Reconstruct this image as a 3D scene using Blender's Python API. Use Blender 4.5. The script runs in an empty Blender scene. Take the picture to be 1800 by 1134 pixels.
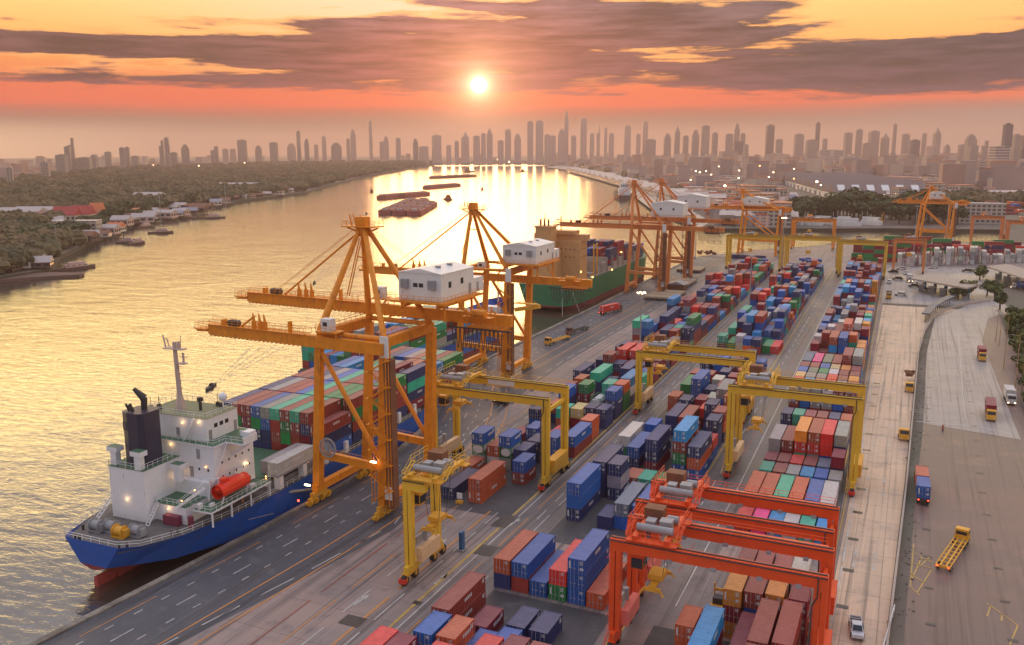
import bpy, math, random
import numpy as np
from mathutils import Vector, Matrix
from mathutils.geometry import tessellate_polygon
random.seed(7)
sc = bpy.context.scene
COL = sc.collection
R = math.radians
# ------------------------------------------------------------------ camera
CAMH = 71.0
PITCH, YAW, ROLL, FPX = R(11.03), R(-24.27), R(-0.157), 1552.5
cam = bpy.data.cameras.new('camera')
cam.sensor_width = 36.0
cam.lens = 36.0 * FPX / 1800.0
cam.clip_start = 1.0
cam.clip_end = 60000.0
camo = bpy.data.objects.new('camera', cam)
COL.objects.link(camo)
_f = Vector((math.sin(YAW) * math.cos(PITCH), math.cos(YAW) * math.cos(PITCH), -math.sin(PITCH)))
_r = Vector((math.cos(YAW), -math.sin(YAW), 0))
_u = _r.cross(_f)
_r2 = _r * math.cos(ROLL) + _u * math.sin(ROLL)
_u2 = -_r * math.sin(ROLL) + _u * math.cos(ROLL)
m3 = Matrix((_r2, _u2, -_f)).transposed()
camo.matrix_world = Matrix.Translation((0, 0, CAMH)) @ m3.to_4x4()
sc.camera = camo


def g(px, py, z=0.0):
    """a point of the site at height z, from where the drone saw it"""
    d = _f + _r2 * ((px - 900) / FPX) - _u2 * ((py - 567) / FPX)
    t = (z - CAMH) / d.z
    return Vector((d.x * t, d.y * t, z))


def gd(px, y, z=0.0):
    """point seen in column px (at about the horizon) at world y"""
    a = YAW + math.atan((px - 900) / FPX)
    return Vector((y * math.tan(a), y, z))


sc.view_settings.view_transform = 'Standard'
sc.view_settings.look = 'None'
sc.view_settings.exposure = 0.5
sc.view_settings.gamma = 1.0
sc.view_settings.use_curve_mapping = False
sc.cycles.max_bounces = 6
sc.cycles.volume_bounces = 1
sc.cycles.diffuse_bounces = 2
sc.cycles.glossy_bounces = 3
sc.cycles.transmission_bounces = 2
sc.cycles.sample_clamp_indirect = 4.0

# ------------------------------------------------------------------ sky
SUN_AZ = YAW + math.atan((845 - 900) / FPX)
SUN_EL = R(4.02)
HAZE_D = 1.2e-4
world = bpy.data.worlds.new("World")
sc.world = world
world.use_nodes = True
nt = world.node_tree
nt.nodes.clear()


class NB:
    """small node-graph writer"""
    def __init__(s, nt):
        s.nt = nt

    def n(s, typ, **kw):
        nd = s.nt.nodes.new(typ)
        for k, v in kw.items():
            setattr(nd, k, v)
        return nd

    def put(s, sock, v):
        if hasattr(v, 'is_output') or isinstance(v, bpy.types.NodeSocket):
            s.nt.links.new(v, sock)
        elif v is not None:
            sock.default_value = v

    def m(s, op, a, b=None, c=None, clamp=False):
        nd = s.n('ShaderNodeMath', operation=op, use_clamp=clamp)
        s.put(nd.inputs[0], a)
        s.put(nd.inputs[1], b)
        s.put(nd.inputs[2], c)
        return nd.outputs[0]

    def vm(s, op, a, b=None):
        nd = s.n('ShaderNodeVectorMath', operation=op)
        s.put(nd.inputs[0], a)
        s.put(nd.inputs[1], b)
        return nd.outputs['Value'] if op in ('DOT_PRODUCT', 'LENGTH') else nd.outputs[0]

    def mix(s, fac, a, b, mode='MIX'):
        nd = s.n('ShaderNodeMix', data_type='RGBA', blend_type=mode)
        s.put(nd.inputs[0], fac)
        s.put(nd.inputs[6], a if not isinstance(a, tuple) else (*a, 1)[:4])
        s.put(nd.inputs[7], b if not isinstance(b, tuple) else (*b, 1)[:4])
        return nd.outputs[2]

    def ramp(s, fac, stops, interp='LINEAR'):
        nd = s.n('ShaderNodeValToRGB')
        cr = nd.color_ramp
        cr.interpolation = interp
        while len(cr.elements) < len(stops):
            cr.elements.new(1.0)
        for e, (p, c) in zip(cr.elements, stops):
            e.position = p
            e.color = (*c, 1)[:4] if isinstance(c, tuple) else (c, c, c, 1)
        s.put(nd.inputs[0], fac)
        return nd.outputs[0]

    def sstep(s, v, lo, hi):
        nd = s.n('ShaderNodeMapRange', interpolation_type='SMOOTHSTEP')
        s.put(nd.inputs[0], v)
        nd.inputs[1].default_value = lo
        nd.inputs[2].default_value = hi
        return nd.outputs[0]

    def comb(s, x, y, z=0.0):
        nd = s.n('ShaderNodeCombineXYZ')
        s.put(nd.inputs[0], x); s.put(nd.inputs[1], y); s.put(nd.inputs[2], z)
        return nd.outputs[0]

    def noise(s, vec, scale, detail=4.0, rough=0.55, dist=0.0):
        nd = s.n('ShaderNodeTexNoise')
        s.put(nd.inputs['Vector'], vec)
        nd.inputs['Scale'].default_value = scale
        nd.inputs['Detail'].default_value = detail
        nd.inputs['Roughness'].default_value = rough
        nd.inputs['Distortion'].default_value = dist
        return nd.outputs[0]

    def gauss(s, U, V, cu, cv, su, sv, amp):
        a = s.m('MULTIPLY', s.m('SUBTRACT', U, cu), 1.0 / su)
        b = s.m('MULTIPLY', s.m('SUBTRACT', V, cv), 1.0 / sv)
        q = s.m('ADD', s.m('MULTIPLY', a, a), s.m('MULTIPLY', b, b))
        return s.m('MULTIPLY', s.m('EXPONENT', s.m('MULTIPLY', q, -1.0)), amp)


B = NB(nt)
tc = B.n('ShaderNodeTexCoord')
dirv = tc.outputs['Generated']
sep = B.n('ShaderNodeSeparateXYZ')
B.put(sep.inputs[0], dirv)
dr = B.vm('DOT_PRODUCT', dirv, (math.cos(YAW), -math.sin(YAW), 0))
df = B.vm('DOT_PRODUCT', dirv, (math.sin(YAW), math.cos(YAW), 0))
az = B.m('ARCTAN2', dr, df)
az3 = B.m('MULTIPLY', B.m('MULTIPLY', az, az), az)
U = B.m('MULTIPLY', B.m('ADD', az, B.m('MULTIPLY', az3, 0.33)), 1552.0)
V = B.m('SUBTRACT', B.m('MULTIPLY', B.m('ARCSINE', sep.outputs[2]), 1552.0), 14.0)
# clear sky by elevation, brightened above the view to light water and ground (V: 27 units to a degree)
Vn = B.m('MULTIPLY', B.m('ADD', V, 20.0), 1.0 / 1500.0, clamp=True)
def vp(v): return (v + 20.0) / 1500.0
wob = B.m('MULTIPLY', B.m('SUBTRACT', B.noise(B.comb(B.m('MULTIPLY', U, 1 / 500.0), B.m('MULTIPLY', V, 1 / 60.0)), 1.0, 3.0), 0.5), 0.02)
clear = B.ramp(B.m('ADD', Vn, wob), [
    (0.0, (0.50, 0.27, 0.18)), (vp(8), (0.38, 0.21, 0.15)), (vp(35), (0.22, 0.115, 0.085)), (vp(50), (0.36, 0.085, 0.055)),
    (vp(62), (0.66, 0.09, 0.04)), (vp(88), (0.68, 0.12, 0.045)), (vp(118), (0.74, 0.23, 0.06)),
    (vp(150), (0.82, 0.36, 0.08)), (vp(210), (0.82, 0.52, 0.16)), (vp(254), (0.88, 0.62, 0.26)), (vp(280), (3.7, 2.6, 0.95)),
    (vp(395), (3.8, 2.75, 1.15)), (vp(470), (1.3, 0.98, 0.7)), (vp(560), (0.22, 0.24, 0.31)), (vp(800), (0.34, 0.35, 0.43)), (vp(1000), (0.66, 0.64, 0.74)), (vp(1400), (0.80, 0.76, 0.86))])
# pale pink above the sun, deeper orange to the far right
pk = B.gauss(U, V, -150.0, 235.0, 380.0, 70.0, 0.75)
clear = B.mix(pk, clear, (0.90, 0.58, 0.42))
orr = B.gauss(U, V, 900.0, 190.0, 420.0, 90.0, 0.5)
clear = B.mix(orr, clear, (1.0, 0.46, 0.15))
# right-hand horizon is greyer, far left glows cream
rg = B.m('MULTIPLY', B.sstep(U, 250.0, 900.0), B.m('SUBTRACT', 1.0, B.sstep(V, 35.0, 75.0)))
clear = B.mix(B.m('MULTIPLY', rg, 0.75), clear, (0.30, 0.20, 0.18))
lg = B.m('MULTIPLY', B.m('SUBTRACT', 1.0, B.sstep(U, -1000.0, -450.0)), B.m('SUBTRACT', 1.0, B.sstep(V, -5.0, 42.0)))
clear = B.mix(B.m('MULTIPLY', lg, 0.9), clear, (1.0, 0.66, 0.38))
# clouds
cu = B.comb(B.m('MULTIPLY', U, 1 / 300.0), B.m('MULTIPLY', V, 1 / 48.0))
fb = B.noise(cu, 1.0, 7.0, 0.6, 0.5)
fb2 = B.noise(B.comb(B.m('MULTIPLY', U, 1 / 160.0), B.m('MULTIPLY', V, 1 / 14.0)), 1.0, 5.0, 0.6)
fld = None
for a in ((-700, 146, 340, 15, 2.0), (-330, 142, 230, 24, 0.9), (-300, 190, 180, 11, 0.8), (-60, 150, 330, 48, 0.95),
          (180, 208, 260, 40, 1.0), (360, 176, 150, 16, 0.6), (640, 108, 480, 36, 1.25), (930, 140, 300, 34, 1.0),
          (-250, 98, 330, 24, 0.55), (-700, 100, 300, 12, 0.7), (-120, 225, 90, 7, 0.5), (450, 215, 60, 9, 0.5), (-820, 176, 120, 6, .4)):
    q = B.gauss(U, V, *[float(x) for x in a])
    fld = q if fld is None else B.m('ADD', fld, q)
# thin high cloud over the rest of the dome
high = B.m('MULTIPLY', B.sstep(V, 500.0, 900.0), 0.4)
fld = B.m('ADD', fld, high)
dens = B.m('ADD', fld, B.m('ADD', B.m('MULTIPLY', B.m('SUBTRACT', fb, 0.5), 1.5), B.m('MULTIPLY', B.m('SUBTRACT', fb2, 0.5), 1.9)))
cm = B.sstep(dens, 0.32, 0.74)
cm = B.m('MULTIPLY', cm, B.sstep(V, 42.0, 75.0))
ccol = B.ramp(B.m('MULTIPLY', B.m('ADD', U, 900.0), 1 / 1800.0, clamp=True), [
    (0.0, (0.040, 0.016, 0.036)), (0.25, (0.065, 0.022, 0.040)), (0.45, (0.19, 0.045, 0.055)), (0.6, (0.09, 0.032, 0.055)),
    (0.78, (0.020, 0.020, 0.045)), (1.0, (0.010, 0.018, 0.048))])
ctop = B.mix(B.sstep(V, 150.0, 260.0), ccol, (0.095, 0.055, 0.085))
chi = B.mix(B.sstep(V, 260.0, 380.0), ctop, (1.9, 1.3, 0.65))
chi = B.mix(B.sstep(V, 500.0, 850.0), chi, (0.62, 0.64, 0.78))
tex = B.m('ADD', 0.45, B.m('MULTIPLY', B.sstep(fb2, 0.3, 0.75), 1.3))
chi = B.mix(1.0, chi, B.comb(tex, tex, tex), 'MULTIPLY')
lit = B.m('MULTIPLY', B.m('SUBTRACT', fb2, 0.42), 0.9)
chi = B.mix(B.m('MAXIMUM', lit, 0.0), chi, B.mix(0.35, chi, clear))
skyc = B.mix(B.m('MULTIPLY', cm, 0.95), clear, chi)
# lit rims where the cloud thins
edge = B.m('MULTIPLY', B.m('MULTIPLY', B.sstep(dens, 0.22, 0.46), B.m('SUBTRACT', 1.0, B.sstep(dens, 0.46, 0.72))), B.m('MULTIPLY', B.sstep(V, 90.0, 125.0), B.m('SUBTRACT', 1.0, B.sstep(V, 255.0, 290.0))))
skyc = B.mix(B.m('MULTIPLY', edge, 0.7), skyc, (1.0, 0.40, 0.12))
# sky behind the camera, set darker and bluer to shade the near faces
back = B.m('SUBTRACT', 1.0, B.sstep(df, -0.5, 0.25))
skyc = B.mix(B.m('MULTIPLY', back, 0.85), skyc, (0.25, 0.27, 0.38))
# the sun and the glow of the air round it
SU, SV = -55.0, 95.0
du = B.m('SUBTRACT', U, SU); dv = B.m('SUBTRACT', V, SV)
dist = B.m('SQRT', B.m('ADD', B.m('MULTIPLY', du, du), B.m('MULTIPLY', dv, dv)))
def glow(r, c, a):
    w = B.m('MULTIPLY', B.m('EXPONENT', B.m('MULTIPLY', dist, -1.0 / r)), a)
    return B.mix(1.0, (0, 0, 0), B.vm('MULTIPLY', B.comb(w, w, w), c))
gl = B.vm('ADD', B.vm('ADD', glow(12.0, (1.0, 0.82, 0.5), 2.4), glow(50.0, (1.0, 0.50, 0.22), 0.9)), glow(150.0, (1.0, 0.20, 0.08), 0.22))
disc = B.m('SUBTRACT', 1.0, B.sstep(dist, 4.0, 17.0))
skyc = B.vm('ADD', skyc, gl)
skyc = B.vm('ADD', skyc, B.vm('MULTIPLY', B.comb(disc, disc, disc), (2.5, 2.2, 1.6)))
below = B.sstep(V, -60.0, -20.0)
skyc = B.mix(below, (0.25, 0.2, 0.18), skyc)
nish = B.n('ShaderNodeTexSky', sky_type='NISHITA')
nish.sun_disc = False
nish.sun_elevation = SUN_EL
nish.sun_rotation = SUN_AZ
nish.altitude = 70
nish.air_density = 1.5
nish.dust_density = 3.0
# the physical sky carries the upper dome; low down the cloud deck and dust hide it
nw_ = B.m('ADD', B.m('MULTIPLY', B.sstep(V, 240.0, 520.0), 0.97), 0.03)
bg1 = B.n('ShaderNodeBackground'); B.put(bg1.inputs[0], B.vm('MULTIPLY', nish.outputs[0], B.comb(nw_, nw_, nw_))); bg1.inputs[1].default_value = 0.05
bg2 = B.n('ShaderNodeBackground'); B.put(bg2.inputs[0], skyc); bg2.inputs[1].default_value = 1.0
ad = B.n('ShaderNodeAddShader')
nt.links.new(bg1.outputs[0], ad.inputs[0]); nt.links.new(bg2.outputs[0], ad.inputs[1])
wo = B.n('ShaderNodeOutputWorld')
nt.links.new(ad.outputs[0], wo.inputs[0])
world.cycles.sampling_method = 'MANUAL'
world.cycles.sample_map_resolution = 1024

sun = bpy.data.lights.new('sun', 'SUN')
sun.energy = 0.55
sun.angle = R(14)
sun.color = (1.0, 0.50, 0.20)
suno = bpy.data.objects.new('sun', sun)
COL.objects.link(suno)
sd = Vector((math.sin(SUN_AZ) * math.cos(SUN_EL), math.cos(SUN_AZ) * math.cos(SUN_EL), math.sin(SUN_EL)))
suno.rotation_euler = sd.to_track_quat('Z', 'Y').to_euler()
suno.location = (0, 0, 400)


# ------------------------------------------------------------------ helpers
def tag(o, label=None, cat=None, group=None, kind=None):
    if label: o['label'] = label
    if cat: o['category'] = cat
    if group: o['group'] = group
    if kind: o['kind'] = kind
    return o


def empty(name, loc=(0, 0, 0), rz=0.0, label=None, cat=None, group=None):
    o = bpy.data.objects.new(name, None)
    o.empty_display_size = 0.5
    COL.objects.link(o)
    o.location = loc
    o.rotation_euler = (0, 0, rz)
    return tag(o, label, cat, group)


def copy_tree(o, parent=None):
    c = o.copy()
    COL.objects.link(c)
    if parent: c.parent = parent
    for ch in o.children:
        copy_tree(ch, c)
    return c


class MB:
    def __init__(s):
        s.v = []; s.f = []; s.mi = []; s.cur = 0

    def quad(s, a, b, c, d):
        n = len(s.v)
        s.v += [tuple(a), tuple(b), tuple(c), tuple(d)]
        s.f.append((n, n + 1, n + 2, n + 3)); s.mi.append(s.cur)
        return s

    def hexa(s, p):
        """p: 8 points, bottom ring then top ring (ccw)"""
        n = len(s.v)
        s.v += [tuple(q) for q in p]
        for q in ((3, 2, 1, 0), (4, 5, 6, 7), (0, 1, 5, 4), (1, 2, 6, 5), (2, 3, 7, 6), (3, 0, 4, 7)):
            s.f.append(tuple(n + i for i in q)); s.mi.append(s.cur)
        return s

    def box(s, x0, x1, y0, y1, z0, z1):
        return s.hexa([(x0, y0, z0), (x1, y0, z0), (x1, y1, z0), (x0, y1, z0), (x0, y0, z1), (x1, y0, z1), (x1, y1, z1), (x0, y1, z1)])

    def cbox(s, c, sz, rz=0.0):
        x, y, z = sz[0] / 2, sz[1] / 2, sz[2] / 2
        cs, sn = math.cos(rz), math.sin(rz)
        return s.hexa([(c[0] + a * cs - b * sn, c[1] + a * sn + b * cs, c[2] + d) for a, b, d in
                       ((-x, -y, -z), (x, -y, -z), (x, y, -z), (-x, y, -z), (-x, -y, z), (x, -y, z), (x, y, z), (-x, y, z))])

    def beam(s, p0, p1, w, h=None, w1=None, h1=None):
        """box-section member between two points; w across, h in depth"""
        h = h or w; w1 = w1 or w; h1 = h1 or h
        p0 = Vector(p0); p1 = Vector(p1)
        d = (p1 - p0).normalized()
        up = Vector((0, 0, 1)) if abs(d.z) < 0.9 else Vector((0, 1, 0))
        r = d.cross(up).normalized(); u = r.cross(d)
        P = []
        for p, a, b in ((p0, w / 2, h / 2), (p1, w1 / 2, h1 / 2)):
            P += [p - r * a - u * b, p + r * a - u * b, p + r * a + u * b, p - r * a + u * b]
        return s.hexa([P[i] for i in (1, 0, 3, 2, 5, 4, 7, 6)])

    def tube(s, p0, p1, r, n=8, r1=None, cap=True):
        r1 = r if r1 is None else r1
        p0 = Vector(p0); p1 = Vector(p1)
        d = (p1 - p0).normalized()
        up = Vector((0, 0, 1)) if abs(d.z) < 0.9 else Vector((1, 0, 0))
        a = d.cross(up).normalized(); b = d.cross(a)
        k = len(s.v)
        for i in range(n):
            t = 2 * math.pi * i / n
            e = a * math.cos(t) + b * math.sin(t)
            s.v.append(tuple(p0 + e * r)); s.v.append(tuple(p1 + e * r1))
        for i in range(n):
            j = (i + 1) % n
            s.f.append((k + 2 * i, k + 2 * j, k + 2 * j + 1, k + 2 * i + 1)); s.mi.append(s.cur)
        if cap:
            s.f.append(tuple(k + 2 * i for i in range(n))[::-1]); s.mi.append(s.cur)
            s.f.append(tuple(k + 2 * i + 1 for i in range(n))); s.mi.append(s.cur)
        return s

    def prism(s, poly, z0, z1):
        n = len(s.v); k = len(poly)
        s.v += [(p[0], p[1], z0) for p in poly] + [(p[0], p[1], z1) for p in poly]
        s.f.append(tuple(range(n + k, n + 2 * k))); s.mi.append(s.cur)
        s.f.append(tuple(range(n + k - 1, n - 1, -1))); s.mi.append(s.cur)
        for i in range(k):
            j = (i + 1) % k
            s.f.append((n + i, n + j, n + k + j, n + k + i)); s.mi.append(s.cur)
        return s

    def gable(s, x0, x1, y0, y1, z0, z1, ax='y'):
        """pitched roof prism, ridge along ax"""
        if ax == 'y':
            m = (x0 + x1) / 2
            p = [(x0, y0, z0), (x1, y0, z0), (x1, y1, z0), (x0, y1, z0), (m, y0, z1), (m, y1, z1)]
            F = ((3, 2, 1, 0), (0, 1, 4), (1, 2, 5, 4), (2, 3, 5), (3, 0, 4, 5))
        else:
            m = (y0 + y1) / 2
            p = [(x0, y0, z0), (x1, y0, z0), (x1, y1, z0), (x0, y1, z0), (x0, m, z1), (x1, m, z1)]
            F = ((3, 2, 1, 0), (0, 1, 5, 4), (1, 2, 5), (2, 3, 4, 5), (3, 0, 4))
        n = len(s.v)
        s.v += p
        for q in F:
            s.f.append(tuple(n + i for i in q)); s.mi.append(s.cur)
        return s

    def rail(s, pts, h=1.1, step=1.6, t=0.06):
        """handrail along a polyline of deck points"""
        for a, b in zip(pts[:-1], pts[1:]):
            a = Vector(a); b = Vector(b)
            L = (b - a).length
            if L < 0.05: continue
            for hh in (h, h * 0.55):
                s.beam(a + Vector((0, 0, hh)), b + Vector((0, 0, hh)), t)
            k = max(1, int(L / step))
            for i in range(k + 1):
                q = a.lerp(b, i / k)
                s.beam(q, q + Vector((0, 0, h)), t)
        return s

    def stairs(s, a, b, w=0.8):
        a = Vector(a); b = Vector(b)
        d = b - a
        side = Vector((-d.y, d.x, 0)).normalized() * (w / 2) if (abs(d.x) + abs(d.y)) > 1e-3 else Vector((w / 2, 0, 0))
        for q in (side, -side):
            s.beam(a + q, b + q, 0.12, 0.22)
            s.beam(a + q + Vector((0, 0, 1)), b + q + Vector((0, 0, 1)), 0.05)
        k = max(2, int(abs(d.z) / 0.45))
        for i in range(k + 1):
            p = a.lerp(b, i / k)
            s.beam(p - side, p + side, 0.22, 0.06)
        return s

    def sphere(s, c, r, n=8, m=6, sq=1.0, jit=0.0, rnd=None):
        k = len(s.v)
        for i in range(m + 1):
            t = math.pi * i / m
            for j in range(n):
                a = 2 * math.pi * j / n
                q = r * (1 + (rnd.uniform(-jit, jit) if jit else 0))
                s.v.append((c[0] + q * math.sin(t) * math.cos(a), c[1] + q * math.sin(t) * math.sin(a), c[2] + q * math.cos(t) * sq))
        for i in range(m):
            for j in range(n):
                j2 = (j + 1) % n
                s.f.append((k + i * n + j, k + (i + 1) * n + j, k + (i + 1) * n + j2, k + i * n + j2)); s.mi.append(s.cur)
        return s

    def each(s, name, mats, parent=None, nv=8):
        """one object for every box in this builder"""
        for k in range(0, len(s.v), nv):
            q = MB(); q.v = s.v[k:k + nv]
            q.f = [tuple(i - k for i in f) for f in s.f if k <= f[0] < k + nv]; q.mi = [0] * len(q.f)
            q.build(name, mats, parent)

    def mesh(s, name, mats):
        me = bpy.data.meshes.new(name)
        me.from_pydata(s.v, [], s.f)
        for mm in (mats if isinstance(mats, (list, tuple)) else [mats]):
            me.materials.append(mm)
        if any(s.mi):
            me.polygons.foreach_set('material_index', s.mi)
        me.update()
        return me

    def build(s, name, mats, parent=None, smooth=False):
        me = s.mesh(name, mats)
        if smooth:
            me.polygons.foreach_set('use_smooth', [True] * len(me.polygons))
        o = bpy.data.objects.new(name, me)
        COL.objects.link(o)
        if parent: o.parent = parent
        return o


_mats = {}


def mat(name, col, rough=0.6, metal=0.0, var=0.12, scale=0.6, rust=0.0, spec=0.5, emit=None, streak=True):
    if name in _mats: return _mats[name]
    m = bpy.data.materials.new(name)
    m.use_nodes = True
    n = NB(m.node_tree)
    bs = m.node_tree.nodes['Principled BSDF']
    t = n.n('ShaderNodeTexCoord')
    gpos = n.n('ShaderNodeNewGeometry').outputs['Position']
    nz = n.noise(gpos, scale, 5.0, 0.6)
    c = n.mix(1.0, col, n.ramp(nz, [(0.25, 1.0 - var), (0.75, 1.0 + var)]), 'MULTIPLY')
    if rust > 0:
        mp = n.n('ShaderNodeMapping'); n.put(mp.inputs[0], gpos); mp.inputs['Scale'].default_value = (1.0, 1.0, 0.25 if streak else 1.0)
        rz = n.noise(mp.outputs[0], 0.9, 6.0, 0.7)
        c = n.mix(n.m('MULTIPLY', n.sstep(rz, 0.66 - rust * 0.25, 0.78), 0.8), c, (0.13, 0.055, 0.03))
    n.put(bs.inputs['Base Color'], c)
    bs.inputs['Roughness'].default_value = rough
    bs.inputs['Metallic'].default_value = metal
    bs.inputs['Specular IOR Level'].default_value = spec
    if emit:
        bs.inputs['Emission Color'].default_value = (*emit[:3], 1)
        bs.inputs['Emission Strength'].default_value = emit[3]
    _mats[name] = m
    return m


WHITE = mat('white_paint', (0.72, 0.72, 0.70), 0.5, rust=0.12, var=0.06)
SHIPW = mat('ship_white_paint', (0.80, 0.80, 0.81), 0.45, rust=0.22, var=0.05)
CRANEO = mat('crane_orange_paint', (0.78, 0.26, 0.006), 0.5, rust=0.5, var=0.14)
CRANER = mat('crane_red_orange_paint', (0.80, 0.085, 0.012), 0.45, rust=0.2, var=0.1)
CRANEP = mat('haze_pink_orange_paint', (0.70, 0.23, 0.06), 0.5, rust=0.35, var=0.12)  # pink haze light on the far quay cranes is mixed into the orange
CRANEY = mat('crane_yellow_paint', (0.78, 0.47, 0.035), 0.45, rust=0.3, var=0.08)
DARK = mat('dark_steel', (0.05, 0.045, 0.045), 0.6, var=0.2)
GREY = mat('grey_steel', (0.30, 0.30, 0.31), 0.55, rust=0.15, var=0.15)
BROWN = mat('rusty_steel', (0.20, 0.08, 0.04), 0.7, rust=0.3, var=0.2)
BLACK = mat('black_rubber', (0.025, 0.023, 0.022), 0.8, var=0.2)
GLASS = mat('dark_glass', (0.03, 0.035, 0.045), 0.15, var=0.05)
GREEN = mat('deck_green_paint', (0.06, 0.15, 0.085), 0.6, rust=0.3, var=0.2, streak=False)
RED = mat('bright_red_paint', (0.65, 0.035, 0.02), 0.4, var=0.1)
MACH = mat('machine_yellow_paint', (0.72, 0.36, 0.03), 0.5, rust=0.2)
LAMP = mat('lamp_glow', (1.0, 0.8, 0.5), 0.5, emit=(1.0, 0.42, 0.10, 5.0))
LAMPW = mat('lamp_white_glow', (1.0, 0.9, 0.75), 0.5, emit=(1.0, 0.66, 0.34, 7.0))
LAMPR = mat('lamp_red_glow', (1.0, 0.1, 0.05), 0.5, emit=(1.0, 0.05, 0.02, 6.0))
# ------------------------------------------------------------------ the setting
def interp(pts, y):
    if y <= pts[0][1]: return pts[0][0]
    for (x0, y0), (x1, y1) in zip(pts[:-1], pts[1:]):
        if y <= y1: return x0 + (x1 - x0) * (y - y0) / (y1 - y0)
    return pts[-1][0]


QUAY = [(-120, -60), (-117.5, 20), (-113, 79), (-109.5, 123), (-108.6, 150), (-109.2, 175), (-112, 190), (-116, 205), (-122.5, 222),
        (-131, 238), (-131, 300), (-130.5, 380), (-131, 450), (-132, 592)]
APR = [(-112, -60), (-101, 40), (-93.5, 87), (-88.5, 114), (-85.3, 137), (-91, 165), (-97, 192), (-101, 225), (-103.7, 272), (-103, 342), (-102, 600)]
INLET = [(-128, 600), (-100, 650), (-47, 722), (20, 765), (70, 775), (74, 905), (-19, 882), (-171, 815)]
RBANK = [(-205, 880), (-261, 990), (-330, 1180), (-537, 1720), (-700, 2150), (-936, 2750), (-1733, 4276), (-2050, 4600)]
LBANK = [(-2285, 4131), (-1850, 3100), (-1419, 2133), (-1130, 1560), (-982, 1294), (-904, 1041), (-850, 900), (-775, 760), (-700, 640),
         (-604, 511), (-540, 430), (-485, 379), (-477, 338), (-500, 250), (-540, 100), (-560, -1500)]
river = [(-150, -1500), (-122, -200)] + QUAY + INLET + RBANK + LBANK


def nmat(name, build):
    m = bpy.data.materials.new(name)
    m.use_nodes = True
    n = NB(m.node_tree)
    build(n, m.node_tree.nodes['Principled BSDF'], n.n('ShaderNodeNewGeometry').outputs['Position'])
    return m


def _surf(c1, c2, c3, s1=0.05, s2=0.5, rough=0.75, joints=0.0, tracks=0.0, bump=0.15):
    def f(n, bs, pos):
        a = n.noise(pos, s1, 5.0, 0.6, 0.6)
        b = n.noise(pos, s2, 6.0, 0.65)
        c = n.mix(n.sstep(a, 0.38, 0.62), c1, c2)
        c = n.mix(n.m('MULTIPLY', n.sstep(b, 0.5, 0.72), 0.6), c, c3)
        if tracks:
            mp = n.n('ShaderNodeMapping'); n.put(mp.inputs[0], pos); mp.inputs['Scale'].default_value = (1.1, 0.012, 1)
            tr = n.noise(mp.outputs[0], 1.0, 4.0, 0.6)
            c = n.mix(n.m('MULTIPLY', n.sstep(tr, 0.5, 0.68), tracks), c, tuple(q * 0.4 for q in c3))
            tr2 = n.noise(mp.outputs[0], 2.2, 3.0, 0.6)
            c = n.mix(n.m('MULTIPLY', n.sstep(tr2, 0.55, 0.7), tracks * 0.6), c, tuple(min(1, q * 1.5) for q in c2))
        if joints:
            bt = n.n('ShaderNodeTexBrick')
            n.put(bt.inputs['Vector'], pos)
            bt.offset = 0.0
            bt.inputs['Scale'].default_value = 1.0
            bt.inputs['Mortar Size'].default_value = 0.06
            bt.inputs['Brick Width'].default_value = joints
            bt.inputs['Row Height'].default_value = joints * 1.6
            bt.inputs['Color1'].default_value = (1, 1, 1, 1)
            bt.inputs['Color2'].default_value = (0.86, 0.86, 0.88, 1)
            bt.inputs['Mortar'].default_value = (0.5, 0.48, 0.46, 1)
            c = n.mix(0.9, c, bt.outputs['Color'], 'MULTIPLY')
        n.put(bs.inputs['Base Color'], c)
        n.put(bs.inputs['Roughness'], n.m('SUBTRACT', rough, n.m('MULTIPLY', n.sstep(a, 0.4, 0.7), 0.12)))
        bp = n.n('ShaderNodeBump'); bp.inputs['Strength'].default_value = bump; bp.inputs['Distance'].default_value = 0.05
        n.put(bp.inputs['Height'], b); n.put(bs.inputs['Normal'], bp.outputs[0])
    return f


GROUND = nmat('city_ground', _surf((0.16, 0.12, 0.10), (0.10, 0.10, 0.075), (0.24, 0.20, 0.17), 0.006, 0.03, 0.9))
BANKM = nmat('river_bank_soil', _surf((0.07, 0.055, 0.04), (0.05, 0.05, 0.03), (0.10, 0.08, 0.06), 0.01, 0.2, 0.95))
ASPH = nmat('quay_asphalt', _surf((0.062, 0.066, 0.082), (0.085, 0.086, 0.10), (0.15, 0.135, 0.13), 0.03, 0.4, 0.62, tracks=0.95))
CONC = nmat('yard_concrete', _surf((0.36, 0.26, 0.22), (0.215, 0.185, 0.18), (0.10, 0.095, 0.105), 0.03, 0.2, 0.65, joints=6.0, tracks=0.65))
LANE = nmat('truck_lane_concrete', _surf((0.20, 0.165, 0.155), (0.13, 0.12, 0.125), (0.08, 0.075, 0.08), 0.05, 0.3, 0.6, tracks=0.8))
PAD = nmat('stack_pad_asphalt', _surf((0.085, 0.08, 0.085), (0.055, 0.055, 0.06), (0.15, 0.135, 0.13), 0.05, 0.3, 0.7, tracks=0.3))
ROADL = nmat('pale_road_concrete', _surf((0.70, 0.50, 0.34), (0.58, 0.42, 0.30), (0.24, 0.2, 0.19), 0.02, 0.2, 0.6, joints=5.0, tracks=0.6))
APRONL = nmat('gate_apron_concrete', _surf((0.42, 0.36, 0.32), (0.30, 0.28, 0.275), (0.22, 0.2, 0.2), 0.015, 0.15, 0.55, joints=6.0, tracks=0.55))
ROADD = nmat('gate_road_asphalt', _surf((0.22, 0.135, 0.11), (0.12, 0.09, 0.09), (0.26, 0.16, 0.13), 0.012, 0.12, 0.55, tracks=0.85))
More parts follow.
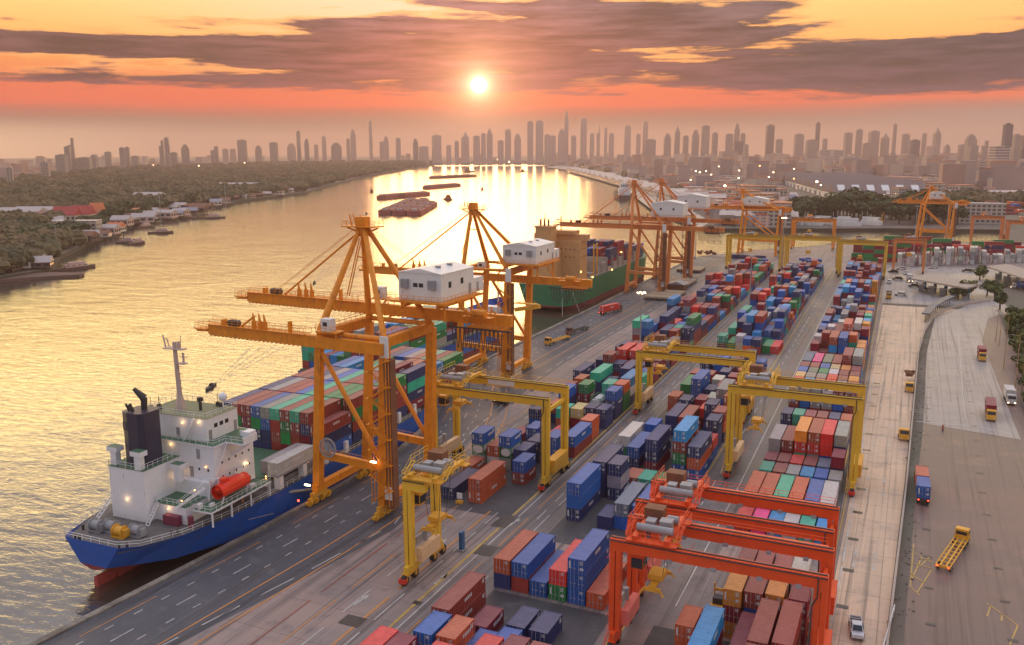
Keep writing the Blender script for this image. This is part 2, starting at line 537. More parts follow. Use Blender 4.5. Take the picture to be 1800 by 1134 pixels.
QCAP = nmat('quay_edge_concrete', _surf((0.28, 0.25, 0.21), (0.14, 0.12, 0.10), (0.07, 0.055, 0.045), 0.15, 0.9, 0.85))
GRASS = nmat('grass_bank', _surf((0.05, 0.075, 0.02), (0.09, 0.10, 0.03), (0.12, 0.09, 0.04), 0.08, 0.8, 0.95))
PAINTW = nmat('white_road_paint', _surf((0.55, 0.53, 0.5), (0.42, 0.4, 0.38), (0.22, 0.2, 0.2), 0.2, 1.2, 0.6))
PAINTO = nmat('orange_road_paint', _surf((0.60, 0.26, 0.06), (0.48, 0.2, 0.05), (0.25, 0.13, 0.07), 0.2, 1.2, 0.6))
PAINTY = nmat('yellow_road_paint', _surf((0.55, 0.36, 0.08), (0.4, 0.27, 0.08), (0.2, 0.15, 0.1), 0.2, 1.2, 0.6))
PAINTR = nmat('red_road_paint', _surf((0.33, 0.06, 0.035), (0.25, 0.06, 0.04), (0.15, 0.08, 0.07), 0.2, 1.2, 0.6))
MESHT = nmat('steel_track', _surf((0.03, 0.028, 0.03), (0.05, 0.045, 0.045), (0.02, 0.02, 0.02), 0.2, 1.2, 0.4))


def water(n, bs, pos):
    bs.inputs['Specular Tint'].default_value = (1, .97, .9, 1)
    n.put(bs.inputs['Base Color'], n.mix(n.noise(pos, 0.004, 4.0), (0.075, 0.055, 0.035), (0.05, 0.042, 0.035)))
    bs.inputs['Roughness'].default_value = 0.13
    bs.inputs['IOR'].default_value = 2.1
    bs.inputs['Specular IOR Level'].default_value = 1.0
    mp = n.n('ShaderNodeMapping'); n.put(mp.inputs[0], pos); mp.inputs['Rotation'].default_value = (0, 0, R(-28))
    mp.inputs['Scale'].default_value = (0.55, 1.25, 1)
    w1 = n.noise(mp.outputs[0], 0.42, 4.0, 0.6, 0.8)
    w2 = n.noise(mp.outputs[0], 0.09, 3.0, 0.55, 0.5)
    w3 = n.noise(pos, 0.012, 3.0, 0.5, 1.0)
    h = n.m('ADD', n.m('MULTIPLY', w1, 0.9), n.m('ADD', n.m('MULTIPLY', w2, 2.0), n.m('MULTIPLY', w3, 3.0)))
    bp = n.n('ShaderNodeBump'); bp.inputs['Strength'].default_value = 0.3; bp.inputs['Distance'].default_value = 0.5
    n.put(bp.inputs['Height'], h); n.put(bs.inputs['Normal'], bp.outputs[0])


WATER = nmat('river_water', water)


def flat(name, rings, z, m, kind='structure'):
    """flat sheet from an outline (and holes)"""
    rr = [[Vector((x, y, 0)) for x, y in r] for r in rings]
    tris = tessellate_polygon(rr)
    allp = [p for r in rr for p in r]
    v = [(p.x, p.y, z) for p in allp]
    f = []
    for a, b, c in tris:
        nz = (allp[b] - allp[a]).cross(allp[c] - allp[a]).z
        f.append((a, b, c) if nz > 0 else (a, c, b))
    me = bpy.data.meshes.new(name); me.from_pydata(v, [], f); me.materials.append(m); me.update()
    o = bpy.data.objects.new(name, me); COL.objects.link(o)
    if kind: o['kind'] = kind
    return o


flat('ground', [[(-9000, -1800), (6500, -1800), (6500, 9500), (-9000, 9500)], river], 0.0, GROUND)
flat('river_water', [[(-9000, -1800), (6500, -1800), (6500, 9500), (-9000, 9500)]], -3.0, WATER)
# river banks and quay wall
mb = MB()
def wall_strip(mb, pts, z0, z1, x=0.0):
    for a, b in zip(pts[:-1], pts[1:]):
        mb.quad((a[0], a[1], z0), (b[0], b[1], z0), (b[0], b[1], z1), (a[0], a[1], z1))
wall_strip(mb, INLET[5:] + RBANK + LBANK, -5, 0.0)
o = mb.build('river_bank', BANKM); o['kind'] = 'structure'
mb = MB()
qpts = QUAY + INLET[:5]
wall_strip(mb, qpts, -6, 0.0)
for a, b in zip(QUAY[:-1], QUAY[1:]):      # raised cope along the edge
    mb.beam((a[0] + 0.6, a[1], 0.12), (b[0] + 0.6, b[1], 0.12), 1.2, 0.5)
for i in range(1, 120):                     # rubber fenders and piles of the wall
    y = 70 + i * 4.4
    if y > 590: break
    x = interp(QUAY, y)
    mb.cbox((x - 0.25, y, -1.6), (0.5, 0.7, 2.6))
o = mb.build('quay_wall', QCAP); o['kind'] = 'structure'

SH = 0.02


def band(a, b, y0, y1, step=8):
    """outline between two edge curves"""
    ys = [y0 + (y1 - y0) * i / max(1, int((y1 - y0) / step)) for i in range(max(1, int((y1 - y0) / step)) + 1)]
    return [(a(y), y) for y in ys] + [(b(y), y) for y in reversed(ys)]


qx = lambda y: interp(QUAY, y) + 1.2
ax = lambda y: interp(APR, y)
flat('quay_road', [band(qx, ax, -50, 592)], SH, ASPH)
DR = lambda y: -0.011 * (y - 180) if y > 180 else 0.0
flat('container_yard', [[(x, y) for x, y in band(ax, lambda y: -7.3 + DR(y) * 0.7, -50, 600)] + [(-60, 640), (-95, 625)][0:0]], SH, CONC)
flat('far_yard', [[(-126, 600.5), (-99, 648), (-46, 719), (20, 762), (90, 772), (150, 700), (110, 560), (60, 560), (14, 601), (-127, 600.5)]], SH, CONC)
flat('access_road', [band(lambda y: -7.2 + DR(y) * 0.7, lambda y: interp([(1.0, 0), (1.2, 129), (3.0, 200), (5.6, 340), (10.5, 412), (26, 450)], y), -50, 440)], SH, ROADL)
flat('gate_road', [[(6, -50), (60, -50), (60, 240), (29, 243), (7, 248), (5.4, 200), (3.6, 129)]], SH, ROADD)
flat('gate_apron', [[(7, 248.3), (29, 243.3), (28.4, 290), (27.7, 369), (33, 421), (44, 446), (40, 500), (60, 600), (-12, 600), (-10, 445), (26, 450), (12.5, 415), (8.6, 340)]], SH * 1.6, APRONL)
flat('outer_road', [[(29, 243), (60, 240), (60, 300), (41, 330), (36.5, 380), (38, 430), (46, 440), (44, 446), (33, 421), (27.7, 369), (28.4, 290)]], SH, ROADD)
flat('garden_bank', [[(60.5, 250), (150, 250), (150, 440), (48, 440), (39, 425), (37.5, 380), (42, 330), (56, 300)]], 0.5, GRASS)
flat('ramp_road', [[(62, 330), (80, 330), (100, 380), (90, 405), (66, 395), (56, 365)]], 0.55, ROADD)
# lanes under and between the gantry cranes
def bx(x): return lambda y: x + DR(y)
for nm, x0, x1, y0, y1 in (('truck_lane', -94.0, -88.6, 150, 560), ('truck_lane', -67.2, -58.2, 135, 560), ('truck_lane', -38.0, -26.8, 135, 560)):
    flat(nm, [band(bx(x0), bx(x1), y0, y1)], SH * 2, LANE)
for nm, x0, x1, y0, y1 in (('stack_pad', -88.4, -67.6, 148, 300), ('stack_pad', -58.0, -38.4, 142, 286), ('stack_pad', -26.6, -8.4, 155, 545),
                           ('stack_pad', -58.0, -37.6, 95, 121), ('stack_pad', -31.0, -8.4, 96, 121), ('stack_pad', -59.5, -40, 312, 540), ('stack_pad', -90, -70.6, 303, 545)):
    flat(nm, [band(bx(x0), bx(x1), y0, y1)], SH * 2, PAD)


def strip(name, fx, y0, y1, w, m, dash=0, gap=0, z=SH * 3):
    mb = MB()
    y = y0
    seg = dash or 8.0
    while y < y1 - 1e-3:
        ye = min(y + seg, y1)
        a, b = fx(y), fx(ye)
        mb.quad((a - w / 2, y, z), (a + w / 2, y, z), (b + w / 2, ye, z), (b - w / 2, ye, z))
        y = ye + gap
    o = mb.build(name, m); o['kind'] = 'structure'
    return o


off = lambda f, d: (lambda y: f(y) + d)
rl = lambda d: (lambda y: interp(QUAY, y) + d)
for d, dash, gap in ((6.0, 1.6, 3.6), (9.6, 4.0, 8.0), (12.6, 1.6, 3.6)):
    strip('white_dashes', rl(d), 60, 585, 0.22, PAINTW, dash, gap)
for d in (2.2, 2.8, 18.4, 19.0): strip('crane_rail', rl(d), -40, 590, 0.16, MESHT)
for d in (16.6, 21.2): strip('orange_line', rl(d), -40, 585, 0.3, PAINTO)
strip('white_dashes', off(ax, -1.6), 60, 585, 0.25, PAINTW, 7.0, 4.0)
strip('white_dashes', rl(4.4), 60, 585, 0.18, PAINTO, 14.0, 9.0)
for x0, m, w, da, ga, y0, y1 in ((-83.5, PAINTR, .25, 20, 3, 40, 150), (-79.8, PAINTO, .25, 14, 4, 40, 150), (-76.6, PAINTW, .22, 8, 5, 40, 150), (-72.5, PAINTO, .4, 22, 3, 40, 150), (-70.8, PAINTW, .22, 9, 4, 40, 150),
                     (-67.5, PAINTY, .5, 0, 0, 60, 560), (-66.2, PAINTW, .25, 0, 0, 92, 560), (-64.2, PAINTO, .22, 16, 5, 92, 560), (-62.4, PAINTW, .2, 5, 5, 60, 560), (-60.9, PAINTW, .2, 9, 5, 60, 560),
                     (-37.2, PAINTY, .4, 0, 0, 150, 560), (-34.6, PAINTW, .2, 5, 5, 140, 560), (-31.8, PAINTR, .22, 12, 4, 140, 560), (-29.4, PAINTW, .25, 0, 0, 128, 560),
                     (-93.2, PAINTO, .25, 12, 4, 150, 560), (-90.6, PAINTW, .22, 7, 5, 150, 560), (-7.9, PAINTY, .25, 0, 0, 100, 560), (-35.9, PAINTY, .5, 0, 0, 60, 120), (-35, PAINTY, .3, 0, 0, 60, 120)):
    strip('lane_line', bx(x0), y0, y1, w, m, da, ga)
strip('white_edge_line', lambda y: -6.4 + DR(y) * .7, 100, 300, 0.25, PAINTW, 9, 2)
# painted arrows
def arrow(mb, x, y, s, rz=0.0, z=SH * 3):
    P = [(-.12, -1.6), (.12, -1.6), (.12, .4), (.45, .4), (0, 1.6), (-.45, .4), (-.12, .4)]
    c, sn = math.cos(rz), math.sin(rz)
    n = len(mb.v)
    mb.v += [(x + s * (a * c - b * sn), y + s * (a * sn + b * c), z) for a, b in P]
    mb.f += [(n, n + 1, n + 2, n + 6), (n + 3, n + 4, n + 5)]; mb.mi += [0, 0]
mb = MB()
for p in ((775, 1018), (905, 918), (905, 948), (775, 955), (635, 1055)):
    q = g(*p); arrow(mb, q.x, q.y, 1.3, R(-5))
for x0 in (-4.6, -1.4):
    for y in (155, 160, 192, 200, 226, 243, 262, 282, 300, 322, 345, 370):
        arrow(mb, x0 + (y - 150) * 0.006, y, 1.0, math.pi)
o = mb.build('painted_arrows', PAINTW); o['kind'] = 'structure'
# drain grates and dark patches in the roads
mb = MB()
for i in range(18):
    y = 138 + i * 13.5
    for x in (-5.3, ):
        mb.quad((x - .9 + DR(y) * .6, y, SH * 4), (x + .9 + DR(y) * .6, y, SH * 4), (x + .9 + DR(y) * .6, y + 1.1, SH * 4), (x - .9 + DR(y) * .6, y + 1.1, SH * 4))
for i in range(20):
    y = 138 + i * 12.5
    x = interp([(7.4, 129), (7.0, 200), (9.8, 340), (14.5, 412)], y)
    mb.quad((x - .7, y, SH * 4), (x + .7, y, SH * 4), (x + .7, y + .7, SH * 4), (x - .7, y + .7, SH * 4))
    x += 11
    mb.quad((x - .7, y, SH * 4), (x + .7, y, SH * 4), (x + .7, y + .7, SH * 4), (x - .7, y + .7, SH * 4))
for p, w, h in (((893, 912), 1.6, 1.6), ((880, 922), 1.6, 1.4), ((855, 968), 1.7, 2.0), ((733, 1060), .7, .5), ((620, 1092), 1.8, 1.4)):
    q = g(*p); mb.quad((q.x - w, q.y - h, SH * 4), (q.x + w, q.y - h, SH * 4), (q.x + w, q.y + h, SH * 4), (q.x - w, q.y + h, SH * 4))
o = mb.build('drain_grates', MESHT); o['kind'] = 'structure'
# yellow box markings on the gate road
mb = MB()
def pl(pts, w=0.22, z=SH * 3):
    for a, b in zip(pts[:-1], pts[1:]):
        A = g(*a); Bq = g(*b)
        d = (Bq - A).normalized(); s = Vector((-d.y, d.x, 0)) * w / 2
        mb.quad(*[(q.x, q.y, z) for q in (A - s, Bq - s, Bq + s, A + s)][::-1] if d.cross(s).z < 0 else [(q.x, q.y, z) for q in (A - s, Bq - s, Bq + s, A + s)])
pl([(1606, 957), (1600, 1032), (1617, 1047)]); pl([(1604, 971), (1640, 990)]); pl([(1602, 990), (1640, 1000)]); pl([(1601, 1010), (1625, 1025)])
pl([(1636, 978), (1617, 996)]); pl([(1637, 1003), (1612, 1042)]); pl([(1735, 1061), (1789, 1100), (1775, 1134)]); pl([(1742, 1064), (1735, 1084)]); pl([(1762, 1080), (1760, 1092)])
pl([(1601, 1020), (1610, 1003), (1620, 980)])
o = mb.build('yellow_hatching', PAINTY); o['kind'] = 'structure'
mb = MB()
pl([(1610, 741), (1715, 750), (1771, 761)], 0.5); pl([(1686, 630), (1738, 641)], .2); pl([(1684, 575), (1692, 690), (1697, 735)], .2); pl([(1686, 618), (1738, 628)], .2)
o = mb.build('concrete_joint_lines', PAINTW); o['kind'] = 'structure'
# ------------------------------------------------------------------ containers
CC = {'n': (.018, .034, .13), 'b': (.008, .10, .40), 'c': (.012, .27, .60), 'l': (.12, .18, .28), 'r': (.30, .042, .03), 'm': (.24, .010, .03),
      'R': (.70, .03, .022), 'o': (.56, .095, .025), 'O': (.75, .27, .03), 'g': (.012, .22, .06), 't': (.02, .42, .26), 'w': (.60, .58, .54),
      'y': (.30, .29, .29), 'Y': (.72, .50, .20), 'p': (.85, .05, .26), 'e': (.15, .18, .11), 'k': (.60, .58, .54)}
CN = {'n': 'navy', 'b': 'blue', 'c': 'cerulean blue', 'l': 'slate blue', 'r': 'brownish red', 'm': 'dark maroon', 'R': 'bright red', 'o': 'rust orange',
      'O': 'orange', 'g': 'dark green', 't': 'teal green', 'w': 'white', 'y': 'grey', 'Y': 'cream yellow', 'p': 'hot pink', 'e': 'olive green', 'k': 'white tank'}


def _cpaint(name, src):
    m = bpy.data.materials.new(name); m.use_nodes = True
    n = NB(m.node_tree); bs = m.node_tree.nodes['Principled BSDF']
    pos = n.n('ShaderNodeNewGeometry').outputs['Position']
    if src == 'obj':
        oi = n.n('ShaderNodeObjectInfo'); col = oi.outputs['Color']
    else:
        at = n.n('ShaderNodeAttribute'); at.attribute_name = 'Col'; col = at.outputs['Color']
    a = n.noise(pos, 0.7, 5.0, 0.65)
    b = n.noise(pos, 3.0, 4.0, 0.7)
    sp = n.n('ShaderNodeSeparateXYZ'); n.put(sp.inputs[0], n.n('ShaderNodeNewGeometry').outputs['Normal'])
    up = n.m('MAXIMUM', sp.outputs[2], 0.0)
    c = n.mix(1.0, col, n.ramp(a, [(0.25, 0.78), (0.75, 1.18)]), 'MULTIPLY')
    # roofs mixed paler for sun fade and painted-in sky sheen, with dark rust patches
    c = n.mix(n.m('MULTIPLY', up, n.m('ADD', 0.05, n.m('MULTIPLY', a, 0.22))), c, (0.52, 0.44, 0.42))
    c = n.mix(n.m('MULTIPLY', n.sstep(b, 0.56, 0.70), n.m('ADD', 0.18, n.m('MULTIPLY', up, 0.35))), c, (0.09, 0.05, 0.04))
    mp = n.n('ShaderNodeMapping'); n.put(mp.inputs[0], pos); mp.inputs['Scale'].default_value = (2.0, 2.0, 0.3)
    st = n.noise(mp.outputs[0], 1.3, 4.0, 0.7)
    c = n.mix(n.m('MULTIPLY', n.sstep(st, 0.54, 0.76), 0.5), c, (0.12, 0.06, 0.045))
    n.put(bs.inputs['Base Color'], c)
    n.put(bs.inputs['Roughness'], n.m('ADD', 0.46, n.m('MULTIPLY', a, 0.25)))
    if src != 'obj':
        wv = n.n('ShaderNodeTexWave'); wv.bands_direction = 'Y'; wv.inputs['Scale'].default_value = 1.8
        n.put(wv.inputs['Vector'], pos)
        bp = n.n('ShaderNodeBump'); bp.inputs['Strength'].default_value = 0.4; bp.inputs['Distance'].default_value = 0.05
        n.put(bp.inputs['Height'], wv.outputs[0]); n.put(bs.inputs['Normal'], bp.outputs[0])
    return m


CP = _cpaint('container_paint', 'obj')
CPA = _cpaint('container_paint_mass', 'attr')
ROD = mat('galvanised_rod', (0.42, 0.42, 0.42), 0.4, var=0.2)
MARK = mat('white_marking', (0.70, 0.70, 0.68), 0.6, var=0.1)
CW, CH = 2.44, 2.58


def c_body(L, doors_open_end):
    """corrugated body, origin at the near-left bottom corner; frame proud of the side panels"""
    m = MB(); W, H = CW, CH
    t = 0.11
    for x in (0, W - t):
        for y in (0, L - t):
            m.box(x, x + t, y, y + t, 0, H)
    for x in (0.004, W - t + .004 - .008):
        m.box(x, x + t, t, L - t, 0, 0.16); m.box(x, x + t, t, L - t, H - 0.12, H)
    for y in (0.004, L - t - 0.004):
        m.box(t, W - t, y, y + t, 0, 0.16); m.box(t, W - t, y, y + t, H - 0.14, H)
    # corrugated sides
    def corr(n, fn):
        k = len(m.v)
        for i in range(n + 1):
            d = 0.0 if (i % 4) in (0, 1) else 1.0
            m.v.append(fn(i / n, d, 0.12)); m.v.append(fn(i / n, d, H - 0.10))
        for i in range(n):
            a = k + 2 * i
            m.f.append((a, a + 2, a + 3, a + 1)); m.mi.append(0)
    ns = int(L / 0.30) * 4 // 2
    corr(ns, lambda s, d, z: (W - 0.03 - 0.06 * d, t + s * (L - 2 * t), z))
    corr(ns, lambda s, d, z: (0.03 + 0.06 * d, L - t - s * (L - 2 * t), z))
    corr(16, lambda s, d, z: (W - t - s * (W - 2 * t), L - 0.04 - 0.05 * d, z))
    if not doors_open_end:
        corr(16, lambda s, d, z: (t + s * (W - 2 * t), 0.04 + 0.05 * d, z))
    # roof with shallow ribs
    k = len(m.v); nr = int(L / 0.6) * 2
    for i in range(nr + 1):
        z = H - 0.02 - (0.035 if i % 2 else 0.0)
        y = t + i / nr * (L - 2 * t)
        m.v.append((t, y, z)); m.v.append((W - t, y, z))
    for i in range(nr):
        a = k + 2 * i
        m.f.append((a, a + 1, a + 3, a + 2)); m.mi.append(0)
    m.quad((t, t, .1), (t, L - t, .1), (W - t, L - t, .1), (W - t, t, .1))
    for x in (0, W - .18):              # corner castings
        for y in (-0.01, L - .17):
            for z in (-0.005, H - .11):
                m.box(x - .006, x + .186, y, y + .18, z, z + .12)
    return m


def c_marks(m, L, v):
    """stencilled codes and a faded line block high on the long sides"""
    W, H = CW, CH
    for sx in (0, 1):
        x0, x1 = (W - .028, W + .004) if sx else (-.004, .028)
        for i in range(4): m.box(x0, x1, L - .5 - i * .22, L - .36 - i * .22, H - .55, H - .38)
        for i in range(2): m.box(x0, x1, L - 1.1, L - .45, H - .8 - i * .18, H - .7 - i * .18)
        if v:
            for i in range(5): m.box(x0, x1, L * .42 + i * .5, L * .42 + i * .5 + .3, H * .52, H * .72)


def c_doors(m, side=None, mark=0):
    """door leaves with lock rods; side 0/1 for one leaf, None for both"""
    W, H = CW, CH
    for s in ((0, 1) if side is None else (side,)):
        x0 = 0.11 + s * (W / 2 - 0.11) + 0.01
        x1 = x0 + W / 2 - 0.13
        m.cur = 0; m.box(x0, x1, 0.03, 0.09, 0.17, H - 0.15)
        for q in (0.3, 0.62, 1.0):
            z = 0.17 + (H - .32) * q
            m.box(x0 + 0.02, x1 - 0.02, 0.01, 0.03, z - 0.16, z - 0.06)
        m.cur = 1
        for q in (0.28, 0.74):
            xr = x0 + (x1 - x0) * q
            m.box(xr - 0.022, xr + 0.022, -0.035, 0.01, 0.1, H - 0.08)
            m.box(xr - 0.06, xr + 0.25, -0.045, -0.01, 0.95, 1.03)
        m.cur = 2
        if s == 1:
            for i in range(3 + mark):
                m.box(x0 + 0.45, x0 + 0.95 - 0.1 * (i % 2), -0.005, 0.008, 2.2 - i * 0.17, 2.28 - i * 0.17)
            if mark: m.box(x0 + 0.5, x0 + 0.95, -0.005, 0.008, 0.75, 1.2)
        elif mark:
            m.box(x0 + 0.08, x0 + 0.3, -0.005, 0.008, 0.9, 2.1)
        m.cur = 0
    return m


_cm = {}


def c_mesh(kind, L, mark=0):
    key = (kind, L, mark)
    if key not in _cm:
        if kind == 'body':
            mm_ = c_body(L, True); mm_.cur = 1; c_marks(mm_, L, mark); me = mm_.mesh('container_body', [CP, MARK])
        elif kind == 'leaf0': me = c_doors(MB(), 0, mark).mesh('container_door', [CP, ROD, MARK])
        elif kind == 'leaf1': me = c_doors(MB(), 1, mark).mesh('container_door', [CP, ROD, MARK])
        elif kind == 'whole':
            mm_ = c_doors(c_body(L, True), None, mark); mm_.cur = 2; c_marks(mm_, L, mark); me = mm_.mesh('container_whole', [CP, ROD, MARK])
        elif kind == 'blind': me = c_body(L, False).mesh('container_blind', [CP])
        elif kind == 'tankframe':
            m = MB(); W, H = CW, CH
            for x in (0, W - .14):
                for y in (0, L - .14): m.box(x, x + .14, y, y + .14, 0, H)
                for z in (0.01, H - .15): m.box(x + .01, x + .13, .14, L - .14, z, z + .14)
            for y in (0.01, L - .15):
                for z in (0.02, H - .16): m.box(.14, W - .14, y, y + .13, z, z + .14)
                m.beam((.1, y + .07, H * .3), (W * .3, y + .07, .1), .09); m.beam((W - .1, y + .07, H * .3), (W * .7, y + .07, .1), .09)
                m.beam((.1, y + .07, H * .7), (W * .3, y + .07, H - .1), .09); m.beam((W - .1, y + .07, H * .7), (W * .7, y + .07, H - .1), .09)
            me = m.mesh('tank_frame', [CP])
        elif kind == 'tank':
            m = MB(); W, H = CW, CH
            m.tube((W / 2, .35, H / 2), (W / 2, L - .35, H / 2), 1.13, 24)
            m.tube((W / 2, .12, H / 2), (W / 2, .35, H / 2), .85, 24, 1.13)
            m.tube((W / 2, L - .35, H / 2), (W / 2, L - .12, H / 2), 1.13, 24, .85)
            m.tube((W / 2, L / 2, H / 2), (W / 2, L / 2, H - .02), .3, 10)
            me = m.mesh('tank_vessel', [WHITE])
            me.polygons.foreach_set('use_smooth', [len(p.vertices) == 4 for p in me.polygons])
        _cm[key] = me
    return _cm[key]


CONT = []
BLK = {'A': [(-87.9, 3.36, 3.0)], 'B': [(-57.0, 3.24, 2.92)], 'B0': [(-58.4, 3.24, 2.92)], 'B2': [(-58.2, 3.2, 2.9)], 'C': [(-26.1, 2.86, 2.62)]}
BN = {'A': 'quayside block', 'B': 'middle block', 'B0': 'front block', 'B2': 'far middle block', 'C': 'roadside block'}


def stack(bl, row, y, L, tiers, dx=0.0, x=None):
    """tiers: codes from the top down"""
    x0, p, w = BLK[bl][0]
    X = (x0 + p * row + DR(y) if x is None else x) + dx + random.uniform(-.06, .06)
    n = len(tiers)
    for k, c in enumerate(reversed(tiers)):
        CONT.append(dict(x=X + random.uniform(-.04, .04), y=y + random.uniform(-.05, .05), z=0.05 + k * 2.6, w=w, L=12.19 if L == 40 else 6.06, c=c,
                         bl=bl, row=row, tier=k, n=n, rz=0.0, ft=L))


# front middle block
for r, t in enumerate(('on', 'br', 'b', 'Rg', 'bbb', 'o')): stack('B0', r, 122.0, 40, t)
stack('B0', 0, 104.0, 40, 'rr', dx=-1.6); stack('B0', 1, 106.0, 20, 'm', dx=0.3)
stack('B0', 0, 97.1, 20, 'bb', dx=-.7); stack('B0', 1, 97.4, 20, 'ob', dx=-.4); stack('B0', 2, 99.5, 20, 'b', dx=-.9)
stack('B0', 0, 90.4, 20, 'RR', dx=-5.5); stack('B0', 1, 90.2, 20, 'RR', dx=0.2); stack('B0', 0, 90.0, 20, 'mR', dx=-2.4)
stack('B0', 3, 108.0, 20, 'n', dx=-1.1); stack('B0', 4, 108.0, 20, 'n', dx=-.8); stack('B0', 3, 101.4, 20, 'b', dx=-1.1)
stack('B0', 3, 94.6, 20, 'Rr', dx=-1.0); stack('B0', 4, 96.0, 20, 'mr', dx=-.7); stack('B0', 5, 95.6, 20, 'rr', dx=-.6)
# beside the access road, under the red cranes
stack('C', 0, 113.7, 20, 'oo'); stack('C', 1, 104.0, 40, 'cmr', dx=.8); stack('C', 2, 121.9, 20, 'OmO', dx=-.6); stack('C', 3, 122.3, 20, 'rbm', dx=-.6)
stack('C', 4, 122.8, 20, 'OOr', dx=-.6); stack('C', 5, 122.7, 20, 'mrm', dx=-.1)
stack('C', 4, 109.2, 40, 'rrm', dx=-.8); stack('C', 5, 110.0, 40, 'rrr', dx=-.7)
stack('C', 4, 96.4, 40, 'rbm', dx=-.8); stack('C', 5, 97.0, 40, 'mrr', dx=-.7); stack('C', 3, 109.0, 40, 'mr', dx=-.6)
for r, t in ((1, 'rr'), (2, 'rr'), (3, 'rm'), (4, 'wy')): stack('C', r + .5, 137.6, 20, t)
for r, t in enumerate(('R', 'p', 'c', 'w', 't', 'c')): stack('C', r, 160.8, 20, t)
for r, t in enumerate(('oo', 'oR', 'tg', 'oO', 'bn', 'wr')): stack('C', r, 168.4, 40, t)
for r, t in enumerate(('t', 'r', 'y', 'c', 'b', 'y')): stack('C', r, 188.8, 20, t)
for r, t in enumerate(('mr', 'rm', 'Ro', 'rt', 'lb', 'mn')): stack('C', r, 196.0, 20, t[:1] if r != 5 else t)
for r, t in enumerate(('yy', 'rm', 'ORt', 'oRy', 'RRb', 'ynY')): stack('C', r, 203.4, 40, t)
for r, t in enumerate(('nn', 'tg', 'mm', 'rm', 'nn', 'or')): stack('C', r, 225.3, 20, t)
flatc = ('rrRywr', 'RyryrO', 'YyyRrr', 'begwrr', 'rrbYOr')
flatc = ('YYywrr', 'RcoRyr', 'YyyRrO', 'begwrr', 'rrbYOr')
for i, line in enumerate(flatc):
    for r, ch in enumerate(line): stack('C', r, 242.3 + i * 6.6, 20, ch + random.choice(['rm', 'bn', 'yr']))
for r, t in enumerate(('lyr', 'pmr', 'ebn', 'rrm', 'rmRr', 'yncb')): stack('C', r, 276.2, 40, t)
pal = {'A': 'nnnnbbrrrmmmogtcyRr', 'B2': 'nnnnbbbrrrmmogtyRc', 'C': 'bbbccrrrmmmmotyrnnwk'}


def fill(bl, y0, y1, hi, seed):
    rd = random.Random(seed)
    y = y0
    while y + 12.4 < y1:
        base = rd.choice(hi)
        for r in range(6):
            two = rd.random() < 0.62
            if two:
                for q in (0, 6.45):
                    n = max(0, min(4, base + rd.choice((-1, 0, 0, 0, 1, -2))))
                    cs = ''.join(rd.choice(pal[bl]) for _ in range(n))
                    if bl == 'C' and r == 5 and rd.random() < 0.45: cs = 'O' * n
                    stack(bl, r, y + q, 20, cs)
            else:
                n = max(1, min(4, base + rd.choice((-1, 0, 0, 1))))
                stack(bl, r, y, 40, ''.join(rd.choice(pal[bl].replace('k', '')) for _ in range(n)))
        y += 12.9 + (4.5 if rd.random() < 0.18 else 0)


fill('C', 302.0, 545.0, (2, 3, 3, 3), 3)
# nearest the quay road
stack('A', 2.75, 152.4, 40, 'oo'); stack('A', 0.92, 152.0, 40, 'n'); stack('A', 0.2, 165.4, 20, 'o'); stack('A', 0, 172.3, 20, 'bkk')
stack('A', 1.1, 172.6, 20, 'ok'); stack('A', 2, 172.6, 20, 'bky'); stack('A', 3.95, 165.5, 20, 'br'); stack('A', 3.1, 172.4, 20, 'nn'); stack('A', 4.9, 176.3, 20, 'bbn')
stack('A', 3.2, 179.2, 20, 'nn'); stack('A', 4.2, 179.2, 20, 'nb'); stack('A', 5.1, 185.9, 40, 'br'); stack('A', 3.1, 194.6, 20, 'R'); stack('A', 4.1, 189.0, 20, 'n')
stack('A', 2.0, 188.0, 20, 'bn'); stack('A', 0.6, 190.0, 20, 'm')
stack('A', 5, 199.2, 20, 'oo'); stack('A', 5.15, 209.5, 20, 'nn'); stack('A', 4.15, 209.8, 20, 'nm'); stack('A', 3.3, 207.7, 20, 'Ym'); stack('A', 2.3, 205.9, 20, 'to')
stack('A', 5.1, 218.6, 20, 'bnn'); stack('A', 5.1, 225.9, 20, 'ogg'); stack('A', 4.15, 225.3, 20, 'ttn'); stack('A', 3.8, 218.9, 20, 'km'); stack('A', 2.4, 222.0, 20, 'gmm')
stack('A', 2.1, 235.7, 40, 'tnn'); stack('A', 1.4, 215.8, 20, 'bnn'); stack('A', 0.3, 228.0, 20, 'rm'); stack('A', 0.5, 236.8, 20, 'om'); stack('A', 0.4, 203, 20, 'nb'); stack('A', 1.3, 209.4, 20, 'on')
stack('A', -.6, 246.0, 40, 'nm'); stack('A', 4, 244.0, 40, 'nnb'); stack('A', 5.05, 233.0, 40, 'cwn'); stack('A', 5.05, 246.0, 20, 'tt'); stack('A', 3.1, 238.0, 20, 'nr')
stack('A', 5.05, 252.6, 20, 'bm'); stack('A', 1.0, 259.1, 20, 'rln'); stack('A', 2.0, 259, 20, 'nm'); stack('A', 3.0, 259.0, 20, 'mn'); stack('A', 4.0, 259.5, 20, 'nt'); stack('A', 5.05, 259.4, 20, 'mm')
stack('A', 0, 262.0, 20, 'nr'); stack('A', 1.6, 268.0, 40, 'RRm'); stack('A', 2.8, 268.0, 40, 'Rrn'); stack('A', 3.9, 268, 40, 'ob'); stack('A', 5.0, 268, 40, 'rn'); stack('A', .3, 281.2, 20, 'rm')
for r, t in enumerate(('nm', 'rm', 'nb', 'nn', 'rn', 'nbm')): stack('A', r, 283.0, 40, t)
fill('A', 304.0, 545.0, (2, 3, 2, 3), 11)
